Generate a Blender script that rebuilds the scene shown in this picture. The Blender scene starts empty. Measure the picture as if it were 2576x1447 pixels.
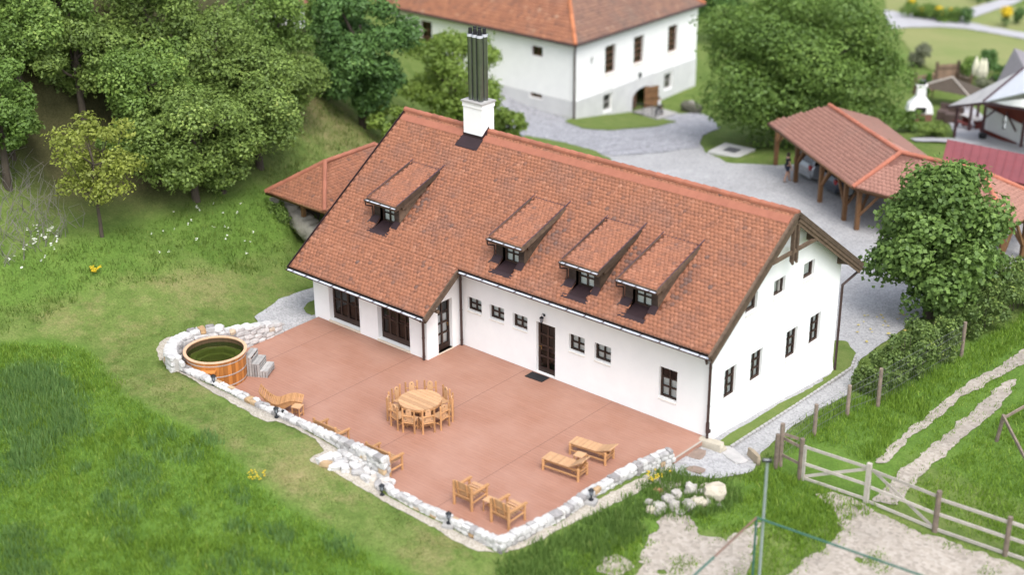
import bpy, bmesh, math, random
import numpy as np
from mathutils import Vector, Matrix
R = math.radians
random.seed(7)
rng = np.random.default_rng(7)

# ------------------------------------------------------------------ camera, sky, sun, exposure
scene = bpy.context.scene
col = scene.collection
CAM = (24.34, -38.18, 25.535)
YAW, PITCH, ROLL, FPX = R(40.894), R(-23.936), R(-0.4715), 3779.9     # FPX: focal length for a 2576 px wide frame
cam_data = bpy.data.cameras.new('camera')
cam = bpy.data.objects.new('camera', cam_data)
col.objects.link(cam)
scene.camera = cam
cam_data.sensor_width = 36.0
cam_data.lens = FPX / 2576.0 * 36.0
cam_data.clip_end = 2000
cam_data.dof.use_dof = True
cam_data.dof.focus_distance = 57.0
cam_data.dof.aperture_fstop = 0.165
fw = np.array([-math.sin(YAW)*math.cos(PITCH), math.cos(YAW)*math.cos(PITCH), math.sin(PITCH)])
rt0 = np.array([math.cos(YAW), math.sin(YAW), 0.0])
up0 = np.cross(rt0, fw)
rt = math.cos(ROLL)*rt0 + math.sin(ROLL)*up0
up = -math.sin(ROLL)*rt0 + math.cos(ROLL)*up0
M = Matrix(((rt[0], up[0], -fw[0], CAM[0]), (rt[1], up[1], -fw[1], CAM[1]), (rt[2], up[2], -fw[2], CAM[2]), (0, 0, 0, 1)))
cam.matrix_world = M

SUN_EL, SUN_AZ = R(58), R(-32)          # azimuth of the sun measured from +X, counter-clockwise
world = bpy.data.worlds.new('World')
scene.world = world
world.use_nodes = True
wn = world.node_tree
for n in list(wn.nodes): wn.nodes.remove(n)
w_out = wn.nodes.new('ShaderNodeOutputWorld'); w_bg = wn.nodes.new('ShaderNodeBackground')
w_sky = wn.nodes.new('ShaderNodeTexSky'); w_hsv = wn.nodes.new('ShaderNodeHueSaturation')
w_sky.sky_type = 'NISHITA'; w_sky.sun_disc = False
w_sky.sun_elevation = SUN_EL; w_sky.sun_rotation = R(90) - SUN_AZ
w_sky.air_density = 1.0; w_sky.dust_density = 3.0
w_hsv.inputs['Saturation'].default_value = 0.45      # veiled, nearly colourless sky
wn.links.new(w_sky.outputs[0], w_hsv.inputs['Color'])
wn.links.new(w_hsv.outputs[0], w_bg.inputs['Color'])
wn.links.new(w_bg.outputs[0], w_out.inputs['Surface'])
w_bg.inputs['Strength'].default_value = 0.15
sun_data = bpy.data.lights.new('sun', 'SUN')
sun_data.energy = 0.72; sun_data.angle = R(30); sun_data.color = (1.0, 0.985, 0.955)
sun = bpy.data.objects.new('sun', sun_data); col.objects.link(sun)
sd = Vector((math.cos(SUN_EL)*math.cos(SUN_AZ), math.cos(SUN_EL)*math.sin(SUN_AZ), math.sin(SUN_EL)))
sun.rotation_euler = sd.to_track_quat('Z', 'Y').to_euler()
sun.location = (0, 0, 60)
scene.view_settings.view_transform = 'Standard'
scene.view_settings.look = 'None'
scene.view_settings.exposure = 1.3
scene.view_settings.gamma = 1.0
scene.view_settings.use_curve_mapping = False
#---MATH---
# ------------------------------------------------------------------ terrain
C0 = np.array(CAM)
def ray(px, py):
    return fw + rt*((px-1288.0)/FPX) - up*((py-723.5)/FPX)
def atz(px, py, z):
    """world point seen at a picture point, at height z (used to survey the site)"""
    d = ray(px, py); return C0 + d*((z-C0[2])/d[2])
SU = np.array([-math.sin(YAW), math.cos(YAW)]); TU = np.array([math.cos(YAW), math.sin(YAW)])
SURVEY = [
 (1784,1114,-.25),(2093,938,-.85),(1700,1170,-.18),(1255,1378,-.05),(1950,413,-2.3),(2152,578,-1.75),(1440,300,-4.8),
 (1700,350,-3.5),(1560,385,-3.1),(1755,212,-5.7),(1585,282,-5.85),(1655,292,-5.75),(1690,250,-5.75),(1520,292,-5.35),(1700,305,-5.4),(1290,245,-4.5),(2300,30,-6.8),(2250,150,-5.8),(2500,60,-6.6),(2400,330,-3.6),
 (2576,650,-1.6),(2500,850,-1.05),(2576,1000,-.8),(2050,1090,-.5),(1955,1190,-.5),(2190,1260,-.6),(2535,1400,-.7),(2576,1447,-.7),
 (2000,1447,-.6),(1600,1447,-.55),(1310,1420,-.2),(1480,1275,.03),(1600,1205,.0),(1500,1320,-.12),(1900,1180,-.4),
 (470,915,.72),(430,925,.75),(400,870,.75),(600,1005,.76),(700,1065,.74),(800,1125,.68),(780,1150,.66),(850,1165,.5),(905,1190,.28),(965,1240,.02),(1130,1325,-.02),(1220,1380,-.1),
 (900,1280,.1),(700,1300,0),(0,1447,-.9),(500,1447,-.6),(1000,1440,-.35),(0,1100,.4),(300,1000,.75),(300,800,1.1),(560,830,.75),(520,840,.8),
 (720,760,.12),(790,800,-.04),(690,830,.08),(700,600,1.1),(400,600,2.3),(258,597,2.8),(0,700,2.2),(600,420,3.2),(100,300,6),(400,200,6.5),
 (700,200,4.5),(780,560,1.0),(930,330,1.2),(1000,230,-.8),(1100,220,-2.6),(0,0,11),(600,0,7.5),(900,90,2.0),(1500,-80,-7),(2200,-60,-7.5)]
_P = np.array([atz(a, b, z) for a, b, z in SURVEY])
def _tps(d2):
    return np.where(d2 > 1e-9, d2*np.log(np.maximum(d2, 1e-9)), 0.0)*0.5
_n = len(_P); _A = np.zeros((_n+3, _n+3))
_d2 = ((_P[:, None, :2]-_P[None, :, :2])**2).sum(-1)
_A[:_n, :_n] = _tps(_d2) + np.eye(_n)*1.5
_A[:_n, _n] = 1; _A[:_n, _n+1:] = _P[:, :2]; _A[_n, :_n] = 1; _A[_n+1:, :_n] = _P[:, :2].T
_w = np.linalg.solve(_A, np.concatenate([_P[:, 2], np.zeros(3)]))
DECK = [(-17.42, 0.02), (-17.42, -6.3), (-17.75, -7.6), (-17.5, -9.12), (-6.1, -9.12), (-5.95, -9.53), (-1.02, -9.50), (-.85, -8.4), (-.68, -7.0), (-.70, -5.5), (-.60, -4.2), (-.42, -3.05), (0.03, -1.95), (0.06, 0.02)]
DECKCUT = [(-17.66, .02), (-17.66, -6.3), (-17.95, -7.6), (-17.7, -9.25), (-6.1, -9.25), (-5.95, -9.6), (-.98, -9.58), (-.75, -8.4), (-.58, -7.0), (-.60, -5.5), (-.5, -4.2), (-.32, -3.05), (.1, -1.95), (.1, .02)]
PIT = [(-24.05, 2.75), (-23.1, 1.75), (-21.9, .9), (-20.4, .25), (-18.3, .6), (-18.3, 8.2), (-24.2, 8.2)]
def inside(poly, x, y):
    x = np.asarray(x, float); y = np.asarray(y, float); r = np.zeros(x.shape, bool); n = len(poly)
    for i in range(n):
        x0, y0 = poly[i][:2]; x1, y1 = poly[(i+1) % n][:2]
        if y0 == y1: continue
        c = (y0 > y) != (y1 > y)
        r ^= c & (x < (x1-x0)*(y-y0)/(y1-y0)+x0)
    return r
def ground(x, y, cut=True):
    x = np.asarray(x, float); y = np.asarray(y, float); sh = x.shape; X = np.stack([x.ravel(), y.ravel()], 1)
    s = X@SU; t = X@TU                          # clamp far outside the surveyed site
    lim = 1.0
    sc_ = np.clip(s, -20, 95); tc = np.clip(t, -48, 40)
    Xc = sc_[:, None]*SU+tc[:, None]*TU
    z = np.empty(len(X))
    for i in range(0, len(X), 20000):
        q = Xc[i:i+20000]; d2 = ((q[:, None]-_P[None, :, :2])**2).sum(-1)
        z[i:i+20000] = _tps(d2)@_w[:_n]+_w[_n]+q@_w[_n+1:]
    if cut:
        z = np.where(inside(PIT, X[:, 0], X[:, 1]), np.minimum(z, .25), z)
        z = np.where(inside(DECKCUT, X[:, 0], X[:, 1]), np.minimum(z, -.2), z)
    return z.reshape(sh)
def gz(x, y): return float(ground(np.array([x]), np.array([y]), False)[0])
def at(px, py, lift=0.0):
    """point of the terrain seen at a picture point"""
    d = ray(px, py); lo = 25.0; z = None
    ts = np.linspace(25, 220, 600); Q = C0+d*ts[:, None]
    h = Q[:, 2]-lift-ground(Q[:, 0], Q[:, 1], False)
    k = np.argmax(h < 0) if (h < 0).any() else len(ts)-1
    a, b = ts[max(k-1, 0)], ts[k]
    for _ in range(12):
        m = (a+b)/2; q = C0+d*m
        if q[2]-lift-gz(q[0], q[1]) < 0: b = m
        else: a = m
    return C0+d*b
def hgt(b, px, py):
    """height above point b of the picture point px,py on the vertical through b"""
    d = ray(px, py); t = ((b-C0)[:2]@d[:2])/(d[:2]@d[:2]); return (C0+d*t)[2]-b[2]
def onp(px, py, ax, v):
    d = ray(px, py); return C0+d*((v-C0[ax])/d[ax])
#---ENDMATH---
# ------------------------------------------------------------------ helpers
def tag(o, label=None, cat=None, group=None, kind=None):
    if label: o['label'] = label
    if cat: o['category'] = cat
    if group: o['group'] = group
    if kind: o['kind'] = kind
    return o
def thing(name, label, cat, loc=(0, 0, 0), rz=0.0, group=None):
    o = bpy.data.objects.new(name, None); col.objects.link(o)
    o.empty_display_size = .2
    o.location = loc; o.rotation_euler = (0, 0, rz)
    return tag(o, label, cat, group)
def copy_tree(o, parent=None):
    c = o.copy(); col.objects.link(c)
    if parent is not None: c.parent = parent
    for ch in list(o.children): copy_tree(ch, c)
    return c
def bulk(name, V, F, mat, var=None, parent=None, smooth=False, loc=None, attrs=None, mi=None):
    """mesh from numpy arrays; F is (m,k) with one face size"""
    me = bpy.data.meshes.new(name)
    V = np.asarray(V, np.float32); F = np.asarray(F, np.int32); k = F.shape[1]
    me.vertices.add(len(V)); me.vertices.foreach_set('co', V.ravel())
    me.loops.add(F.size); me.loops.foreach_set('vertex_index', F.ravel())
    me.polygons.add(len(F)); me.polygons.foreach_set('loop_start', np.arange(0, F.size, k, dtype=np.int32))
    me.polygons.foreach_set('loop_total', np.full(len(F), k, np.int32))
    if smooth: me.polygons.foreach_set('use_smooth', np.ones(len(F), bool))
    me.update(calc_edges=True)
    if var is not None:
        a = me.attributes.new('var', 'FLOAT', 'FACE'); a.data.foreach_set('value', np.asarray(var, np.float32))
    for nm, arr in (attrs or {}).items():
        a = me.attributes.new(nm, 'FLOAT', 'POINT'); a.data.foreach_set('value', np.asarray(arr, np.float32))
    for m in (mat if isinstance(mat, (list, tuple)) else [mat]): me.materials.append(m)
    if mi is not None: me.polygons.foreach_set('material_index', np.asarray(mi, np.int32))
    o = bpy.data.objects.new(name, me); col.objects.link(o)
    if parent is not None: o.parent = parent
    if loc is not None: o.location = loc
    return o
class MB:
    def __init__(s): s.v = []; s.f = []; s.var = []; s.mi = []
    def add(s, vs, fs, var=None, m=0):
        b = len(s.v); s.v += [tuple(map(float, p)) for p in vs]
        for f in fs:
            s.f.append(tuple(b+i for i in f)); s.var.append(random.random() if var is None else var); s.mi.append(m)
        return s
    def box(s, c, d, rz=0.0, var=None, m=0, rx=0.0, ry=0.0):
        mt = Matrix.Rotation(rz, 3, 'Z') @ Matrix.Rotation(ry, 3, 'Y') @ Matrix.Rotation(rx, 3, 'X'); c = Vector(c); vs = []
        for z in (-1, 1):
            for x, y in ((-1, -1), (1, -1), (1, 1), (-1, 1)):
                vs.append(c + mt @ Vector((x*d[0]/2, y*d[1]/2, z*d[2]/2)))
        v = random.random() if var is None else var
        return s.add(vs, [(3, 2, 1, 0), (4, 5, 6, 7), (0, 1, 5, 4), (1, 2, 6, 5), (2, 3, 7, 6), (3, 0, 4, 7)], v, m)
    def bb(s, x0, y0, z0, x1, y1, z1, var=None, m=0):
        return s.box(((x0+x1)/2, (y0+y1)/2, (z0+z1)/2), (abs(x1-x0), abs(y1-y0), abs(z1-z0)), 0, var, m)
    def bar(s, p0, p1, r0, r1=None, n=8, var=None, m=0, cap=True):
        p0 = Vector(p0); p1 = Vector(p1); r1 = r0 if r1 is None else r1; d = (p1-p0)
        if d.length < 1e-6: return s
        d.normalize(); a = d.orthogonal().normalized(); b = d.cross(a); vs = []
        for p, r in ((p0, r0), (p1, r1)):
            for i in range(n):
                t = 2*math.pi*i/n; vs.append(p+a*math.cos(t)*r+b*math.sin(t)*r)
        fs = [(i, (i+1) % n, n+(i+1) % n, n+i) for i in range(n)]
        if cap: fs += [tuple(range(n-1, -1, -1)), tuple(range(n, 2*n))]
        return s.add(vs, fs, random.random() if var is None else var, m)
    def tube(s, pts, r, n=8, var=None, m=0):
        for a, b in zip(pts[:-1], pts[1:]): s.bar(a, b, r, r, n, var, m)
        return s
    def beam(s, p0, p1, w, h, upv=(0, 0, 1), var=None, m=0):
        p0 = Vector(p0); p1 = Vector(p1); d = (p1-p0).normalized(); u = Vector(upv)
        side = d.cross(u)
        if side.length < 1e-4: side = d.orthogonal()
        side.normalize(); u = side.cross(d).normalized(); vs = []
        for p in (p0, p1):
            for a, b in ((-1, -1), (1, -1), (1, 1), (-1, 1)): vs.append(p+side*a*w/2+u*b*h/2)
        return s.add(vs, [(0, 1, 2, 3), (7, 6, 5, 4), (0, 4, 5, 1), (1, 5, 6, 2), (2, 6, 7, 3), (3, 7, 4, 0)], random.random() if var is None else var, m)
    def ext(s, poly, vec, var=None, m=0):
        vec = Vector(vec); a = [Vector(p) for p in poly]; n = len(a)
        return s.add(a+[p+vec for p in a], [tuple(range(n-1, -1, -1)), tuple(range(n, 2*n))]+[(i, (i+1) % n, n+(i+1) % n, n+i) for i in range(n)],
                     random.random() if var is None else var, m)
    def lathe(s, prof, c=(0, 0, 0), n=16, var=None, m=0, closed=False):
        vs = []
        for r, z in prof:
            for i in range(n):
                t = 2*math.pi*i/n; vs.append((c[0]+r*math.cos(t), c[1]+r*math.sin(t), c[2]+z))
        fs = []
        for j in range(len(prof)-1):
            for i in range(n): fs.append((j*n+i, j*n+(i+1) % n, (j+1)*n+(i+1) % n, (j+1)*n+i))
        if closed: fs += [tuple(range(n-1, -1, -1)), tuple(range((len(prof)-1)*n, len(prof)*n))]
        return s.add(vs, fs, var, m)
    def quad(s, a, b, c, d, var=None, m=0): return s.add([a, b, c, d], [(0, 1, 2, 3)], var, m)
    def rock(s, c, d, rz=0.0, rough=.12, var=None, m=0, pw=5.5):
        vs = []; idx = {}; mt = Matrix.Rotation(rz, 3, 'Z') @ Matrix.Rotation(random.uniform(-.12, .12), 3, 'X')
        for i in (-1, -.33, .33, 1):
            for j in (-1, -.33, .33, 1):
                for k in (-1, -.33, .33, 1):
                    if max(abs(i), abs(j), abs(k)) < 1: continue
                    n = (abs(i)**pw+abs(j)**pw+abs(k)**pw)**(1/pw); q = 1/n*(1+random.uniform(-rough, rough))
                    idx[(i, j, k)] = len(vs)
                    vs.append(Vector(c)+mt @ Vector((i*q*d[0]/2, j*q*d[1]/2, k*q*d[2]/2)))
        L = (-1, -.33, .33, 1); fs = []
        for a in range(3):
            for sgn in (-1, 1):
                for p in range(3):
                    for q in range(3):
                        def key(x, y):
                            t = [0, 0, 0]; t[a] = sgn; t[(a+1) % 3] = L[x]; t[(a+2) % 3] = L[y]; return idx[tuple(t)]
                        f = (key(p, q), key(p+1, q), key(p+1, q+1), key(p, q+1)); fs.append(f if sgn > 0 else f[::-1])
        return s.add(vs, fs, random.random() if var is None else var, m)
    def build(s, name, mat, parent=None, smooth=False, loc=None, rz=None):
        me = bpy.data.meshes.new(name); me.from_pydata(s.v, [], s.f)
        a = me.attributes.new('var', 'FLOAT', 'FACE'); a.data.foreach_set('value', np.array(s.var, np.float32))
        for m_ in (mat if isinstance(mat, (list, tuple)) else [mat]): me.materials.append(m_)
        if len(me.materials) > 1: me.polygons.foreach_set('material_index', np.array(s.mi, np.int32))
        if smooth: me.polygons.foreach_set('use_smooth', np.ones(len(me.polygons), bool))
        me.update()
        o = bpy.data.objects.new(name, me); col.objects.link(o)
        if parent is not None: o.parent = parent
        if loc is not None: o.location = loc
        if rz is not None: o.rotation_euler = (0, 0, rz)
        return o

# ------------------------------------------------------------------ materials
MAT = {}
def nodes(name):
    m = bpy.data.materials.new(name); m.use_nodes = True; t = m.node_tree
    return m, t, t.nodes['Principled BSDF'], t.nodes.new, t.links.new
def ramp(new, stops):
    r = new('ShaderNodeValToRGB'); e = r.color_ramp.elements
    while len(e) < len(stops): e.new(.5)
    for q, (p, c) in zip(e, stops): q.position = p; q.color = (c[0], c[1], c[2], 1)
    return r
def mat(name, c1, c2=None, rough=.75, scale=4.0, var=0.0, bump=0.0, metal=0.0, spec=.3, detail=5, stretch=None, bscale=None, bdist=.02):
    if name in MAT: return MAT[name]
    m, t, b, new, lk = nodes(name); c2 = c2 or tuple(x*.8 for x in c1)
    tc = new('ShaderNodeTexCoord'); mp = new('ShaderNodeMapping'); lk(tc.outputs['Object'], mp.inputs[0])
    if stretch: mp.inputs['Scale'].default_value = stretch
    nz = new('ShaderNodeTexNoise'); nz.inputs['Scale'].default_value = scale; nz.inputs['Detail'].default_value = detail; nz.inputs['Roughness'].default_value = .65
    lk(mp.outputs[0], nz.inputs['Vector'])
    rp = ramp(new, [(.3, c1), (.7, c2)]); lk(nz.outputs['Fac'], rp.inputs[0]); out = rp.outputs[0]
    if var:
        at_ = new('ShaderNodeAttribute'); at_.attribute_name = 'var'
        mr = new('ShaderNodeMapRange'); mr.inputs['To Min'].default_value = 1-var; mr.inputs['To Max'].default_value = 1+var
        lk(at_.outputs['Fac'], mr.inputs['Value'])
        mx = new('ShaderNodeMix'); mx.data_type = 'RGBA'; mx.blend_type = 'MULTIPLY'; mx.inputs['Factor'].default_value = 1
        lk(out, mx.inputs['A']); lk(mr.outputs[0], mx.inputs['B']); out = mx.outputs['Result']
    lk(out, b.inputs['Base Color'])
    b.inputs['Roughness'].default_value = rough; b.inputs['Metallic'].default_value = metal
    b.inputs['Specular IOR Level'].default_value = spec
    if bump:
        nb = new('ShaderNodeTexNoise'); nb.inputs['Scale'].default_value = bscale or scale*4; nb.inputs['Detail'].default_value = 6; lk(mp.outputs[0], nb.inputs['Vector'])
        bp = new('ShaderNodeBump'); bp.inputs['Strength'].default_value = bump; bp.inputs['Distance'].default_value = bdist
        lk(nb.outputs['Fac'], bp.inputs['Height']); lk(bp.outputs[0], b.inputs['Normal'])
    MAT[name] = m
    return m
def leafmat(name, dark, light, trans=.3, tip=None):
    m, t, b, new, lk = nodes(name)
    a = new('ShaderNodeAttribute'); a.attribute_name = 'var'
    st = [(0.0, dark), (.65, tuple((x+y)/2 for x, y in zip(dark, light))), (1.0, light)]
    if tip: st = [(0.0, dark), (.6, tuple((x+y)/2 for x, y in zip(dark, light))), (.9, light), (1.0, tip)]
    r = ramp(new, st); lk(a.outputs['Fac'], r.inputs[0])
    df = new('ShaderNodeBsdfDiffuse'); tr = new('ShaderNodeBsdfTranslucent'); mx = new('ShaderNodeMixShader'); mx.inputs[0].default_value = trans
    lk(r.outputs[0], df.inputs[0]); lk(r.outputs[0], tr.inputs[0]); lk(df.outputs[0], mx.inputs[1]); lk(tr.outputs[0], mx.inputs[2])
    gl = new('ShaderNodeBsdfGlossy'); gl.inputs['Roughness'].default_value = .5; gl.inputs[0].default_value = (.9, .95, 1, 1)
    m2 = new('ShaderNodeMixShader'); m2.inputs[0].default_value = .015; lk(mx.outputs[0], m2.inputs[1]); lk(gl.outputs[0], m2.inputs[2])
    lk(m2.outputs[0], t.nodes['Material Output'].inputs['Surface']); t.nodes.remove(b)
    MAT[name] = m; return m

WHITE = mat('white_render', (.83, .83, .82), (.78, .78, .775), rough=.9, scale=1.3, bump=.12, bscale=30, bdist=.01)
PLINTH = mat('grey_render', (.62, .62, .62), (.52, .52, .53), rough=.9, scale=.9, bump=.2, bscale=12)
DARKWOOD = mat('dark_stained_wood', (.050, .028, .020), (.028, .016, .012), rough=.55, scale=3, stretch=(1, 1, 1), var=.35, bump=.15)
OLDWOOD = mat('weathered_brown_wood', (.13, .088, .06), (.06, .04, .028), rough=.75, scale=6, var=.4, bump=.3)
SHEET = mat('brown_sheet_metal', (.034, .019, .022), (.025, .015, .017), rough=.55, spec=.25, scale=2, var=.15)
TRIM = mat('purple_brown_trim', (.085, .050, .065), (.065, .038, .05), rough=.5, spec=.3)
GUTTER = mat('brown_gutter', (.055, .030, .026), (.04, .022, .02), rough=.35, spec=.5)
ZINC = mat('pale_gutter_inside', (.50, .52, .56), (.44, .46, .5), rough=.6)
STEEL = mat('dull_steel_pipe', (.27, .28, .28), (.20, .21, .21), rough=.25, metal=.9)
GALV = mat('galvanised_steel', (.42, .47, .50), (.33, .38, .41), rough=.45, metal=.5)
LOG = mat('honey_log_wood', (.47, .255, .115), (.39, .20, .085), rough=.65, scale=7, var=.2, bump=.1)
LOGTOP = mat('pale_plank_wood', (.50, .30, .165), (.43, .25, .13), rough=.6, scale=7, var=.15)
CEDAR = mat('orange_cedar_staves', (.46, .185, .045), (.34, .125, .03), rough=.5, scale=3, stretch=(5, 5, .6), var=.25)
GREYWOOD = mat('grey_weathered_boards', (.40, .385, .365), (.27, .26, .25), rough=.85, scale=8, var=.25, bump=.2)
FENCEWOOD = mat('grey_brown_fence_wood', (.27, .21, .165), (.14, .11, .09), rough=.85, scale=5, var=.3, bump=.3)
RAILWOOD = mat('pale_fence_rail', (.48, .44, .39), (.36, .32, .28), rough=.85, scale=5, var=.2)
POSTWOOD = mat('brown_carport_timber', (.20, .105, .048), (.13, .065, .03), rough=.65, scale=5, var=.25)
BLACK = mat('black_metal', (.02, .022, .026), (.014, .015, .018), rough=.4, metal=.3)
LAMPGLASS = mat('smoky_lamp_glass', (.30, .32, .36), (.24, .26, .29), rough=.12, spec=.6)
CURTAIN = mat('white_net_curtain', (.86, .86, .84), (.66, .67, .65), rough=.9, scale=3, stretch=(16, 16, .25))
SILL = mat('beige_stone_sill', (.66, .58, .46), (.60, .52, .42), rough=.7, scale=5)
STRAW = mat('cream_render_sill', (.74, .70, .64), (.70, .66, .6), rough=.85, scale=4)
CONC = mat('grey_concrete', (.38, .37, .355), (.30, .29, .28), rough=.9, scale=6, bump=.2)
RUBBER = mat('black_rubber', (.02, .02, .022), (.014, .014, .015), rough=.8)
BARK = mat('grey_brown_bark', (.10, .08, .06), (.05, .04, .032), rough=.95, scale=6, stretch=(1, 1, .3), bump=.5)
MAROON = mat('maroon_sheet_roof', (.21, .055, .06), (.17, .045, .05), rough=.5, scale=1.5, var=.1)
GREENPIPE = mat('green_painted_pipe', (.03, .11, .085), (.05, .12, .09), rough=.5, scale=3)
RUSTPIPE = mat('rusty_pipe', (.20, .10, .075), (.13, .10, .08), rough=.7, scale=4)

def m_tiles(name, stops, patch=(.16, .10, .09), pamt=.55, scl=.55):
    m, t, b, new, lk = nodes(name)
    a = new('ShaderNodeAttribute'); a.attribute_name = 'var'
    r = ramp(new, stops); lk(a.outputs['Fac'], r.inputs[0])
    tc = new('ShaderNodeTexCoord'); n1 = new('ShaderNodeTexNoise'); n1.inputs['Scale'].default_value = scl; n1.inputs['Detail'].default_value = 7; n1.inputs['Roughness'].default_value = .7
    lk(tc.outputs['Object'], n1.inputs['Vector'])
    r1 = ramp(new, [(.50, (0, 0, 0)), (.72, (1, 1, 1))]); lk(n1.outputs['Fac'], r1.inputs[0])
    mm = new('ShaderNodeMath'); mm.operation = 'MULTIPLY'; mm.inputs[1].default_value = pamt; lk(r1.outputs[0], mm.inputs[0])
    mx = new('ShaderNodeMix'); mx.data_type = 'RGBA'; lk(mm.outputs[0], mx.inputs['Factor']); lk(r.outputs[0], mx.inputs['A']); mx.inputs['B'].default_value = (*patch, 1)
    n2 = new('ShaderNodeTexNoise'); n2.inputs['Scale'].default_value = 9; n2.inputs['Detail'].default_value = 4; lk(tc.outputs['Object'], n2.inputs['Vector'])
    mr = new('ShaderNodeMapRange'); mr.inputs['From Min'].default_value = .3; mr.inputs['From Max'].default_value = .7; mr.inputs['To Min'].default_value = .82; mr.inputs['To Max'].default_value = 1.15; lk(n2.outputs['Fac'], mr.inputs['Value'])
    m2 = new('ShaderNodeMix'); m2.data_type = 'RGBA'; m2.blend_type = 'MULTIPLY'; m2.inputs['Factor'].default_value = 1; lk(mx.outputs['Result'], m2.inputs['A']); lk(mr.outputs[0], m2.inputs['B'])
    lk(m2.outputs['Result'], b.inputs['Base Color']); b.inputs['Roughness'].default_value = .7; b.inputs['Specular IOR Level'].default_value = .25
    MAT[name] = m; return m
TILE = m_tiles('terracotta_tiles', [(0, (.15, .085, .068)), (.15, (.22, .098, .063)), (.5, (.285, .118, .068)), (.8, (.315, .134, .079)), (1, (.345, .16, .10))], patch=(.17, .10, .082), pamt=.6)
TILEOLD = m_tiles('old_clay_tiles', [(0, (.20, .10, .07)), (.4, (.30, .13, .08)), (.8, (.38, .165, .095)), (1, (.42, .24, .16))], patch=(.20, .14, .12), pamt=.6, scl=.3)
TILEPINK = m_tiles('smooth_pink_tiles', [(0, (.30, .15, .115)), (.5, (.33, .166, .127)), (1, (.355, .182, .14))], patch=(.26, .175, .145), pamt=.45, scl=.35)
TILEGREY = m_tiles('mossy_clay_tiles', [(0, (.15, .095, .075)), (.4, (.215, .12, .09)), (.8, (.265, .15, .105)), (1, (.30, .20, .15))], patch=(.15, .125, .11), pamt=.7, scl=.3)
RIDGE = mat('ridge_tiles', (.315, .120, .074), (.27, .100, .062), rough=.65, scale=4, var=.15)

def m_glass():
    m, t, b, new, lk = nodes('window_glass'); t.nodes.remove(b)
    tr = new('ShaderNodeBsdfTransparent'); tr.inputs[0].default_value = (.95, .97, .97, 1)
    gl = new('ShaderNodeBsdfGlossy'); gl.inputs['Roughness'].default_value = .02
    fr = new('ShaderNodeFresnel'); fr.inputs[0].default_value = 1.5
    mx = new('ShaderNodeMixShader'); lk(fr.outputs[0], mx.inputs[0]); lk(tr.outputs[0], mx.inputs[1]); lk(gl.outputs[0], mx.inputs[2])
    lk(mx.outputs[0], t.nodes['Material Output'].inputs['Surface']); MAT['glass'] = m; return m
GLASS = m_glass()

def m_stone():
    m, t, b, new, lk = nodes('pale_wall_stone')
    a = new('ShaderNodeAttribute'); a.attribute_name = 'var'
    r = ramp(new, [(0, (.24, .225, .22)), (.12, (.36, .345, .335)), (.34, (.49, .478, .466)), (.91, (.58, .566, .55)), (.945, (.48, .36, .23)), (1, (.36, .22, .10))])
    lk(a.outputs['Fac'], r.inputs[0])
    tc = new('ShaderNodeTexCoord'); n1 = new('ShaderNodeTexNoise'); n1.inputs['Scale'].default_value = 5; n1.inputs['Detail'].default_value = 8; n1.inputs['Roughness'].default_value = .7; lk(tc.outputs['Object'], n1.inputs['Vector'])
    mr = new('ShaderNodeMapRange'); mr.inputs['From Min'].default_value = .3; mr.inputs['From Max'].default_value = .7; mr.inputs['To Min'].default_value = .68; mr.inputs['To Max'].default_value = 1.15; lk(n1.outputs['Fac'], mr.inputs['Value'])
    m2 = new('ShaderNodeMix'); m2.data_type = 'RGBA'; m2.blend_type = 'MULTIPLY'; m2.inputs['Factor'].default_value = 1; lk(r.outputs[0], m2.inputs['A']); lk(mr.outputs[0], m2.inputs['B'])
    lk(m2.outputs['Result'], b.inputs['Base Color']); b.inputs['Roughness'].default_value = .9
    bp = new('ShaderNodeBump'); bp.inputs['Strength'].default_value = .5; bp.inputs['Distance'].default_value = .03; lk(n1.outputs['Fac'], bp.inputs['Height']); lk(bp.outputs[0], b.inputs['Normal'])
    MAT['stone'] = m; return m
STONE = m_stone()
MORTAR = mat('pale_mortar', (.46, .44, .41), (.34, .32, .30), rough=.95, scale=8, bump=.4)

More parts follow.
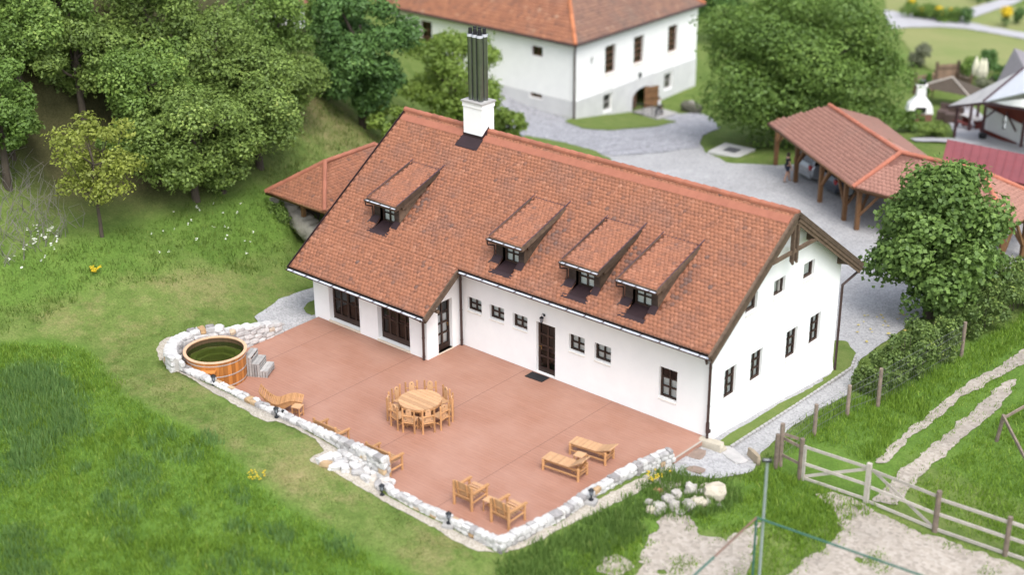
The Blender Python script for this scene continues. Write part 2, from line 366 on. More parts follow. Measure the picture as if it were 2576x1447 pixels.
def m_ground():
    m, t, b, new, lk = nodes('grass_ground')
    tc = new('ShaderNodeTexCoord')
    def noise(s, d=5, r=.6):
        n = new('ShaderNodeTexNoise'); n.inputs['Scale'].default_value = s; n.inputs['Detail'].default_value = d; n.inputs['Roughness'].default_value = r
        lk(tc.outputs['Object'], n.inputs['Vector']); return n.outputs['Fac']
    def attr(n):
        a = new('ShaderNodeAttribute'); a.attribute_name = n; return a.outputs['Fac']
    def mix(f, a, bb_):
        x = new('ShaderNodeMix'); x.data_type = 'RGBA'; lk(f, x.inputs['Factor'])
        for s, v in (('A', a), ('B', bb_)):
            if isinstance(v, tuple): x.inputs[s].default_value = (*v, 1)
            else: lk(v, x.inputs[s])
        return x.outputs['Result']
    def math_(op, a, v, cl=False):
        x = new('ShaderNodeMath'); x.operation = op; x.use_clamp = cl
        for i, q in enumerate((a, v)):
            if isinstance(q, (int, float)): x.inputs[i].default_value = q
            else: lk(q, x.inputs[i])
        return x.outputs[0]
    r1 = ramp(new, [(.32, (.075, .120, .026)), (.5, (.115, .165, .040)), (.68, (.160, .195, .060))]); lk(noise(1.1, 8, .72), r1.inputs[0])
    r2 = ramp(new, [(.3, (.065, .125, .020)), (.5, (.090, .165, .027)), (.72, (.125, .200, .038))]); lk(noise(.8, 8, .72), r2.inputs[0])
    rd = ramp(new, [(.3, (.17, .15, .06)), (.7, (.30, .245, .125))]); lk(noise(1.5, 7, .75), rd.inputs[0])
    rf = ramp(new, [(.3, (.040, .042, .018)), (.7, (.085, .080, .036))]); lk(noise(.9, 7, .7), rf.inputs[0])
    c = mix(attr('meadow'), r1.outputs[0], r2.outputs[0])
    dn = math_('ADD', math_('MULTIPLY', attr('dry'), 1.0), math_('MULTIPLY', math_('SUBTRACT', noise(1.2, 10, .8), .5), 2.8))
    dn = math_('SUBTRACT', dn, .32, True)
    dn = math_('MULTIPLY', dn, math_('SUBTRACT', 1.0, attr('meadow')), True)
    c = mix(dn, c, rd.outputs[0])
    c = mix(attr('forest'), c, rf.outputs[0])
    fine = new('ShaderNodeMapRange'); fine.inputs['From Min'].default_value = .3; fine.inputs['From Max'].default_value = .7; fine.inputs['To Min'].default_value = .6; fine.inputs['To Max'].default_value = 1.35
    lk(noise(14, 6, .75), fine.inputs['Value'])
    x = new('ShaderNodeMix'); x.data_type = 'RGBA'; x.blend_type = 'MULTIPLY'; x.inputs['Factor'].default_value = 1; lk(c, x.inputs['A']); lk(fine.outputs[0], x.inputs['B'])
    lk(x.outputs['Result'], b.inputs['Base Color']); b.inputs['Roughness'].default_value = 1; b.inputs['Specular IOR Level'].default_value = .1
    bp = new('ShaderNodeBump'); bp.inputs['Strength'].default_value = .6; bp.inputs['Distance'].default_value = .07
    lk(noise(7, 8, .75), bp.inputs['Height']); lk(bp.outputs[0], b.inputs['Normal'])
    return m
GROUND = m_ground()
def m_gravel(name, a, b_, sc=22, big=.5, amt=.25):
    m, t, b, new, lk = nodes(name)
    tc = new('ShaderNodeTexCoord')
    v = new('ShaderNodeTexVoronoi'); v.inputs['Scale'].default_value = sc; lk(tc.outputs['Object'], v.inputs['Vector'])
    r = ramp(new, [(.0, tuple(x*.8 for x in a)), (.4, a), (1, b_)])
    sp = new('ShaderNodeSeparateColor'); lk(v.outputs['Color'], sp.inputs[0]); lk(sp.outputs[0], r.inputs[0])
    n = new('ShaderNodeTexNoise'); n.inputs['Scale'].default_value = big; n.inputs['Detail'].default_value = 8; n.inputs['Roughness'].default_value = .7; lk(tc.outputs['Object'], n.inputs['Vector'])
    mr = new('ShaderNodeMapRange'); mr.inputs['From Min'].default_value = .3; mr.inputs['From Max'].default_value = .7; mr.inputs['To Min'].default_value = 1-amt; mr.inputs['To Max'].default_value = 1+amt*.6; lk(n.outputs['Fac'], mr.inputs['Value'])
    x = new('ShaderNodeMix'); x.data_type = 'RGBA'; x.blend_type = 'MULTIPLY'; x.inputs['Factor'].default_value = 1; lk(r.outputs[0], x.inputs['A']); lk(mr.outputs[0], x.inputs['B'])
    lk(x.outputs['Result'], b.inputs['Base Color']); b.inputs['Roughness'].default_value = .95
    bp = new('ShaderNodeBump'); bp.inputs['Strength'].default_value = .6; bp.inputs['Distance'].default_value = .02; lk(v.outputs['Distance'], bp.inputs['Height']); lk(bp.outputs[0], b.inputs['Normal'])
    MAT[name] = m; return m
GRAVEL = m_gravel('grey_gravel', (.325, .322, .325), (.395, .392, .395), 16, .35, .16)
PEBBLE = m_gravel('beige_pebbles', (.37, .33, .27), (.48, .435, .37), 26, .9, .18)
SAND = m_gravel('pale_sandy_earth', (.315, .275, .23), (.37, .33, .285), 9, .35, .22)
def m_cobble():
    m, t, b, new, lk = nodes('grey_cobbles')
    tc = new('ShaderNodeTexCoord'); v = new('ShaderNodeTexVoronoi'); v.inputs['Scale'].default_value = 5.5; v.inputs['Randomness'].default_value = .6; lk(tc.outputs['Object'], v.inputs['Vector'])
    r = ramp(new, [(0, (.25, .25, .27)), (1, (.40, .40, .43))]); sp = new('ShaderNodeSeparateColor'); lk(v.outputs['Color'], sp.inputs[0]); lk(sp.outputs[0], r.inputs[0])
    v2 = new('ShaderNodeTexVoronoi'); v2.feature = 'DISTANCE_TO_EDGE'; v2.inputs['Scale'].default_value = 5.5; v2.inputs['Randomness'].default_value = .6; lk(tc.outputs['Object'], v2.inputs['Vector'])
    r2 = ramp(new, [(.02, (.45, .45, .45)), (.10, (1, 1, 1))]); lk(v2.outputs['Distance'], r2.inputs[0])
    x = new('ShaderNodeMix'); x.data_type = 'RGBA'; x.blend_type = 'MULTIPLY'; x.inputs['Factor'].default_value = 1; lk(r.outputs[0], x.inputs['A']); lk(r2.outputs[0], x.inputs['B'])
    lk(x.outputs['Result'], b.inputs['Base Color']); b.inputs['Roughness'].default_value = .85
    MAT['cobble'] = m; return m
COBBLE = m_cobble()
LAWN = mat('short_green_lawn', (.095, .145, .034), (.150, .185, .056), rough=1, scale=1.6, spec=.1, bump=.6, bscale=9, bdist=.08, detail=8)
LAWNPALE = mat('pale_mown_lawn', (.165, .205, .068), (.225, .23, .095), rough=1, scale=.25, spec=.1, bump=.5, bscale=5, bdist=.08, detail=9)
PATH = mat('pale_garden_path', (.38, .375, .39), (.33, .325, .34), rough=.9, scale=1.2, bump=.2)

def m_deck():
    m, t, b, new, lk = nodes('red_deck_boards')
    tc = new('ShaderNodeTexCoord')
    br = new('ShaderNodeTexBrick'); lk(tc.outputs['Object'], br.inputs['Vector'])
    br.offset = 0.0; br.inputs['Scale'].default_value = 1; br.inputs['Brick Width'].default_value = 4.0; br.inputs['Row Height'].default_value = .14
    br.inputs['Mortar Size'].default_value = .0055; br.inputs['Mortar Smooth'].default_value = .3; br.inputs['Bias'].default_value = 0
    br.inputs['Color1'].default_value = (.330, .162, .108, 1); br.inputs['Color2'].default_value = (.312, .150, .099, 1); br.inputs['Mortar'].default_value = (.17, .08, .06, 1)
    n = new('ShaderNodeTexNoise'); n.inputs['Scale'].default_value = .45; n.inputs['Detail'].default_value = 8; n.inputs['Roughness'].default_value = .65; lk(tc.outputs['Object'], n.inputs['Vector'])
    r = ramp(new, [(.35, (1, 1, 1)), (.65, (1.0, 1.0, 1.0))]); lk(n.outputs['Fac'], r.inputs[0])
    mx = new('ShaderNodeMix'); mx.data_type = 'RGBA'; mx.inputs['B'].default_value = (.395, .225, .168, 1)
    mr = new('ShaderNodeMapRange'); mr.inputs['From Min'].default_value = .38; mr.inputs['From Max'].default_value = .70; mr.inputs['To Max'].default_value = .7; lk(n.outputs['Fac'], mr.inputs['Value'])
    lk(mr.outputs[0], mx.inputs['Factor']); lk(br.outputs['Color'], mx.inputs['A'])
    mp = new('ShaderNodeMapping'); mp.inputs['Scale'].default_value = (1.2, 26, 1); lk(tc.outputs['Object'], mp.inputs[0])
    n2 = new('ShaderNodeTexNoise'); n2.inputs['Scale'].default_value = 1; n2.inputs['Detail'].default_value = 5; lk(mp.outputs[0], n2.inputs['Vector'])
    m3 = new('ShaderNodeMapRange'); m3.inputs['From Min'].default_value = .3; m3.inputs['From Max'].default_value = .7; m3.inputs['To Min'].default_value = .90; m3.inputs['To Max'].default_value = 1.08; lk(n2.outputs['Fac'], m3.inputs['Value'])
    x = new('ShaderNodeMix'); x.data_type = 'RGBA'; x.blend_type = 'MULTIPLY'; x.inputs['Factor'].default_value = 1; lk(mx.outputs['Result'], x.inputs['A']); lk(m3.outputs[0], x.inputs['B'])
    lk(x.outputs['Result'], b.inputs['Base Color']); b.inputs['Roughness'].default_value = .6
    b2 = new('ShaderNodeTexBrick'); lk(tc.outputs['Object'], b2.inputs['Vector']); b2.offset = 0; b2.inputs['Scale'].default_value = 1; b2.inputs['Brick Width'].default_value = 4.0; b2.inputs['Row Height'].default_value = 400; b2.inputs['Mortar Size'].default_value = .011; b2.inputs['Mortar Smooth'].default_value = .2
    sm = new('ShaderNodeMix'); sm.data_type = 'RGBA'; sm.inputs['B'].default_value = (.15, .07, .052, 1); lk(b2.outputs['Fac'], sm.inputs['Factor']); lk(x.outputs['Result'], sm.inputs['A']); lk(sm.outputs['Result'], b.inputs['Base Color'])
    bp = new('ShaderNodeBump'); bp.inputs['Strength'].default_value = .5; bp.inputs['Distance'].default_value = .01; bp.invert = True; lk(br.outputs['Fac'], bp.inputs['Height']); lk(bp.outputs[0], b.inputs['Normal'])
    MAT['deck'] = m; return m
DECKM = m_deck()
# ------------------------------------------------------------------ the ground and the sheets laid on it
def sdf(poly, x, y):
    """signed distance, positive inside"""
    d = np.full(x.shape, 1e9); n = len(poly)
    for i in range(n):
        ax, ay = poly[i]; bx, by = poly[(i+1) % n]; ex, ey = bx-ax, by-ay
        L = ex*ex+ey*ey+1e-12; t = np.clip(((x-ax)*ex+(y-ay)*ey)/L, 0, 1)
        d = np.minimum(d, np.hypot(x-ax-t*ex, y-ay-t*ey))
    return np.where(inside(poly, x, y), d, -d)
def wob(x, y, sc, seed=0):
    """smooth cheap noise in -1..1"""
    r = np.random.default_rng(seed); v = 0*x
    for k in range(7):
        a = r.uniform(0, 6.28); f = sc*(1.0+.55*k); p = r.uniform(0, 6.28)
        v = v+np.sin((x*math.cos(a)+y*math.sin(a))*f+p+1.3*np.sin((y*math.cos(a)-x*math.sin(a))*f*.7+p))/(1+.35*k)
    return v/3.2
def pxpoly(pts): return [tuple(at(a, b)[:2]) for a, b in pts]
def axis(a, b, step, far, g=1.22):
    c = list(np.arange(a, b+1e-6, step)); s = step
    while c[-1] < far: s *= g; c.append(c[-1]+s)
    s = step
    while c[0] > -far: s *= g; c.insert(0, c[0]-s)
    return np.array(c)
S_ = axis(-14, 20, .28, 420); S_ = np.unique(np.concatenate([S_[S_ < 20], np.arange(20, 60, .7), axis(20, 60, .7, 420)[axis(20, 60, .7, 420) > 60]]))
T_ = axis(-30, 12, .3, 420)
SS, TT = np.meshgrid(S_, T_, indexing='ij')
GX = SS*SU[0]+TT*TU[0]; GY = SS*SU[1]+TT*TU[1]
GZ = ground(GX, GY)
GZ = GZ+np.where(inside(DECK, GX, GY), 0, .035*wob(GX, GY, 1.1, 5)+.02*wob(GX, GY, 3.1, 6))
MEADOW = pxpoly([(0, 860), (120, 850), (215, 870), (270, 930), (300, 985), (380, 1020), (520, 1090), (640, 1190), (740, 1275), (860, 1350), (960, 1400), (1060, 1447), (1100, 1500), (-100, 1500), (-100, 860)])
SLOPE = pxpoly([(-100, 640), (200, 600), (330, 570), (450, 520), (640, 450), (700, 480), (770, 600), (700, 625), (600, 660), (440, 690), (300, 700), (150, 760), (-100, 800)])
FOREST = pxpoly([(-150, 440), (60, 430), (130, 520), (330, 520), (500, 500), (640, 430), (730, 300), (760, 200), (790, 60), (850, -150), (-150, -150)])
RIGHTM = pxpoly([(1350, 1400), (1500, 1290), (1660, 1190), (1760, 1215), (1900, 1200), (2010, 1080), (2150, 990), (2600, 780), (2650, 1100), (2650, 1300), (2300, 1150), (2200, 1290), (2000, 1330), (1700, 1330), (1550, 1450), (1300, 1500)])
def soft(p, w): return np.clip(sdf(p, GX, GY)/w+.5, 0, 1)
a_meadow = np.maximum(soft(MEADOW, .5), np.maximum(soft(SLOPE, 1.2)*.75, soft(RIGHTM, .6)*.9))
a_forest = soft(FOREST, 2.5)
DRY = [((470, 700), 2.8, 1.0), ((160, 790), 2.2, .8), ((470, 960), 2.2, .9), ((760, 1180), 2.2, 1.1), ((800, 290), 4.5, 1.2), ((640, 720), 2.5, .5), ((520, 740), 2.5, .4), ((880, 1250), 1.6, .6), ((330, 830), 1.2, .8), ((640, 1010), 2, .5), ((1100, 1380), 1.5, .9), ((560, 1060), 2, .5)]+[(q, .75, .75) for q in ((400, 810), (340, 828), (300, 855), (280, 890), (282, 930), (300, 965), (345, 995), (400, 1020), (460, 1050), (520, 1085), (580, 1125), (650, 1185), (720, 1240))]
a_dry = np.full(GX.shape, .10)
for (q, r_, a_) in DRY:
    c = at(*q); a_dry = np.maximum(a_dry, a_*.8*np.exp(-((GX-c[0])**2+(GY-c[1])**2)/(r_*r_)))
ns, nt = GX.shape; I = np.arange(ns*nt).reshape(ns, nt)
gf = np.stack([I[:-1, :-1], I[:-1, 1:], I[1:, 1:], I[1:, :-1]], -1).reshape(-1, 4)
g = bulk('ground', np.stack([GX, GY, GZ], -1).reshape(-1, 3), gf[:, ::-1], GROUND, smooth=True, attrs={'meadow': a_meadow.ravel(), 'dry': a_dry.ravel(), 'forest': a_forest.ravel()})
tag(g, kind='structure')

def sheet(name, poly, m, lift=.05, jit=.0, jsc=1.5, step=.3, holes=0.0, kind='structure', seed=1):
    """sheet draped on the ground, its outline cut exactly along the (slightly wavering) polygon"""
    P = np.array(poly); x0, y0 = P.min(0)-.5; x1, y1 = P.max(0)+.5
    xs = np.arange(x0, x1+step, step); ys = np.arange(y0, y1+step, step); X, Y = np.meshgrid(xs, ys, indexing='ij')
    F = sdf(poly, X, Y)
    if jit: F = F+jit*wob(X, Y, jsc, seed)+jit*.6*wob(X, Y, jsc*2.7, seed+1)+jit*.5*wob(X, Y, jsc*7, seed+2)
    if holes: F = np.minimum(F, holes-wob(X, Y, 1.3, seed+3))
    Z = ground(X, Y)+lift+.035*wob(X, Y, 1.1, 5)+.02*wob(X, Y, 3.1, 6)
    nx, ny = X.shape; V = np.stack([X, Y, Z], -1).reshape(-1, 3); f = F.ravel(); I = np.arange(nx*ny).reshape(nx, ny)
    Q = np.stack([I[:-1, :-1], I[1:, :-1], I[1:, 1:], I[:-1, 1:]], -1).reshape(-1, 4)
    T = np.concatenate([Q[:, [0, 1, 2]], Q[:, [0, 2, 3]]]); s = f[T] > 0; k = s.sum(1)
    tri = [T[k == 3]]; nv = list(); base = len(V)
    out = []
    for t in T[(k == 1) | (k == 2)]:
        poly_ = []
        for a in range(3):
            i, j = t[a], t[(a+1) % 3]
            if f[i] > 0: poly_.append(i)
            if (f[i] > 0) != (f[j] > 0):
                u = f[i]/(f[i]-f[j]); nv.append(V[i]*(1-u)+V[j]*u); poly_.append(base+len(nv)-1)
        for a in range(1, len(poly_)-1): out.append((poly_[0], poly_[a], poly_[a+1]))
    VV = np.concatenate([V, np.array(nv).reshape(-1, 3)]); TT_ = np.concatenate([tri[0], np.array(out, int).reshape(-1, 3)])
    us = np.unique(TT_); mp = np.zeros(len(VV), int); mp[us] = np.arange(len(us))
    o = bulk(name, VV[us], mp[TT_], m, smooth=True)
    return tag(o, kind=kind)

YARD = pxpoly([(1688, 1160), (1700, 1196), (1800, 1208), (1893, 1190), (1913, 1140), (1990, 1078), (2128, 995), (2165, 905), (2290, 815), (2500, 700), (2600, 640), (2600, 480), (2300, 400), (1950, 417), (1830, 410), (1775, 385), (1760, 360), (1764, 342), (1500, 350), (1330, 360), (1250, 560), (1500, 700), (2093, 930), (1784, 1105)])
sheet('gravel_yard', YARD, GRAVEL, .03, .05)
COB = pxpoly([(1240, 200), (1292, 246), (1378, 272), (1425, 300), (1640, 300), (1650, 285), (1700, 288), (1760, 284), (1790, 298), (1812, 322), (1768, 342), (1758, 373), (1650, 386), (1545, 393), (1490, 384), (1420, 362), (1318, 345), (1240, 300), (1180, 230)])
sheet('cobbled_path', COB, COBBLE, .055, .04, step=.4)
sheet('lawn', pxpoly([(1420, 306), (1450, 296), (1500, 287), (1590, 283), (1640, 290), (1703, 309), (1640, 322), (1530, 330), (1465, 326)]), LAWN, .085, .05)
sheet('lawn', pxpoly([(1320, 342), (1420, 360), (1500, 384), (1540, 405), (1480, 440), (1300, 400)]), LAWN, .085, .05)
sheet('lawn', pxpoly([(1803, 1124), (1838, 1130), (2000, 1025), (2142, 928), (2152, 890), (2130, 862), (2100, 858), (2088, 946), (1960, 1022), (1801, 1116)]), LAWN, .06, .07)
sheet('gravel_path', pxpoly([(640, 800), (660, 786), (700, 756), (750, 738), (800, 722), (830, 760), (812, 800), (760, 815), (705, 836), (655, 822)]), GRAVEL, .06, .04)
sheet('lawn', pxpoly([(800, 755), (775, 765), (764, 780), (770, 793), (790, 800), (812, 800)]), LAWN, .09, .02, step=.15)
sheet('pebble_strip', pxpoly([(393, 880), (405, 855), (440, 845), (480, 850), (480, 905), (640, 1000), (840, 1110), (880, 1170), (970, 1215), (1258, 1355), (1500, 1262), (1690, 1170), (1692, 1205), (1500, 1290), (1310, 1385), (1262, 1392), (1200, 1392), (1100, 1335), (950, 1252), (850, 1195), (775, 1158), (820, 1135), (790, 1105), (700, 1062), (660, 1058), (530, 985), (430, 925), (403, 905)]), PEBBLE, .02, .09, 2.2, step=.2)
sheet('dirt_track', pxpoly([(2600, 866), (2600, 903), (2420, 1002), (2290, 1106), (2228, 1165), (2203, 1166), (2270, 1098), (2410, 983)]), SAND, .03, .10, 2.2, step=.15, holes=.75)
sheet('dirt_track', pxpoly([(2562, 945), (2548, 988), (2470, 1068), (2390, 1133), (2310, 1208), (2255, 1275), (2190, 1262), (2258, 1193), (2338, 1128), (2430, 1048), (2510, 973)]), SAND, .03, .10, 2.2, step=.15, holes=.9)
sheet('sandy_ground', pxpoly([(1630, 1332), (1690, 1298), (1735, 1303), (1760, 1340), (1830, 1362), (1868, 1335), (1905, 1322), (1895, 1400), (1870, 1490), (1590, 1490), (1618, 1400)]), SAND, .03, .16, 2.0, step=.15, holes=.62, seed=4)
sheet('sandy_ground', pxpoly([(2050, 1245), (2130, 1245), (2200, 1285), (2330, 1345), (2600, 1440), (2700, 1560), (1960, 1560), (1985, 1440), (2080, 1375), (2115, 1335), (2085, 1275)]), SAND, .03, .16, 2.0, step=.15, holes=.72, seed=9)
sheet('sandy_ground', pxpoly([(1515, 1400), (1560, 1393), (1592, 1430), (1560, 1452), (1505, 1442)]), SAND, .03, .08, 2.0, step=.12)
sheet('pale_lawn', pxpoly([(2225, -40), (2650, -60), (2700, 140), (2576, 165), (2440, 195), (2330, 175), (2300, 140), (2230, 60)]), LAWNPALE, .06, .2, .5, step=.8)
sheet('garden_path', pxpoly([(2222, 25), (2290, 38), (2345, 45), (2420, 28), (2500, 5), (2570, -25), (2620, -25), (2560, 8), (2450, 45), (2430, 55), (2480, 68), (2600, 88), (2600, 105), (2440, 75), (2360, 70), (2290, 70), (2240, 75)]), PATH, .12, .05, step=.5)
sheet('garden_path', pxpoly([(2290, 350), (2400, 352), (2470, 362), (2470, 370), (2380, 362), (2300, 358)]), PATH, .12, .03, step=.3)
# ------------------------------------------------------------------ building helpers
def clip_poly(p, poly):
    """clip convex polygon p by convex polygon poly (both 2-D, counter-clockwise)"""
    out = p
    for i in range(len(poly)):
        a, b = poly[i], poly[(i+1) % len(poly)]; inp = out; out = []
        def sd_(q): return (b[0]-a[0])*(q[1]-a[1])-(b[1]-a[1])*(q[0]-a[0])
        for j in range(len(inp)):
            c, d = inp[j], inp[(j+1) % len(inp)]; sc, se = sd_(c), sd_(d)
            if sc >= -1e-9: out.append(c)
            if (sc > 1e-9 and se < -1e-9) or (sc < -1e-9 and se > 1e-9):
                u = sc/(sc-se); out.append((c[0]+(d[0]-c[0])*u, c[1]+(d[1]-c[1])*u))
        if not out: return []
    return out
def facade(mb, P0, U, N, poly, holes, depth=.18):
    """wall face with openings: P0 origin, U along the wall, N pointing into the building; poly and holes in (u,z)"""
    P0 = Vector(P0); U = Vector(U); N = Vector(N); Z = Vector((0, 0, 1))
    w = lambda u, z, d=0.0: P0+U*u+Z*z+N*d
    us = sorted({p[0] for p in poly} | {h[0] for h in holes} | {h[2] for h in holes}); zs = sorted({p[1] for p in poly} | {h[1] for h in holes} | {h[3] for h in holes})
    for a, b in zip(us[:-1], us[1:]):
        for c, d in zip(zs[:-1], zs[1:]):
            if any(a >= h[0]-1e-6 and b <= h[2]+1e-6 and c >= h[1]-1e-6 and d <= h[3]+1e-6 for h in holes): continue
            q = clip_poly([(a, c), (b, c), (b, d), (a, d)], poly)
            if len(q) > 2: mb.add([w(*p) for p in q], [tuple(range(len(q)))], .5)
    for h in holes:
        dp = h[4] if len(h) > 4 else depth
        for (a, c), (b, d) in (((h[0], h[1]), (h[2], h[1])), ((h[2], h[1]), (h[2], h[3])), ((h[2], h[3]), (h[0], h[3])), ((h[0], h[3]), (h[0], h[1]))):
            mb.quad(w(a, c), w(b, d), w(b, d, dp), w(a, c, dp), .5)
def casement(parent, P0, U, N, h, cols=2, rows=2, name='window', depth=.14, fr=.075, mul=.05, curtain=True, sill=None, bottom=0.0, leaves=1, wood=None, curt_h=1.0, handle=None):
    P0 = Vector(P0); U = Vector(U); N = Vector(N); Z = Vector((0, 0, 1)); wood = wood or DARKWOOD
    w = lambda u, z, d=0.0: P0+U*u+Z*z+N*d
    u0, z0, u1, z1 = h[:4]
    m = MB()
    def bx(a, b, c, d, n0, n1): 
        m.add([w(a, c, n0), w(b, c, n0), w(b, d, n0), w(a, d, n0), w(a, c, n1), w(b, c, n1), w(b, d, n1), w(a, d, n1)], [(0, 1, 2, 3), (7, 6, 5, 4), (0, 4, 5, 1), (1, 5, 6, 2), (2, 6, 7, 3), (3, 7, 4, 0)], random.random())
    d0, d1 = depth, depth+.07
    bx(u0, u0+fr, z0, z1, d0, d1); bx(u1-fr, u1, z0, z1, d0, d1); bx(u0+fr, u1-fr, z1-fr, z1, d0, d1); bx(u0+fr, u1-fr, z0, z0+fr+bottom, d0, d1)
    lw = (u1-u0)/leaves; zb = z0+fr+bottom; zt = z1-fr
    for L in range(leaves):
        a0 = u0+L*lw+(fr if L == 0 else .05); a1 = u0+(L+1)*lw-(fr if L == leaves-1 else .05)
        if L: bx(u0+L*lw-.05, u0+L*lw+.05, zb, zt, d0-.015, d1+.002)
        for i in range(1, cols):
            u = a0+(a1-a0)*i/cols; bx(u-mul/2, u+mul/2, zb, zt, d0+.008, d1-.01)
        for j in range(1, rows):
            z = zb+(zt-zb)*j/rows
            for i in range(cols):
                x0 = a0+(a1-a0)*i/cols+(mul/2 if i else 0); x1 = a0+(a1-a0)*(i+1)/cols-(mul/2 if i < cols-1 else 0)
                bx(x0, x1, z-mul/2, z+mul/2, d0+.010, d1-.012)
    f = m.build(name, wood, parent)
    g = MB(); g.quad(w(u0+fr*.6, z0+fr*.6, d1-.03), w(u1-fr*.6, z0+fr*.6, d1-.03), w(u1-fr*.6, z1-fr*.6, d1-.03), w(u0+fr*.6, z1-fr*.6, d1-.03))
    g.build('pane', GLASS, f)
    if curtain:
        c = MB(); zt_ = z0+fr+(z1-z0-2*fr)*curt_h; n = 24
        for k in range(n):
            a, b = u0+fr*.5+(u1-u0-fr)*k/n, u0+fr*.5+(u1-u0-fr)*(k+1)/n
            c.quad(w(a, z0+.02, d1+.012+.02*(k % 2)), w(b, z0+.02, d1+.012+.02*((k+1) % 2)), w(b, zt_, d1+.012+.02*((k+1) % 2)), w(a, zt_, d1+.012+.02*(k % 2)))
        c.build('curtain', CURTAIN, f)
    if sill:
        s = MB(); s.add([w(u0, z0-.02, depth), w(u1, z0-.02, depth), w(u1, z0+.004, depth), w(u0, z0+.004, depth), w(u0, z0-.02, -.03), w(u1, z0-.02, -.03), w(u1, z0-.085, -.03), w(u0, z0-.085, -.03), w(u0, z0-.045, -.03), w(u1, z0-.045, -.03)],
                        [(2, 3, 8, 9), (9, 8, 7, 6), (3, 0, 7, 8), (1, 2, 9, 6), (0, 1, 6, 7)], .5)
        s.build('sill', sill, f)
    if handle:
        hb = MB(); a = w(handle[0], handle[1], depth-.03); hb.bar(a, a+Z*.16, .012); hb.bar(a+Z*.13, a+Z*.13+U*(-.11), .01); hb.build('handle', mat('brass', (.45, .27, .06), (.4, .22, .05), rough=.3, metal=1), f)
    return f
def tile_arrays(O, Uv, Dv, width, length, tw=.168, rh=.148, keep=None, seed=0, thick=.024, point=.055, lift=.012, dark=None):
    """pointed plain tiles laid over a rectangle of slope: O eave corner, Uv along the eave, Dv up the slope"""
    r = np.random.default_rng(seed); O = np.array(O, float); Uv = np.array(Uv, float); Dv = np.array(Dv, float); N = np.cross(Uv, Dv); N /= np.linalg.norm(N)
    nr = int(length/rh)+1; ncl = int(width/tw)+1
    J, I = np.meshgrid(np.arange(nr), np.arange(ncl), indexing='ij'); J = J.ravel(); I = I.ravel()
    u = (I+.5+.5*(J % 2)-.25)*tw; v = J*rh
    ok = (u > tw*.3) & (u < width-tw*.3) & (v < length-rh*.4)
    u, v, J = u[ok], v[ok], J[ok]
    if keep is not None:
        c = O+u[:, None]*Uv+(v+rh*.5)[:, None]*Dv; k = keep(c[:, 0], c[:, 1], u, v); u, v, J = u[k], v[k], J[k]
    n = len(u); V0 = O+u[:, None]*Uv+v[:, None]*Dv; hw = tw*.485; top = np.minimum(v+rh+.05, length)
    j1 = r.normal(0, .003, n); j2 = r.normal(0, .003, n); tip = r.normal(0, .006, n)
    def P(du, vv, nn): return O+(u+du)[:, None]*Uv+vv[:, None]*Dv+(nn+lift)[:, None]*N
    z = np.zeros(n)
    pts = [P(-hw, top, z+.003), P(hw, top, z+.003), P(hw, v+point+tip, z+thick+j1), P(0, v+tip, z+thick+(j1+j2)/2), P(-hw, v+point+tip, z+thick+j2), P(hw, v+point+tip, z-.004), P(0, v+tip, z-.004), P(-hw, v+point+tip, z-.004)]
    V = np.stack(pts, 1).reshape(-1, 3); b = (np.arange(n)*8)[:, None]
    F = np.concatenate([b+np.array([[0, 3, 2]]), b+np.array([[0, 2, 1]]), b+np.array([[0, 4, 3]]), b+np.array([[3, 6, 5]]), b+np.array([[3, 5, 2]]), b+np.array([[4, 7, 6]]), b+np.array([[4, 6, 3]])])
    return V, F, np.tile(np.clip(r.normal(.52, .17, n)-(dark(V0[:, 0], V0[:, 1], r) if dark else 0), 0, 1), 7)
def join(parts):
    V, F, A = [], [], []; b = 0
    for v, f, a in parts: V.append(v); F.append(f+b); A.append(a); b += len(v)
    return np.concatenate(V), np.concatenate(F), np.concatenate(A)
def prism_arr(mb):
    """MB to triangle arrays"""
    F = []; A = []
    for f, a in zip(mb.f, mb.var):
        for k in range(1, len(f)-1): F.append((f[0], f[k], f[k+1])); A.append(a)
    return np.array(mb.v), np.array(F), np.array(A)
def slab_mi(n, k):
    a = np.ones(n, int); a[:k-2] = 0; return a
def slab(corners, th):
    m = MB(); a = [Vector(c) for c in corners]; b = [c-Vector((0, 0, th)) for c in a]; n = len(a)
    m.add(a+b, [tuple(range(n)), tuple(range(2*n-1, n-1, -1))]+[(i, n+i, n+(i+1) % n, (i+1) % n) for i in range(n)], .5); return m
def gutter(parent, a, b, r=.075, name='gutter'):
    a = Vector(a); b = Vector(b); d = (b-a).normalized(); s = d.cross(Vector((0, 0, 1))).normalized(); m = MB(); n = 8; vs = []
    for p in (a, b):
        for rr in (r, r-.012):
            for i in range(n+1):
                t = math.pi*i/n; vs.append(p+s*math.cos(t)*rr-Vector((0, 0, 1))*math.sin(t)*rr)
    k = n+1
    for i in range(n):
        m.add([vs[i], vs[i+1], vs[2*k+i+1], vs[2*k+i]], [(0, 1, 2, 3)], .5, 0); m.add([vs[k+i], vs[k+i+1], vs[3*k+i+1], vs[3*k+i]], [(3, 2, 1, 0)], .5, 1)
    for i in (0, n): m.add([vs[i], vs[k+i], vs[3*k+i], vs[2*k+i]], [(0, 1, 2, 3)], .5, 0)
    for o in (0, 2*k): m.add([vs[o+i] for i in range(k)], [tuple(range(k))], .5, 0)
    L = (b-a).length; q = int(L/.8)
    for i in range(q+1):
        p = a+d*(L*(i+.5)/(q+1)); m.box(p+Vector((0, 0, .002)), (.03, 2*r+.02, .012) if abs(d.x) > .7 else (2*r+.02, .03, .012), 0, .5, 0); m.bar(p+s*(-r)*.0-Vector((0, 0, r+.005)), p-Vector((0, 0, r-.02)), .012, n=5, m=0)
    return m.build(name, [GUTTER, ZINC], parent)

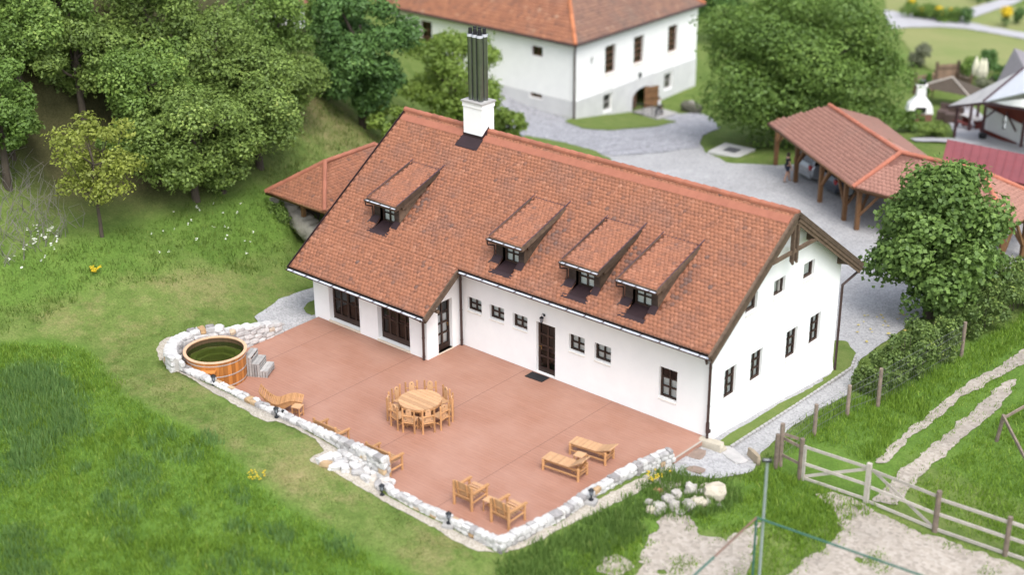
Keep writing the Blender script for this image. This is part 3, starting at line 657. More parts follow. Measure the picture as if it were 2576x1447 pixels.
# ------------------------------------------------------------------ the white house
SL = (7.04-3.53)/(4.31+.70)
def rz_(y): return 3.53+SL*(y+.7)
def rb_(y): return 7.04-(y-4.31)*.705
house = thing('house', 'long white house with red tiled roof, four dormers and low front wing', 'house', (0, 0, 0))
wl = MB(); BZ = -1.7
GWIN = [(.94, 1.0, 1.69, 2.15), (2.60, 1.0, 3.36, 2.15), (4.95, .98, 5.72, 2.13), (6.60, .96, 7.38, 2.12), (2.02, 3.86, 2.78, 4.52), (3.83, 3.86, 4.59, 4.50), (5.83, 3.84, 6.59, 4.49)]
FWIN = [(-10.97, 1.57, -10.25, 2.12), (-9.85, 1.56, -9.12, 2.12), (-8.70, 1.55, -7.99, 2.10), (-6.03, 1.42, -5.31, 2.08), (-4.87, 1.42, -4.13, 2.08), (-2.04, .88, -1.29, 2.06)]
FDOOR = (-7.57, .03, -6.67, 2.10)
facade(wl, (0, 0, 0), (1, 0, 0), (0, 1, 0), [(-11.34, BZ), (0, BZ), (0, rz_(0)-.17), (-11.34, rz_(0)-.17)], FWIN+[FDOOR], .17)
top = rz_(0)-.17
facade(wl, (0, 0, 0), (0, 1, 0), (-1, 0, 0), [(0, BZ), (8.62, BZ), (8.62, rb_(8.62)-.17), (4.31, 6.87), (0, top)], GWIN, .17)
WDOOR = [(-16.72, .10, -14.99, 2.30, .30), (-13.98, .10, -12.26, 2.30, .30)]
facade(wl, (0, -1.87, 0), (1, 0, 0), (0, 1, 0), [(-17.6, BZ), (-11.34, BZ), (-11.34, rz_(-1.87)-.17), (-17.6, rz_(-1.87)-.17)], WDOOR, .30)
SDOOR = (-1.27, .05, -.48, 2.12)
facade(wl, (-11.34, 0, 0), (0, 1, 0), (-1, 0, 0), [(-1.87, BZ), (0, BZ), (0, top), (-1.87, rz_(-1.87)-.17)], [SDOOR], .2)
facade(wl, (-17.6, 0, 0), (0, 1, 0), (1, 0, 0), [(-1.87, BZ), (8.62, BZ), (8.62, rb_(8.62)-.17), (4.31, 6.87), (-1.87, rz_(-1.87)-.17)], [], .2)
facade(wl, (0, 8.62, 0), (1, 0, 0), (0, -1, 0), [(-17.6, BZ), (0, BZ), (0, rb_(8.62)-.17), (-17.6, rb_(8.62)-.17)], [], .2)
# battered base of the gable wall, rounded corner bead
wl.add([(0.002, .05, -.05), (0.002, 8.6, -.35), (.16, 8.6, -1.5), (.16, .05, -.9), (0.002, .05, -.9), (.002, 8.6, -1.5)], [(0, 3, 2, 1), (0, 4, 3), (1, 2, 5)], .5)
wl.build('wall', WHITE, house)
for h in FWIN:
    casement(house, (0, 0, 0), (1, 0, 0), (0, 1, 0), h, 2, 3 if h[3]-h[1] > 1 else 2, curtain=True, sill=STRAW, depth=.11, fr=.07, mul=.055, curt_h=.66 if h[3]-h[1] > 1 else .95)
for h in GWIN:
    casement(house, (0, 0, 0), (0, 1, 0), (-1, 0, 0), h, 2 if h[1] < 2 else 1, 3 if h[1] < 2 else 1, curtain=True, sill=STRAW, depth=.10, fr=.075 if h[1] < 2 else .10, curt_h=.97)
for h in WDOOR:
    casement(house, (0, -1.87, 0), (1, 0, 0), (0, 1, 0), h, 2, 3, 'french_door', depth=.22, fr=.09, mul=.07, curtain=False, bottom=.16, leaves=2)
    s = MB(); s.bb(h[0]-.01, -1.93, .02, h[2]+.01, -1.62, .099); s.build('door_step', SILL, house)
d = casement(house, (0, 0, 0), (1, 0, 0), (0, 1, 0), FDOOR, 2, 4, 'door', depth=.13, fr=.09, mul=.07, curtain=False, bottom=.12, handle=(-7.40, .95))
d = casement(house, (-11.34, 0, 0), (0, 1, 0), (-1, 0, 0), SDOOR, 2, 4, 'door', depth=.15, fr=.08, mul=.06, curtain=True, bottom=.14, handle=(-.60, .95), curt_h=.7)
s = MB(); s.bb(-11.5, -1.28, .005, -11.30, -.47, .05); s.build('door_step', SILL, house)
inn = MB(); inn.bb(-17.5, 1.9, -.2, -.3, 2.0, 3.4); inn.bb(-2.6, .3, 0, -2.5, 1.9, 3.2); inn.bb(-17.5, .1, 2.75, -.3, 1.9, 2.8); inn.bb(-17.5, 4.3, 2.75, -.1, 4.4, 6.2); inn.bb(-3.0, .2, 0, -2.9, 8.5, 2.7)
inn.build('inner_partition', mat('inner_wall_plaster', (.30, .28, .26), (.25, .24, .22), rough=.9), house)

# roof: slab + tiles as one mesh
DORM = [(-16.08, -14.46), (-9.70, -8.10), (-6.27, -4.63), (-3.78, -2.16)]
CHX0, CHX1, CHY0, CHY1 = -14.58, -13.60, 3.90, 4.62
XL, XR, XW = -18.2, .5, -10.75
def keep_main(x, y, u, v):
    k = ~((x > CHX0-.05) & (x < CHX1+.05) & (y > CHY0-.45) & (y < CHY1))
    for a, b in DORM:
        k &= ~((x > a+.42) & (x < b-.36) & (y > -.42) & (y < .3))
        k &= ~((x > a+.02) & (x < b-.02) & (y > .0) & (y < 2.42))
    return k
def patchy(x, y, r):  # darkens the tiles in a slanted patch right of each dormer
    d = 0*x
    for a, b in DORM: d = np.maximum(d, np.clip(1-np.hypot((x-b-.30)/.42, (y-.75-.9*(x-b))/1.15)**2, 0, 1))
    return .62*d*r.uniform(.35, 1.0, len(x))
Dv = np.array([0, 1, SL]); Dv /= np.linalg.norm(Dv); Lm = math.hypot(5.01, 5.01*SL); Lw = math.hypot(1.87, 1.87*SL)
nrow = round(Lw/.148); RHx = Lw/nrow
P1 = tile_arrays((XL, -.70, rz_(-.70)), (1, 0, 0), Dv, XR-XL, Lm-.03, rh=RHx, keep=keep_main, seed=3, dark=patchy)
P2 = tile_arrays((XL, -2.57, rz_(-2.57)), (1, 0, 0), Dv, XW-XL, Lw+.02, rh=RHx, seed=4)
Db = np.array([0, -1, .705]); Db /= np.linalg.norm(Db)
P3 = tile_arrays((XR, 9.32, rb_(9.32)), (-1, 0, 0), Db, XR-XL, math.hypot(5.01, 5.01*.705)-.03, tw=.25, rh=.25, seed=5)
def rslab(x0, x1, y0, y1): return slab([(x0, y0, rz_(y0)), (x1, y0, rz_(y0)), (x1, y1, rz_(y1)), (x0, y1, rz_(y1))], .15)
bands = [rslab(XL, XR, -.70, -.36), rslab(XL, XR, .42, 4.31)]; xp = XL
for a, b in DORM: bands.append(rslab(xp, a+.45, -.36, .42)); xp = b-.39
bands.append(rslab(xp, XR, -.36, .42))
s2 = slab([(XL, -2.57, rz_(-2.57)), (XW, -2.57, rz_(-2.57)), (XW, -.70, rz_(-.70)), (XL, -.70, rz_(-.70))], .15)
s3 = slab([(XL, 4.31, 7.04), (XR, 4.31, 7.04), (XR, 9.32, rb_(9.32)), (XL, 9.32, rb_(9.32))], .15)
# ventilation tiles: small raised noses scattered in a row
vm = MB()
for (y_, xs_) in ((3.25, np.arange(-12.6, .2, .75)), (-.15, np.array([-1.55, -1.1, -.55, .1])), (-.3, np.array([-11.6, -10.6, -10.2, -7.6, -7.2])), (-1.4, np.arange(-17.3, -11, .85)), (.35, np.array([-13.9, -13.3, -12.8, -12.2, -11.5]))):
    for x_ in xs_:
        if keep_main(np.array([x_]), np.array([y_]), 0, 0)[0]:
            z_ = rz_(y_)+.035; vm.add([(x_-.05, y_, z_), (x_+.05, y_, z_), (x_, y_+.16, z_+.16*SL+.01), (x_, y_-.02, z_+.06)], [(0, 1, 3), (1, 2, 3), (2, 0, 3)], .9)
pass
V, F, A = join([P1, P2, P3, prism_arr(vm)]); nt_ = len(F)
Vs, Fs, As = join([prism_arr(q) for q in bands+[s2, s3]])
F2 = np.concatenate([F, Fs+len(V)]); mi = np.concatenate([np.zeros(nt_, int)]+[slab_mi(len(prism_arr(q)[1]), 4) for q in bands+[s2, s3]])
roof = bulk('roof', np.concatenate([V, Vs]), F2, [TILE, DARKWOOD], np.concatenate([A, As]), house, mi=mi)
rm = MB(); x = XL
while x < XR-.05:
    e = min(x+.40, XR); rm.bar((x-.03, 4.31, 7.055+random.uniform(-.006, .006)), (e, 4.31, 7.045), .125, .105, 10); x = e
rm.build('ridge_tiles', RIDGE, roof, smooth=False)
sg = MB(); k_ = 0
for x_ in np.arange(-17.9, .4, .42):
    sg.box((x_, 3.97, rz_(3.97)+.040), (.416, .30, .018), 0, .45+.2*random.random(), 0, rx=math.atan(SL))
sg.build('top_course', RIDGE, roof)

gutter(house, (XW+.05, -.79, 3.455), (XR-.03, -.79, 3.435))
gutter(house, (XL-.02, -2.66, 2.145), (XW+.02, -2.66, 2.125))
gutter(house, (XR, 9.40, 3.36), (XL, 9.40, 3.36))
def pipe(pts, r=.05, name='downpipe'):
    m = MB()
    for a, b in zip(pts[:-1], pts[1:]): m.bar(a, b, r, r, 10, .5)
    for i in range(1, len(pts)-1): m.lathe([(r*.6, -r), (r*1.02, 0), (r*.6, r)], pts[i], 8, .5)
    a, b = Vector(pts[-2]), Vector(pts[-1])
    for t in (.08, .5, .92): q = a.lerp(b, t); m.bar(q-(b-a).normalized()*.02, q+(b-a).normalized()*.02, r*1.18, r*1.18, 10, .5)
    return m.build(name, GUTTER, house)
pipe([(.34, -.78, 3.36), (.34, -.74, 3.22), (.09, -.10, 2.98), (.09, -.10, -.45)])
pipe([(-11.17, -.78, 3.36), (-11.20, -.6, 3.22), (-11.22, -.10, 3.02), (-11.22, -.10, .0)])
pipe([(-10.90, -2.65, 2.04), (-11.0, -2.4, 1.98), (-11.45, -1.96, 1.86), (-11.46, -1.96, 0)])
pipe([(.36, 9.40, 3.28), (.34, 9.32, 3.15), (.08, 8.70, 2.75), (.08, 8.68, -1.0)])
sh = MB(); sh.bar((.09, -.10, .25), (.09, -.10, .62), .068, .068, 10); sh.box((.16, -.10, .33), (.08, .08, .12)); sh.build('pipe_boot', GUTTER, house)
# eaves and verge timbers
t = MB()
for o, (xx, w_, hh) in enumerate(((.52, .03, .17), (.495, .04, .30), (.45, .05, .42))):
    t.beam((xx, -.72, rz_(-.72)-hh/2+.04), (xx, 4.31, 7.04-hh/2+.04), w_, hh, var=.3+.3*o)
    t.beam((xx, 9.34, rb_(9.34)-hh/2+.04), (xx, 4.31, 7.04-hh/2+.04), w_, hh, var=.3+.3*o)
t.build('bargeboard', OLDWOOD, house)
t = MB(); t.beam((XW+.03, -2.60, rz_(-2.60)-.10), (XW+.03, -.72, rz_(-.72)-.10), .05, .26, var=.5); t.beam((XW-.02, -2.60, rz_(-2.60)-.16), (XW-.02, -.72, rz_(-.72)-.16), .05, .24, var=.4)
t.bar((XW-.15, -1.85, 2.18), (XW+.02, -1.85, 2.18), .07, .07, 4); t.beam((-11.4, -2.5, 2.02), (-10.8, -2.5, 2.0), .1, .12)
t.build('bargeboard', OLDWOOD, house)
t = MB(); t.beam((XL-.03, -2.60, rz_(-2.60)-.06), (XL-.03, 4.31, 6.98), .03, .2); t.beam((XL-.03, 9.32, rb_(9.32)-.06), (XL-.03, 4.31, 6.98), .03, .2); t.build('bargeboard', SHEET, house)
t = MB(); t.bb(XL, -2.57, 2.02, XW, -2.545, 2.18); t.bb(XW, -.70, 3.32, XR, -.675, 3.49); t.build('fascia', DARKWOOD, house)
c0 = onp(1949, 659, 0, .42); c1 = onp(2054, 600, 0, .42); zc = (c0[2]+c1[2])/2
t = MB(); t.beam((.42, c0[1]-.15, zc), (.42, c1[1]+.05, zc), .09, .13, var=.8); t.build('collar_beam', OLDWOOD, house)
for dy in (-.13, .13):
    t = MB(); t.beam((.42, 4.31+dy, 6.75), (.42, 4.31+dy, zc-.35), .11, .13, upv=(1, 0, 0), var=.5); t.ext([(.36, 4.31+dy-.06, zc-.35), (.48, 4.31+dy-.06, zc-.35), (.48, 4.31+dy-.06, zc-.47)], (0, .12, 0)); t.build('king_post', OLDWOOD, house)
for (y_, z_) in ((1.02, rz_(1.02)-.30), (c1[1]+.12, rb_(c1[1]+.12)-.30), (8.35, rb_(8.35)-.30)):
    t = MB(); t.beam((-.02, y_, z_), (.47, y_, z_), .16, .18); t.ext([(.0, y_-.08, z_-.09), (.38, y_-.08, z_-.09), (.0, y_-.08, z_-.16)], (0, .16, 0)); t.build('purlin_end', OLDWOOD, house)

# chimney
ch = MB(); ch.bb(CHX0, CHY0, 6.2, CHX1, CHY1, 8.02); ch.bb(CHX0-.03, CHY0-.03, 8.02, CHX1+.03, CHY1+.03, 8.20)
chim = ch.build('chimney', WHITE, house)
cp = MB(); cp.bb(CHX0-.07, CHY0-.07, 8.203, CHX1+.07, CHY1+.07, 8.27); cp.build('cap', CONC, chim)
fl = MB(); zf = rz_(CHY0)
fl.add([(CHX0-.03, CHY0-.015, zf-.05), (CHX1+.03, CHY0-.015, zf-.05), (CHX1+.03, CHY0-.015, zf+.17), (CHX0-.03, CHY0-.015, zf+.17)], [(0, 1, 2, 3)], .5)
fl.add([(CHX1+.015, CHY0-.03, zf-.05), (CHX1+.015, 4.31, 7.04), (CHX1+.015, 4.31, 7.28), (CHX1+.015, CHY0-.03, zf+.17)], [(0, 1, 2, 3)], .5)
fl.add([(CHX0-.10, CHY0-.46, rz_(CHY0-.46)+.045), (CHX1+.10, CHY0-.46, rz_(CHY0-.46)+.045), (CHX1+.06, CHY0-.01, zf+.05), (CHX0-.06, CHY0-.01, zf+.05)], [(0, 1, 2, 3)], .5)
fl.build('flashing', SHEET, chim)
for i in range(3):
    for j in range(2):
        x_ = CHX0+.25+i*.245; y_ = CHY0+.22+j*.27
        p = MB(); p.bar((x_, y_, 8.26), (x_, y_, 10.93), .118, .118, 16)
        for zz in (9.0, 9.75): p.bar((x_, y_, zz), (x_, y_, zz+.05), .124, .124, 16)
        p.bar((x_, y_, 10.82), (x_, y_, 10.93), .13, .13, 16, None, 1)
        p.bar((x_, y_, 10.93), (x_, y_, 11.15), .075, .075, 12, None, 2)
        p.build('flue_pipe', [STEEL, ZINC, RUBBER], chim, smooth=False)

# dormers
for (xa, xb) in DORM:
    yf, ye, yb = .10, -.13, 2.42; ze, zb = 4.93, 5.72; sd_ = (zb-ze)/(yb-ye)
    zr = lambda y: ze+sd_*(y-ye)
    x0, x1 = xa+.13, xb-.12; w0, w1 = xa+.45, xb-.39; yw = .24; zw = 3.98
    b = MB()
    for (p, q) in ((x0, w0), (w1, x1)):                      # boarded cheeks either side of the window
        n = 6; lo_ = rz_(yf)-.12; hi_ = zr(yf)-.10
        for k in range(n): b.bb(p, yf+.006*(k % 2), lo_+(hi_-lo_)*k/n+.006, q, yf+.30, lo_+(hi_-lo_)*(k+1)/n-.006)
        b.bb(p, yf+.02, lo_, q, yf+.28, hi_)
    ck = []
    for xx, s_ in ((x0-.006, 1), (x1+.006, -1)):             # side walls
        b_ = MB(); ck.append(b_); b_.ext([(xx, yf+.26, rz_(yf)-.2), (xx, yb+.05, rz_(yb)-.1), (xx, yb+.05, zr(yb)-.03), (xx, yf+.01, zr(yf)-.10), (xx, yf+.01, rz_(yf)-.1)], (s_*.05, 0, 0))
    for xx, s_ in ((w0, -1), (w1, 1)):                       # sides of the sunk well under the window
        b.ext([(xx, -.36, rz_(-.36)-.04), (xx, .42, zw-.05), (xx, .42, zr(.42)-.1), (xx, yf+.02, zr(yf)-.10), (xx, yf+.02, rz_(yf)-.0)], (s_*.03, 0, 0))
    b.bb(w0, yf+.04, zr(yf)-.30, w1, yf+.30, zr(yf)-.10)
    dm = b.build('dormer', mat('dormer_boards', (.060, .040, .034), (.034, .023, .02), rough=.7, scale=4, var=.3, bump=.2), house)
    for b_ in ck: b_.build('side_cheek', OLDWOOD, dm)
    tv = tile_arrays((xa+.03, ye, ze), (1, 0, 0), np.array([0, 1, sd_])/math.hypot(1, sd_), xb-xa-.06, math.hypot(yb-ye, zb-ze)+.10, rh=.135, tw=.157, seed=int(-xa*10), lift=.008)
    sl = prism_arr(slab([(xa, ye-.02, ze-.01), (xb, ye-.02, ze-.01), (xb, yb, zb-.01), (xa, yb, zb-.01)], .09))
    V, F, A = tv; V2 = np.concatenate([V, sl[0]]); F2 = np.concatenate([F, sl[1]+len(V)])
    bulk('dormer_roof', V2, F2, [TILE, OLDWOOD], np.concatenate([A, sl[2]]), dm, mi=np.concatenate([np.zeros(len(F), int), slab_mi(len(sl[1]), 4)]))
    v = MB(); v.beam((xb+.02, ye-.06, ze-.09), (xb+.02, yb-.1, zb-.045), .035, .20); v.beam((xa-.005, ye-.06, ze-.12), (xa-.005, yb-.1, zb-.085), .03, .18); v.bb(xa-.01, ye-.05, ze-.20, xb+.01, ye-.02, ze-.07)
    v.beam((xb-.05, yf+.1, zr(yf)-.22), (xb-.05, 1.55, zr(1.55)-.20), .06, .2); v.build('verge_board', OLDWOOD, dm)
    e = MB(); e.beam((xa-.015, ye, ze+.035), (xa-.015, yb+.10, rz_(yb+.10)+.03), .022, .02); e.build('edge_trim', TRIM, dm); e = MB(); e.beam((xb+.015, ye, ze+.03), (xb+.015, yb+.2, rz_(yb+.2)+.05), .03, .025); e.build('edge_trim', TRIM, dm); e = MB(); e.beam((xa, yb+.01, zb+.028), (xb, yb+.01, zb+.028), .05, .012); e.build('top_flashing', TRIM, dm)
    gutter(dm, (xa-.06, ye-.10, ze-.06), (xb+.03, ye-.10, ze-.07), .06)
    p = MB(); q_ = [(xa-.02, ye-.10, ze-.12), (xa-.02, ye-.08, ze-.30), (x0-.05, yf-.04, ze-.38), (x0-.05, yf-.04, rz_(yf)-.02), (x0-.12, yf-.30, rz_(yf-.3)+.05)]
    p.tube(q_, .03, 8); p.build('downpipe', GUTTER, dm)
    casement(dm, (0, yw-.1, 0), (1, 0, 0), (0, 1, 0), (w0+.005, zw, w1-.005, zr(yf)-.28), 2, 2, depth=.1, fr=.065, mul=.05, curtain=True, curt_h=1.0)
    f = MB(); zl = lambda y: rz_(y)+.035
    f.add([(w0, yw+.02, zw+.02), (w1, yw+.02, zw+.02), (w1, -.36, zl(-.36)), (w0, -.36, zl(-.36))], [(3, 2, 1, 0)], .3)
    f.add([(w0-.22, -.355, zl(-.355)+.003), (w1+.12, -.355, zl(-.355)+.003), (w1+.12, -.50, zl(-.50)-.004), (w0-.22, -.50, zl(-.50)-.004)], [(3, 2, 1, 0)], .9)
    for (p_, q_) in ((x0-.10, w0-.005), (w1+.005, x1+.06)):
        f.add([(p_, yf-.003, rz_(yf)+.10), (q_, yf-.003, rz_(yf)+.10), (q_, yf-.24, zl(yf-.24)+.004), (p_, yf-.24, zl(yf-.24)+.004)], [(3, 2, 1, 0)], .7)
    for q_ in (w0-.004, w1+.004):
        f.add([(q_, yf+.02, rz_(yf)+.10), (q_, yf+.02, zw), (q_, -.36, rz_(-.36)-.03), (q_, -.36, zl(-.36)+.02), (q_, yf-.24, zl(yf-.24)+.004)], [(0, 1, 2, 3, 4)], .4)
    f.build('flashing', SHEET, dm)

# wall lamp beside the door, small flood light under the eave, door mat
l = MB(); lx = -7.17; l.bar((lx, -.01, 2.46), (lx, -.03, 2.46), .05, .05, 10); l.tube([(lx, -.02, 2.46), (lx, -.1, 2.56), (lx, -.16, 2.52)], .012, 6)
l.lathe([(.01, .16), (.09, .09), (.075, .08)], (lx, -.17, 2.32), 6); l.lathe([(.04, -.1), (.05, -.085)], (lx, -.17, 2.32), 6, closed=True)
for k in range(6):
    a_ = 2*math.pi*k/6; l.bar((lx+.045*math.cos(a_), -.17+.045*math.sin(a_), 2.23), (lx+.07*math.cos(a_), -.17+.07*math.sin(a_), 2.40), .006, n=4)
wlamp = l.build('wall_lamp', BLACK, house); l2 = MB(); l2.lathe([(.04, -.08), (.062, .08)], (lx, -.17, 2.32), 6); l2.build('lamp_glass', LAMPGLASS, wlamp)
l = MB(); l.lathe([(.03, 0), (.07, .03), (.07, .11), (.03, .14)], (-10.98, -.12, 3.0), 10, closed=True); l.build('security_lamp', ZINC, house)
m_ = MB(); m_.box((-7.28, -.30, .012), (.80, .46, .022), R(2)); tag(m_.build('door_mat', RUBBER), 'dark grey rubber door mat on the red deck before the front door', 'door mat')
# ------------------------------------------------------------------ other buildings
def vplane(px, py, P, n):
    d = ray(px, py); P = np.array(P, float)[:2]; n = np.array(n, float)[:2]
    return C0+d*(((P-C0[:2])@n)/(d[:2]@n))
def roof_plane(corners, seed, tw=.22, rh=.2, thick=.024, under=.12):
    """tiled roof plane from corners (eave first two, counter-clockwise seen from above)"""
    c = [np.array(p, float) for p in corners]; U = c[1]-c[0]; U = U/np.linalg.norm(U); Nn = np.cross(U, c[2]-c[0]); Nn /= np.linalg.norm(Nn); D = np.cross(Nn, U)
    us = [(p-c[0])@U for p in c]; vs = [(p-c[0])@D for p in c]; u0, u1, L = min(us), max(us), max(vs)
    poly = list(zip(us, vs))
    def keep(x, y, u, v): return inside(poly, np.asarray(u)+u0, np.asarray(v)+rh*.5)
    V, F, A = tile_arrays(c[0]+U*u0, U, D, u1-u0, L, tw, rh, keep=keep, seed=seed, thick=thick)
    s = prism_arr(slab(corners, under)); return V, F, A, s
def make_roof(name, planes, mats, parent, alt=(), **kw):
    Vs = []; Fs = []; As = []; Ms = []; b = 0
    for i, pl in enumerate(planes):
        V, F, A, s = roof_plane(pl, i+11, **kw)
        k_ = mats[2:] and i in alt; t_ = 2 if k_ else 0; ms_ = slab_mi(len(s[1]), len(pl)); ms_[ms_ == 0] = t_
        for v, f, a, m in ((V, F, A, np.full(len(F), t_)), (s[0], s[1], s[2], ms_)):
            Vs.append(v); Fs.append(f+b); As.append(a); Ms.append(m); b += len(v)
    return bulk(name, np.concatenate(Vs), np.concatenate(Fs), mats, np.concatenate(As), parent, mi=np.concatenate(Ms))
def ridge_line(parent, segs, m, r=.12, step=.4):
    mb = MB()
    for a, b in segs:
        a = Vector(a); b = Vector(b); n = max(1, int((b-a).length/step)); d = (b-a)/n
        for i in range(n): mb.bar(a+d*i+Vector((0, 0, .03)), a+d*(i+1)+d*.06+Vector((0, 0, .03)), r*.86, r, 9)
    return mb.build('ridge_tiles', m, parent)

# manor
manor = thing('manor_house', 'large white manor with grey plinth and old clay hip roof beyond the yard', 'house', (-35.25, 37.05, -4.8))
def mbuild(mb, name, m, par=None): 
    o = mb.build(name, m, par or manor)
    if par is None or par is manor: o.location = (35.25, -37.05, 4.8)
    return o
MX, MY, MW, MD, MZ, ME = -35.25, 37.05, 27.0, 14.2, -8.5, .42
w = MB()
RW = [(40.37, -2.50, 41.56, -.55), (43.60, -2.50, 44.77, -.57), (47.65, -2.55, 48.82, -.60)]; BW = [(40.25, -5.05, 41.13, -3.92), (47.35, -5.15, 48.27, -4.02)]
DO = (43.50, -6.20, 46.0, -4.30); NI = (38.80, -1.45, 39.05, -.95)
facade(w, (MX, 0, 0), (0, 1, 0), (-1, 0, 0), [(MY, MZ), (MY+MD, MZ), (MY+MD, ME), (MY, ME)], [h+(.25,) for h in RW+BW]+[DO+(.5,), NI+(.15,)])
LWN = [(-49.2, -2.15, -48.1, -.25), (-38.92, -1.05, -37.95, -.36), (-39.07, -3.95, -38.0, -3.62), (-44.6, -2.15, -43.4, -.25), (-54.0, -2.15, -52.8, -.25)]
facade(w, (0, MY, 0), (1, 0, 0), (0, 1, 0), [(MX-MW, MZ), (MX, MZ), (MX, ME), (MX-MW, ME)], [h+(.22,) for h in LWN])
facade(w, (MX-MW, 0, 0), (0, 1, 0), (1, 0, 0), [(MY, MZ), (MY+MD, MZ), (MY+MD, ME), (MY, ME)], [])
facade(w, (0, MY+MD, 0), (1, 0, 0), (0, -1, 0), [(MX-MW, MZ), (MX, MZ), (MX, ME), (MX-MW, ME)], [])
mbuild(w, 'wall', WHITE)
pl = MB()
n_ = 12                                                     # arched head of the doorway
for k in range(n_):
    a0, a1 = math.pi*k/n_, math.pi*(k+1)/n_; yc, hw = (DO[0]+DO[2])/2, (DO[2]-DO[0])/2
    p = [(MX+.064, yc-math.cos(a)*hw, -4.95+math.sin(a)*.65) for a in (a0, a1)]
    pl.add([p[0], p[1], (p[1][0], p[1][1], -4.27), (p[0][0], p[0][1], -4.27)], [(0, 1, 2, 3)], .5)
def pbox(a, b, skip):
    prev = a
    for s0, s1 in skip+[(b, b)]:
        if s0 > prev: pl.add([(MX+.06, prev, MZ), (MX+.06, s0, MZ), (MX+.06, s0, -3.60), (MX+.06, prev, -3.60), (MX+.003, prev, -3.56), (MX+.003, s0, -3.56), (MX+.003, prev, MZ), (MX+.003, s0, MZ)], [(0, 1, 2, 3), (3, 2, 5, 4), (0, 3, 4, 6), (1, 7, 5, 2)], .5)
        prev = s1
pbox(MY, MY+MD, [(40.15, 41.23), (43.5, 46.0), (47.25, 48.37)])
for (a, b) in ((40.15, 41.23), (47.25, 48.37)): pl.add([(MX+.06, a, MZ), (MX+.06, b, MZ), (MX+.06, b, -5.22), (MX+.06, a, -5.22)], [(0, 1, 2, 3)], .5); pl.add([(MX+.06, a, -3.88), (MX+.06, b, -3.88), (MX+.06, b, -3.6), (MX+.06, a, -3.6)], [(0, 1, 2, 3)], .5)
pl.add([(MX+.06, 43.5, -4.28), (MX+.06, 46.0, -4.28), (MX+.06, 46.0, -3.60), (MX+.06, 43.5, -3.60)], [(0, 1, 2, 3)], .5)
pl.add([(MX-MW, MY-.06, MZ), (MX+.06, MY-.06, MZ), (MX+.06, MY-.06, -3.60), (-37.9, MY-.06, -3.60), (-37.9, MY-.06, -4.0), (-39.1, MY-.06, -4.0), (-39.1, MY-.06, -3.6), (MX-MW, MY-.06, -3.60)], [(7, 6, 5, 0), (5, 4, 1, 0), (4, 3, 2, 1)], .5)
mbuild(pl, 'plinth', PLINTH)
BRWOOD = mat('manor_window_wood', (.17, .09, .055), (.10, .055, .035), rough=.6, scale=3, var=.2)
for h in RW: f = casement(manor, (MX, 0, 0), (0, 1, 0), (-1, 0, 0), h, 2, 4, depth=.18, fr=.12, mul=.09, curtain=False, wood=BRWOOD, sill=SILL); f.location = (35.25, -37.05, 4.8)
for h in BW: f = casement(manor, (MX, 0, 0), (0, 1, 0), (-1, 0, 0), h, 2, 2, depth=.15, fr=.07, mul=.05, curtain=False, wood=GREYWOOD); f.location = (35.25, -37.05, 4.8)
for h in LWN: f = casement(manor, (0, MY, 0), (1, 0, 0), (0, 1, 0), h, 2, 3 if h[3]-h[1] > 1 else 1, depth=.15, fr=.1, mul=.08, curtain=False, wood=BRWOOD, sill=SILL if h[3]-h[1] > 1 else None); f.location = (35.25, -37.05, 4.8)
dd = MB(); dd.box((MX+.30, 45.42, -5.25), (.07, 1.15, 1.75), R(-22), .6)
for z_ in (-5.8, -5.2, -4.7): dd.box((MX+.345, 45.40, z_), (.05, 1.05, .10), R(-22), .2)
mbuild(dd, 'door', mat('brown_plank_door', (.20, .105, .05), (.13, .07, .035), rough=.6, scale=3, var=.3))
d2 = MB(); d2.bb(MX-.48, 43.52, -6.2, MX-.40, 44.6, -4.35); mbuild(d2, 'door', BRWOOD)
rl = MB()
RA, RB, RC = Vector(at(1592, 287)), Vector(at(1648, 300)), Vector(at(1668, 292))
for a, b in ((RA, RB), (RB, RC)):
    n = max(3, int((b-a).length/.16))
    for i in range(n+1): q = a.lerp(b, i/n); rl.bar(q-Vector((0, 0, .1)), q+Vector((0, 0, .9)), .016 if i % 6 else .03, n=5)
    for h_ in (.12, .9): rl.bar(a+Vector((0, 0, h_)), b+Vector((0, 0, h_)), .025, n=6)
mbuild(rl, 'railing', BLACK)
st = MB(); a, b, c = Vector(at(1590, 285)), Vector(at(1655, 303)), Vector(at(1705, 287)); d_ = a+(c-b)
st.ext([a-Vector((0, 0, .15)), b-Vector((0, 0, .15)), c-Vector((0, 0, .15)), d_-Vector((0, 0, .15))], (0, 0, .27)); mbuild(st, 'landing', CONC)
OV = .35; e = ME-.05
A_, B_, Cc, D_ = (MX-MW-OV, MY-OV, e), (MX+OV, MY-OV, e), (MX+OV, MY+MD+OV, e), (MX-MW-OV, MY+MD+OV, e)
hw = (MD+2*OV)/2; H = e+hw*.82; R1_, R2_ = (MX+OV-hw, MY-OV+hw, H), (MX-MW-OV+hw, MY-OV+hw, H)
mr = make_roof('roof', [[A_, B_, R1_, R2_], [B_, Cc, R1_], [Cc, D_, R2_, R1_], [D_, A_, R2_]], [TILEOLD, OLDWOOD, TILEGREY], manor, alt=(1,), tw=.30, rh=.28, thick=.03)
mr.location = (35.25, -37.05, 4.8)
rg = ridge_line(mr, [(B_, R1_), (A_, R2_), (Cc, R1_), (R2_, R1_)], mat('old_ridge_tiles', (.45, .17, .075), (.38, .13, .06), rough=.7, scale=3, var=.15), .15, .45)
g_ = MB()
for a, b in (((A_[0], A_[1]-.06, e-.05), (B_[0]+.06, B_[1]-.06, e-.05)), ((B_[0]+.06, B_[1]-.06, e-.05), (Cc[0]+.06, Cc[1], e-.05))): g_.bar(a, b, .085, n=10)
mbuild(g_, 'gutter', GUTTER)
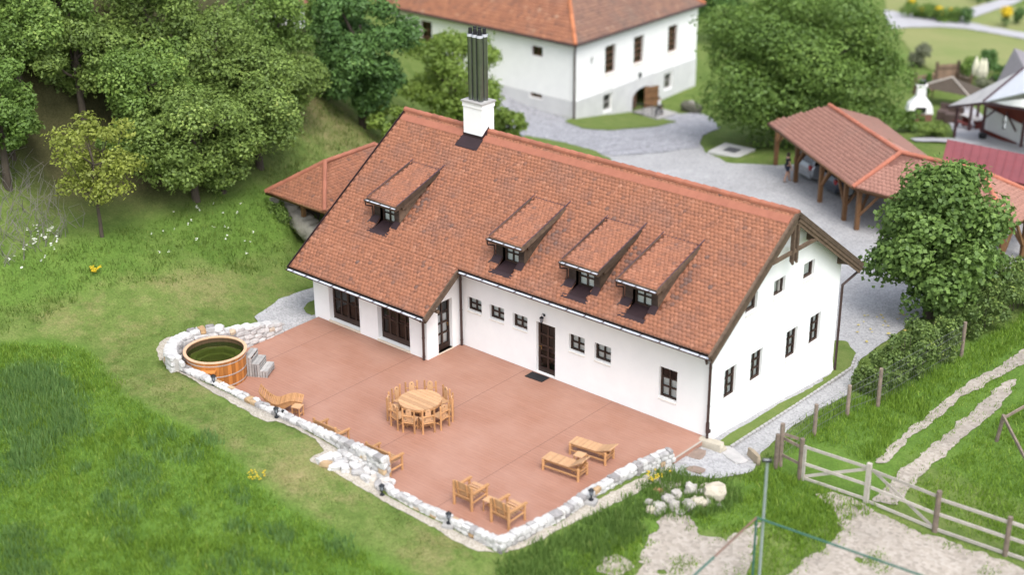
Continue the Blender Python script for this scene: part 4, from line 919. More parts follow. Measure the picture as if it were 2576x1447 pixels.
p = MB(); p.tube([(MX+OV, MY-OV, e-.1), (MX+.12, MY-.12, e-.7), (MX+.12, MY-.12, -5.3)], .075, 8); mbuild(p, 'downpipe', GUTTER)
p = MB(); p.lathe([(.05, -.15), (.13, .1), (.02, .2)], (MX+.15, 44.26, -3.35), 8, closed=True); p.bar((MX, 44.26, -3.2), (MX+.15, 44.26, -3.15), .02); mbuild(p, 'wall_lamp', BLACK)

# open carport with cars
GC = -1.75
cp = thing('carport', 'open timber carport with long pink tiled roof beside the gravel yard', 'carport', (-7, 26, GC))
E0, E1, E2, B2, BK1, BK0 = (-16.22, 29.9, .55), (-7.67, 23.83, .55), (.32, 23.66, .55), (.42, 28.1, .5), (-4.6, 28.7, .35), (-12.3, 35.0, .35)
Q0, Q1, Q2 = (-11.92, 29.89+1.0, 2.05), (-6.35, 25.85, 2.05), (-2.28, 25.81, 2.05)
Q0 = (-12.9, 30.5, 2.05)
cr = make_roof('roof', [[E0, E1, Q1, Q0], [E1, E2, Q2, Q1], [E2, B2, Q2], [B2, BK1, Q1, Q2], [BK1, BK0, Q0, Q1]], [TILEPINK, POSTWOOD], cp, thick=.007)
cr.location = (7, -26, -GC)
ridge_line(cr, [(Q0, Q1), (Q1, Q2), (E1, Q1), (E2, Q2), (B2, Q2)], mat('pink_ridge_tiles', (.42, .155, .095), (.36, .125, .08), rough=.7, scale=3, var=.12), .12)
def cpost(x, y, ins, name='post'):
    z0 = gz(x, y)-.1; b = MB(); b.beam((x, y, z0), (x, y, .42), .2, .2, upv=(.6, .8, 0)); o = b.build(name, POSTWOOD, cp, loc=(7, -26, -GC))
    for s_ in ins:
        b = MB(); dx, dy = s_; b.beam((x, y, -1.05), (x+dx*1.15, y+dy*1.15, .42), .11, .13); b.build('brace', POSTWOOD, cp, loc=(7, -26, -GC))
d1 = (.815, -.58); n1 = (.58, .815)
for px_, py_ in ((1950.7, 414.6), (2000.6, 459.5), (2061.6, 508.5), (2122, 555.4)):
    q = at(px_, py_); cpost(q[0], q[1], [(n1[0], n1[1]), d1 if px_ < 2120 else (-d1[0], -d1[1])])
q = at(2154, 579.4); cpost(q[0], q[1], [(.1, 1), (1, 0)])
q = at(2512, 682); cpost(q[0], q[1], [(-1, 0), (0, 1)]); q = at(2570, 649); cpost(q[0], q[1], [(-1, 0), (0, -1)])
for x_ in (-4.8, -2.2): cpost(x_, 24.25, [(0, 1), (1, 0)])
for k in range(5): cpost(-12.0+k*1.9, 34.2-k*1.4, [])
b = MB(); b.beam((-16.0, 30.2, .34), (-7.5, 24.2, .34), .16, .18); b.beam((-7.5, 24.2, .34), (.15, 24.1, .34), .16, .18); b.build('eave_beam', POSTWOOD, cp, loc=(7, -26, -GC))

CARGLASS = mat('dark_car_glass', (.015, .018, .022), (.012, .014, .018), rough=.08, spec=.6)
def paint(name, c):
    m, t, bs, new, lk = nodes(name); bs.inputs['Base Color'].default_value = (*c, 1); bs.inputs['Roughness'].default_value = .28; bs.inputs['Metallic'].default_value = .35; bs.inputs['Coat Weight'].default_value = .6; return m
def car(label, loc, rz, colr, length=4.3, width=1.78, height=1.5):
    """nose along +x"""
    root = thing('car', label, 'car', loc, rz); P = paint('car_paint_'+str(len(bpy.data.materials)), colr); L = length/2; hw = width/2; h = height
    prof = [(-L, .42), (-L-.02, .80), (-L+.10, 1.0), (L-1.2, .98), (L-.25, .84), (L, .62), (L-.02, .34), (L-.35, .24), (-L+.3, .24)]
    m = MB(); n = len(prof); sec = []
    for yy, k in ((-1, .96), (-.92, 1.0), (-.6, 1.02), (.6, 1.02), (.92, 1.0), (1, .96)): sec.append([(x*k, yy*hw, z+(0.03 if abs(yy) < .9 else 0)) for x, z in prof])
    vs = [p for s_ in sec for p in s_]; fs = []
    for j in range(len(sec)-1):
        for i in range(n): fs.append((j*n+i, j*n+(i+1) % n, (j+1)*n+(i+1) % n, (j+1)*n+i))
    fs += [tuple(range(n-1, -1, -1)), tuple(range((len(sec)-1)*n, len(sec)*n))]; m.add(vs, fs, .5)
    top = [(-L+.30, h-.05), (-L+.7, h), (L-1.9, h-.02), (L-2.1, h-.04)]
    m.add([(-L+.45, -hw*.72, h-.06), (L-2.0, -hw*.72, h-.05), (L-2.0, hw*.72, h-.05), (-L+.45, hw*.72, h-.06), (-L+.5, -hw*.66, h), (L-2.15, -hw*.66, h), (L-2.15, hw*.66, h), (-L+.5, hw*.66, h)],
          [(0, 1, 5, 4), (1, 2, 6, 5), (2, 3, 7, 6), (3, 0, 4, 7), (4, 5, 6, 7)], .5)
    m.build('body', P, root, smooth=False)
    g = MB(); a = .99
    lo = [(-L+.10, -hw*.90, a), (L-1.15, -hw*.90, a), (L-1.15, hw*.90, a), (-L+.10, hw*.90, a)]; hi = [(-L+.45, -hw*.72, h-.06), (L-2.0, -hw*.72, h-.05), (L-2.0, hw*.72, h-.05), (-L+.45, hw*.72, h-.06)]
    for nm, i, j in (('side_window', 0, 1), ('windscreen', 1, 2), ('side_window', 2, 3), ('rear_window', 3, 0)):
        w_ = MB(); w_.add([lo[i], lo[j], hi[j], hi[i]], [(0, 1, 2, 3)], .5); w_.build(nm, CARGLASS, root)
    pil = MB()
    for i in range(4): pil.beam(lo[i], hi[i], .09, .07)
    for sgn in (-1, 1): pil.beam((-.1, sgn*hw*.905, a), (-.15, sgn*hw*.72, h-.05), .07, .05)
    pil.build('pillar', P, root)
    for sx in (-L+.78, L-.82):
        for sy in (-1, 1):
            w_ = MB(); y_ = sy*(hw-.09); w_.bar((sx, y_-.1, .33), (sx, y_+.1, .33), .33, n=20); wo = w_.build('wheel', RUBBER, root)
            r_ = MB(); r_.bar((sx, y_+sy*.085, .33), (sx, y_+sy*.106, .33), .21, n=16)
            for k in range(5):
                t_ = 2*math.pi*k/5; r_.beam((sx, y_+sy*.11, .33), (sx+.19*math.cos(t_), y_+sy*.11, .33+.19*math.sin(t_)), .02, .05, upv=(math.sin(t_), 0, -math.cos(t_)))
            r_.build('rim', GALV, wo)
    for sy in (-1, 1):
        t_ = MB(); t_.box((-L+.03, sy*hw*.80, .88), (.16, .24, .24)); t_.build('tail_light', mat('red_tail_light', (.35, .01, .015), (.3, .01, .012), rough=.2), root)
        t_ = MB(); t_.box((L-.16, sy*hw*.74, .70), (.2, .34, .16)); t_.build('headlight', LAMPGLASS, root)
        t_ = MB(); t_.box((L-1.5, sy*(hw+.08), 1.03), (.10, .17, .12)); t_.build('mirror', P, root)
    t_ = MB(); t_.box((-L-.03, 0, .62), (.02, .52, .11)); t_.build('number_plate', WHITE, root)
    t_ = MB(); t_.box((-L-.02, 0, .42), (.10, width*.94, .20)); t_.build('bumper', P, root)
    return root
hd = math.atan2(n1[1], n1[0])+.12
c2 = at(2075, 486)+np.array([.58, .815, 0])*2.05; c1 = at(2016, 448)+np.array([.58, .815, 0])*2.1
car('dark grey car parked under the carport, nearer of the two', (c2[0], c2[1], gz(c2[0], c2[1])+.06), hd, (.05, .06, .085), 4.1, 1.75, 1.48)
car('silver grey car parked under the carport beside the standing woman', (c1[0], c1[1], gz(c1[0], c1[1])+.06), hd, (.36, .38, .41), 4.4, 1.85, 1.62)

# low red metal roof behind the carport
ms = thing('shed', 'low shed with plain maroon metal roof behind the carport', 'shed', (-4.5, 31.3, -2.3))
K = [(-6.13, 30.11, .35), (.6, 30.0, .35), (-.2, 32.95, .85), (-7.06, 32.59, .85)]
s_ = slab(K, .06)
for k in range(16):
    u = k/15; a = Vector(K[0]).lerp(Vector(K[1]), u); b = Vector(K[3]).lerp(Vector(K[2]), u); s_.beam(a+Vector((0, 0, .01)), b+Vector((0, 0, .01)), .03, .04)
s_.build('roof', MAROON, ms, loc=(4.5, -31.3, 2.3))
s_ = MB(); s_.bb(-5.8, 30.3, -2.6, .2, 32.4, .28); s_.build('wall', OLDWOOD, ms, loc=(4.5, -31.3, 2.3))

# tiled shed dug into the bank behind the house
sh_ = thing('shed', 'small open shed with hipped terracotta roof dug into the grassy bank', 'shed', (-22.6, 5.2, .25))
zE, zR = 2.6, 3.95; S0, S1, S2, S3 = (-24.62, 1.79, zE), (-20.80, 1.79, zE), (-20.75, 8.4, zE), (-24.6, 8.4, zE); RA_, RB_ = (-22.62, 3.62, zR), (-22.66, 6.65, zR)
sr = make_roof('roof', [[S0, S1, RA_], [S1, S2, RB_, RA_], [S2, S3, RB_], [S3, S0, RA_, RB_]], [TILE, POSTWOOD], sh_, tw=.17, rh=.148); sr.location = (22.6, -5.2, -.25)
ridge_line(sr, [(S1, RA_), (S0, RA_), (RA_, RB_), (S2, RB_), (S3, RB_)], RIDGE, .11)
for x_, y_, zb in ((-23.15, 2.65, .85), (-21.0, 2.3, .2), (-21.1, 8.0, .2), (-24.2, 8.0, .2)):
    b = MB(); b.beam((x_, y_, zb), (x_, y_, zE-.1), .16, .16, upv=(1, 0, 0)); b.build('post', POSTWOOD, sh_, loc=(22.6, -5.2, -.25))
    for dx in (-.45, .45):
        b = MB(); b.beam((x_, y_, zE-.75), (x_+dx, y_, zE-.12), .09, .09); b.build('brace', POSTWOOD, sh_, loc=(22.6, -5.2, -.25))
b = MB(); b.bb(-24.3, 2.9, .2, -24.15, 8.1, 2.5); b.bb(-24.1, 7.9, .2, -21.2, 8.05, 2.5); b.build('back_wall', mat('dark_shed_boards', (.06, .045, .035), (.035, .028, .024), rough=.9, scale=3), sh_, loc=(22.6, -5.2, -.25))

# neighbour's house at the right edge
dN = np.array([.902, -.432]); nN = np.array([-.432, -.902])
hb = at(2475, 337); zE = -1.46; A0 = np.array([-12.87, 45.06, zE])
nh = thing('chalet', 'white chalet with pale metal porch roof and dark red gable boards at right edge', 'house', (float(hb[0]), float(hb[1]), float(hb[2])))
off = tuple(-hb)
def W3(u, v, z): return (hb[0]+dN[0]*u-nN[0]*v, hb[1]+dN[1]*u-nN[1]*v, z)
gy = float(hb[2])
w = MB(); facade(w, (hb[0], hb[1], 0), (dN[0], dN[1], 0), (-nN[0], -nN[1], 0), [(0, gy-1.5), (8, gy-1.5), (8, zE+.7), (0, zE+.1)], [(1.42, gy+.75, 1.78, gy+1.65, .12), (4.4, gy+.75, 4.9, gy+1.65, .12)])
w.add([W3(0, 0, gy-1.5), W3(0, 6, gy-1.5), W3(0, 6, zE+.1), W3(0, 0, zE+.1)], [(3, 2, 1, 0)], .5); w.build('wall', WHITE, nh, loc=off)
for h in ((1.42, gy+.75, 1.78, gy+1.65), (4.4, gy+.75, 4.9, gy+1.65)): f = casement(nh, (hb[0], hb[1], 0), (dN[0], dN[1], 0), (-nN[0], -nN[1], 0), h, 1, 2, depth=.08, fr=.05, curtain=False); f.location = off
ROOFM = mat('pale_metal_roof', (.62, .63, .66), (.54, .55, .58), rough=.35, metal=.2, scale=2)
REDWOOD = mat('dark_red_boards', (.16, .03, .02), (.11, .02, .016), rough=.6, scale=3, var=.25)
C_ = vplane(2576, 233, A0, nN); Bq = vplane(2473, 257, A0, nN); Hq = vplane(2576, 172, A0-2.2*np.array([nN[0], nN[1], 0]), nN); Kq = vplane(2497, 227, A0-2.5*np.array([nN[0], nN[1], 0]), nN)
ex = np.array([dN[0]*5, dN[1]*5, 0])
kz = (C_[2]-Bq[2])/np.linalg.norm((C_-Bq)[:2]); ex1 = ex+np.array([0, 0, 0])
slab([A0, Bq, Hq, Kq], .07).build('porch_roof', mat('grey_porch_roof', (.44, .43, .42), (.36, .35, .35), rough=.5, scale=2), nh, loc=off)
slab([Bq+[0, 0, .02], C_+[0, 0, .02], C_+ex, Hq+ex, Hq+[0, 0, .02]], .08).build('roof', ROOFM, nh, loc=off)
b = MB(); b.beam(Bq+[0, 0, .05], Hq+[0, 0, .05], .1, .12); b.beam(A0-[0, 0, .06], Bq-[0, 0, .06], .05, .14); b.beam(Bq-[0, 0, .06], C_+ex-[0, 0, .06], .05, .16); b.build('verge_board', mat('purple_brown_board', (.09, .05, .06), (.06, .035, .042), rough=.5), nh, loc=off)
K0 = vplane(2500, 214, A0-3.5*np.array([nN[0], nN[1], 0]), nN); K1 = vplane(2552, 120, A0-5.0*np.array([nN[0], nN[1], 0]), nN)
slab([Kq+[0, 0, .05], Hq+[0, 0, .05], Hq+ex+[0, 0, .05], K1+ex*1.2, K1], .08).build('upper_roof', mat('grey_slate_roof', (.25, .23, .24), (.19, .175, .185), rough=.7, scale=3, bump=.3, bscale=20), nh, loc=off)
b = MB(); b.add([W3(-.3, -.12, zE-.25), W3(8, -.12, zE-.75), W3(8, -.12, zE+.9), W3(2.4, -.12, zE+.3), W3(-.6, -.12, zE+.0)], [(0, 1, 2, 3, 4)], .5); b.build('gable_boards', REDWOOD, nh, loc=off)
POSTP = mat('purple_brown_post', (.11, .055, .06), (.08, .04, .045), rough=.55, scale=3)
for px_, py_ in ((2400, 345), (2470, 343), (2567.6, 372), (2437, 330), (2455, 322)):
    q = at(px_, py_); b = MB(); b.beam((q[0], q[1], q[2]-.2), (q[0], q[1], zE-.02), .13, .13, upv=(.9, -.43, 0)); b.build('porch_post', POSTP, nh, loc=off)
for u_, s_ in ((.1, 1), (2.9, -1)):
    b = MB(); b.beam(W3(u_+.0, -.2, zE-1.0), W3(u_+s_*1.0, -.2, zE-.1), .07, .09); b.build('brace', POSTP, nh, loc=off)
b = MB(); b.beam(W3(0, -.35, gy+.35), W3(3.2, -.35, gy+.35), .06, .25); b.build('rail', REDWOOD, nh, loc=off)
tr = pxpoly([(2405, 352), (2470, 372), (2600, 420), (2600, 330), (2480, 300), (2440, 262), (2395, 262), (2372, 290), (2392, 318)])
sheet('terrace', tr, PATH, .06, .02, step=.4)
# ------------------------------------------------------------------ the red deck and its stone walls
m_ = MB(); m_.ext([(x, y, -.16) for x, y in DECK], (0, 0, .16))
dk = m_.build('deck', DECKM); tag(dk, kind='structure')
m_ = MB(); pass
m_.beam((-.0, -1.95, -.004), (.03, .0, -.004), .07, .016, var=.5); o = m_.build('deck_edge_trim', mat('grey_edge_trim', (.40, .36, .31), (.34, .31, .27), rough=.5)); o.parent = dk

def stone_wall(name, label, pts, width, courses=.2, ln=(.22, .5), cat='stone wall', face=True, capd=1.0):
    """dry stone wall along pts (x, y, base z, top z)"""
    core = MB(); st = MB()
    P = [Vector(p[:2]) for p in pts]
    S = []; L = 0
    for i in range(len(P)):
        a = P[max(i-1, 0)]; b = P[min(i+1, len(P)-1)]; t = (b-a).normalized(); S.append(Vector((-t.y, t.x)))
    hw = width/2-.05
    vs = []
    for p, s, q in zip(P, S, pts):
        for k, z in ((-1, q[2]), (1, q[2]), (1, q[3]-.05), (-1, q[3]-.05)): vs.append((p.x+s.x*hw*k, p.y+s.y*hw*k, z))
    fs = []
    for i in range(len(P)-1):
        for k in range(4): fs.append((4*i+k, 4*i+(k+1) % 4, 4*i+4+(k+1) % 4, 4*i+4+k))
    fs += [(3, 2, 1, 0), tuple(4*(len(P)-1)+k for k in range(4))]
    core.add(vs, fs, .5)
    for i in range(len(P)-1):
        a, b = P[i], P[i+1]; seg = (b-a).length; d = (b-a)/seg; ang = math.atan2(d.y, d.x); side = Vector((-d.y, d.x))
        zb0, zt0 = pts[i][2], pts[i][3]; zb1, zt1 = pts[i+1][2], pts[i+1][3]
        u = 0
        while u < seg-.05:                                            # cap stones across the top
            l = min(random.uniform(*ln)*1.15, seg-u); c = a+d*(u+l/2); f = (u+l/2)/seg; zt = zt0+(zt1-zt0)*f; n = 1 if random.random() < .6 else 2
            for k in range(n):
                off = 0 if n == 1 else (k-.5)*width*.5
                st.rock((c.x+side.x*off, c.y+side.y*off, zt-.06+random.uniform(-.025, .03)), (l*1.04, width/n*1.06*capd, .20), ang+random.uniform(-.08, .08), .10)
            u += l
        if face:
            for sgn in (-1, 1):
                nc = max(1, int((max(zt0, zt1)-.12-min(zb0, zb1))/courses)+1)
                for c_ in range(nc):
                    u = random.uniform(-.1, 0)
                    while u < seg-.05:
                        l = random.uniform(*ln); f = min(max((u+l/2)/seg, 0), 1); zb = zb0+(zb1-zb0)*f; zt = zt0+(zt1-zt0)*f; z = zt-.12-courses*(c_+.5)
                        if z > zb-.1:
                            c = a+d*(u+l/2)+side*(sgn*(width/2-.075)); st.rock((c.x, c.y, z+random.uniform(-.02, .02)), (l*.99, .17, courses*1.02), ang+random.uniform(-.1, .1), .10)
                        u += l
    o = st.build(name, STONE); tag(o, label, cat)
    core.build('mortar_core', MORTAR, o); return o
random.seed(21)
stone_wall('stone_wall', 'long whitish stone wall between the pebble strip and both benches', [(-16.9, -9.14, -.25, .84), (-14.5, -9.14, -.25, .82), (-12.0, -9.14, -.25, .80), (-9.0, -9.14, -.25, .85), (-7.4, -9.14, -.25, .90), (-6.2, -9.16, -.25, .90)], .32, ln=(.15, .33))
ring = []
for k in range(12):
    a = R(128+(262-128)*k/11); rr = 1.57; ring.append((-16.45+rr*math.cos(a), -7.85+rr*math.sin(a), -.2, 1.28))
stone_wall('stone_wall', 'thick curved white stone wall wrapping around the hot tub', ring, .46, capd=1.0)
stone_wall('stone_wall', 'short sloping stone wall with rusty brown stones beside the gravel path', [(-17.62, -6.75, -.25, 1.0), (-17.62, -5.6, -.25, .86), (-17.6, -4.6, -.25, .6), (-17.6, -3.75, -.25, .36)], .42)
stone_wall('stone_wall', 'low white stone kerb wall from the taller wall end to the deck front corner', [(-6.3, -9.36, -.2, .2), (-5.6, -9.56, -.25, .19), (-3, -9.56, -.3, .20), (-1.1, -9.55, -.3, .22)], .27, courses=.16, ln=(.14, .3))
stone_wall('stone_wall', 'whitish stone wall along the right side of the deck above the weeds', [(-1.02, -9.62, -.4, .26), (-.84, -8.4, -.4, .22), (-.67, -7.0, -.4, .21), (-.69, -5.5, -.4, .21), (-.58, -4.2, -.4, .24), (-.40, -3.05, -.4, .32), (-.06, -2.05, -.4, .44)], .34, courses=.17, ln=(.15, .33))
# sloping bed of flat stones below the tall wall end
st = MB(); bp = pxpoly([(800, 1166), (868, 1138), (925, 1168), (972, 1218), (950, 1228), (895, 1200), (845, 1180)])
k = 0
BX = [p[0] for p in bp]; BY = [p[1] for p in bp]; pts_ = []
while k < 4000 and len(pts_) < 46:
    x = random.uniform(min(BX), max(BX)); y = random.uniform(min(BY), max(BY)); k += 1
    if inside(bp, np.array([x]), np.array([y]))[0] and all((x-a)**2+(y-b)**2 > .055 for a, b in pts_): pts_.append((x, y))
for x, y in pts_: st.rock((x, y, gz(x, y)+.05), (random.uniform(.28, .46), random.uniform(.22, .36), .24), random.uniform(0, 3), .14)
o = st.build('stone_apron', STONE); tag(o, 'sloping bed of flat whitish stones below the tall end of the deck wall', 'stone bed')
st = MB()
for q in [(712, 512), (728, 528), (745, 545), (758, 557), (770, 568), (785, 581), (800, 592), (815, 606)]:
    c = at(*q); st.rock((c[0]+.1, c[1]-.1, c[2]+.02), (1.0, .8, .8), random.uniform(-.3, .3)-.1, .14, var=.3)
o = st.build('stone_wall', mat('pale_rough_stone', (.42, .39, .33), (.26, .24, .20), rough=.95, scale=3, bump=.6), smooth=True); tag(o, 'rough pale stone wall holding the bank in front of the small shed', 'stone wall')

# ------------------------------------------------------------------ hot tub
TC = (-16.38, -7.86); TR, TH = 1.12, 1.1
tub = thing('hot_tub', 'round orange wooden hot tub filled with green water beside curved wall', 'hot tub', (TC[0], TC[1], 0))
m_ = MB(); n = 44
for k in range(n):
    a0, a1 = 2*math.pi*k/n, 2*math.pi*(k+.96)/n; ro, ri = TR, TR-.05; bt = .97
    vs = []
    for z, s in ((0.0, bt), (TH, 1.0)):
        for r_ in (ri, ro):
            for a in (a0, a1): vs.append((math.cos(a)*r_*s, math.sin(a)*r_*s, z))
    m_.add(vs, [(2, 3, 7, 6), (1, 0, 4, 5), (4, 6, 7, 5), (0, 2, 6, 4), (3, 1, 5, 7)], random.random())
m_.build('staves', CEDAR, tub)
m_ = MB(); m_.lathe([(TR-.07, TH), (TR+.045, TH), (TR+.045, TH+.035), (TR-.07, TH+.035), (TR-.07, TH)], n=44, var=.6); m_.build('rim', mat('pale_tub_rim', (.62, .40, .27), (.55, .34, .2), rough=.5, scale=5), tub)
for z in (.08, .50, .95):
    m_ = MB(); s = .97+.03*z/TH; m_.lathe([(TR*s+.003, z), (TR*s+.012, z+.005), (TR*s+.013, z+.04), (TR*s+.004, z+.045)], n=44); m_.build('hoop', mat('bright_hoop_metal', (.62, .60, .58), (.5, .48, .46), rough=.35, metal=.6), tub)
m_ = MB(); m_.lathe([(TR-.06, .02), (0.001, .02)], n=44); m_.build('floor', CEDAR, tub)
m_ = MB(); m_.lathe([((TR-.054)*.97, .02), (TR-.054, TH-.02)], n=44); m_.build('inner_wall', mat('wet_dark_staves', (.10, .06, .03), (.06, .038, .02), rough=.5, scale=3, stretch=(6, 6, .6)), tub)
for i, (ri, zt) in enumerate(((.66, .62), (.80, .78))):
    m_ = MB(); n8 = 9
    for k in range(n8):
        a0, a1 = 2*math.pi*k/n8, 2*math.pi*(k+1)/n8
        p = [(math.cos(a)*r_, math.sin(a)*r_, z) for r_, z in ((ri, zt), (TR-.08 if i else .86, zt)) for a in (a0, a1)]
        m_.add([p[0], p[1], p[3], p[2]], [(0, 1, 2, 3)], .5)
        m_.add([(math.cos(a0)*ri, math.sin(a0)*ri, .05), (math.cos(a1)*ri, math.sin(a1)*ri, .05), p[1], p[0]], [(0, 1, 2, 3)], .5)
    m_.build('inner_bench', mat('wet_bench_wood', (.34, .28, .14), (.27, .22, .11), rough=.5, scale=4), tub)
def m_water():
    m, t, b, new, lk = nodes('green_tub_water'); t.nodes.remove(b)
    tr = new('ShaderNodeBsdfTransparent'); tr.inputs[0].default_value = (.50, .62, .33, 1); gl = new('ShaderNodeBsdfGlossy'); gl.inputs['Roughness'].default_value = .03
    nz = new('ShaderNodeTexNoise'); nz.inputs['Scale'].default_value = 9; bp_ = new('ShaderNodeBump'); bp_.inputs['Strength'].default_value = .12; lk(nz.outputs[0], bp_.inputs['Height']); lk(bp_.outputs[0], gl.inputs['Normal'])
    df = new('ShaderNodeBsdfDiffuse'); df.inputs[0].default_value = (.05, .075, .02, 1); m1 = new('ShaderNodeMixShader'); m1.inputs[0].default_value = .26; lk(tr.outputs[0], m1.inputs[1]); lk(df.outputs[0], m1.inputs[2])
    fr = new('ShaderNodeFresnel'); fr.inputs[0].default_value = 1.33; mx = new('ShaderNodeMixShader'); lk(fr.outputs[0], mx.inputs[0]); lk(m1.outputs[0], mx.inputs[1]); lk(gl.outputs[0], mx.inputs[2])
    lk(mx.outputs[0], t.nodes['Material Output'].inputs['Surface']); return m
m_ = MB(); m_.lathe([(TR-.06, .93), (.001, .93)], n=44); m_.build('water', m_water(), tub)
a = R(-52); m_ = MB(); q = []
for t in (-.24, -.12, 0, .12, .24): q.append((math.cos(a+t)*(TR+.04), math.sin(a+t)*(TR+.04), .82))
for t in (.2, .0, -.2): q.append((math.cos(a+t)*(TR+.28), math.sin(a+t)*(TR+.28), .82))
m_.ext(q, (0, 0, .04)); sh2 = m_.build('shelf', CEDAR, tub)
m_ = MB(); m_.bar((math.cos(a)*TR, math.sin(a)*TR, .62), (math.cos(a)*(TR+.2), math.sin(a)*(TR+.2), .82), .03); m_.build('bracket', CEDAR, sh2)

stp = thing('tub_steps', 'grey weathered three-tread slatted steps up to the hot tub', 'steps', (-15.45, -6.62, 0), R(30))
for k, (x, h) in enumerate(((-.30, .80), (0, .54), (.30, .28))):
    for j in range(2):
        m_ = MB(); m_.box((x+(j-.5)*.145, 0, h-.015), (.135, .80, .03)); m_.build('tread', GREYWOOD, stp)
    m_ = MB()
    for s in (-.38, .38):
        for j in range(3): m_.box((x+(j-1)*.10, s, (h-.03)/2), (.075, .03, h-.03))
    for zz in np.arange(.1, h-.05, .11): m_.box((x+.14, 0, zz), (.02, .74, .075))
    m_.build('slat_side', GREYWOOD, stp)

# ------------------------------------------------------------------ log furniture
def leg(par, x, y, h, r=.035, name='leg', z0=0.0, mt=None): 
    b = MB(); b.bar((x, y, z0), (x, y, h), r, r*.97, 10); return b.build(name, mt or LOG, par)
def make_chair():
    t = thing('log_chair', '', 'chair')
    for sx in (-1, 1): leg(t, sx*.19, .18, .42, .03); leg(t, sx*.21, -.20, .92, .034, 'back_post')
    b = MB(); b.ext([(-.21, -.19, .42), (.21, -.19, .42), (.22, .22, .42), (-.22, .22, .42)], (0, 0, .035)); b.build('seat', LOGTOP, t)
    pr = [(-.10, .46), (.10, .46)]+[(.10*math.cos(a), .82+.10*math.sin(a)) for a in np.linspace(0, math.pi, 9)]
    b = MB(); b.ext([(x, -.17-.06*(z-.46), z) for x, z in pr], (0, .028, 0)); b.bar((0, -.2, .84), (0, -.14, .84), .016, m=1); b.build('back_slat', [LOGTOP, DARKWOOD], t)
    b = MB(); b.bar((-.21, -.215, .66), (.21, -.215, .66), .024); b.build('back_rail', LOG, t)
    b = MB(); b.bar((-.21, -.2, .39), (.21, -.2, .39), .022); b.bar((-.20, -.2, .2), (-.19, .18, .2), .02); b.bar((.20, -.2, .2), (.19, .18, .2), .02); b.bar((-.2, 0, .2), (.2, 0, .2), .02); b.build('stretcher', LOG, t)
    return t
TBL = (-8.40, -5.32)
tb = thing('round_table', 'large round wooden table in the middle of the ten log chairs', 'table', (TBL[0], TBL[1], 0))
b = MB(); RT = .755; npl = 9
for k in range(npl):
    x0, x1 = -RT+2*RT*k/npl+.006, -RT+2*RT*(k+1)/npl-.006; q = []
    xs = np.linspace(x0, x1, 5)
    for x in xs: q.append((x, -math.sqrt(max(RT*RT-x*x, 0)), .705))
    for x in xs[::-1]: q.append((x, math.sqrt(max(RT*RT-x*x, 0)), .705))
    b.ext([(p[1], p[0], p[2]) for p in q][::-1], (0, 0, .045))
b.build('tabletop', LOGTOP, tb)
b = MB(); b.lathe([(RT-.03, .64), (RT-.0, .64), (RT-.0, .704), (RT-.03, .704)], n=40); b.build('apron', LOG, tb)
a_ = .44
for a in (45, 135, 225, 315): leg(tb, a_*math.cos(R(a)), a_*math.sin(R(a)), .70, .055)
b = MB(); b.bar((-.33, -.33, .2), (.33, .33, .2), .03); b.bar((-.33, .33, .2), (.33, -.33, .2), .03); b.bar((-.5, 0, .66), (.5, 0, .66), .03); b.build('stretcher', LOG, tb)
proto = make_chair()
CL = {0: 'log chair on the right side of the two at the round table nearest the camera', 1: 'log chair at the round table, just right of the front pair',
      2: 'log chair at the right edge of the round table, seen from behind its side', 3: 'log chair at the far right of the round table, whole seat visible beside the tabletop', 4: 'log chair behind the round table with upright back, right of the rear pair',
      5: 'log chair behind the round table, left of the rear pair, knot hole in its slat', 6: 'log chair at the rear left of the round table, seat showing beside the tabletop', 7: 'log chair at the left edge of the round table seen edge-on',
      8: 'log chair at the front left of the round table, beside the front pair', 9: 'log chair on the left side of the two at the round table nearest the camera'}
for k in range(10):
    c = proto if k == 0 else copy_tree(proto)
    a = R(-45+18+36*k-4+random.uniform(-3, 3)); r_ = .90+random.uniform(-.03, .04)
    c.location = (TBL[0]+r_*math.cos(a), TBL[1]+r_*math.sin(a), 0); c.rotation_euler = (0, 0, a+math.pi/2+random.uniform(-.06, .06))
    tag(c, CL[k], 'chair', 'log chairs around the round table')
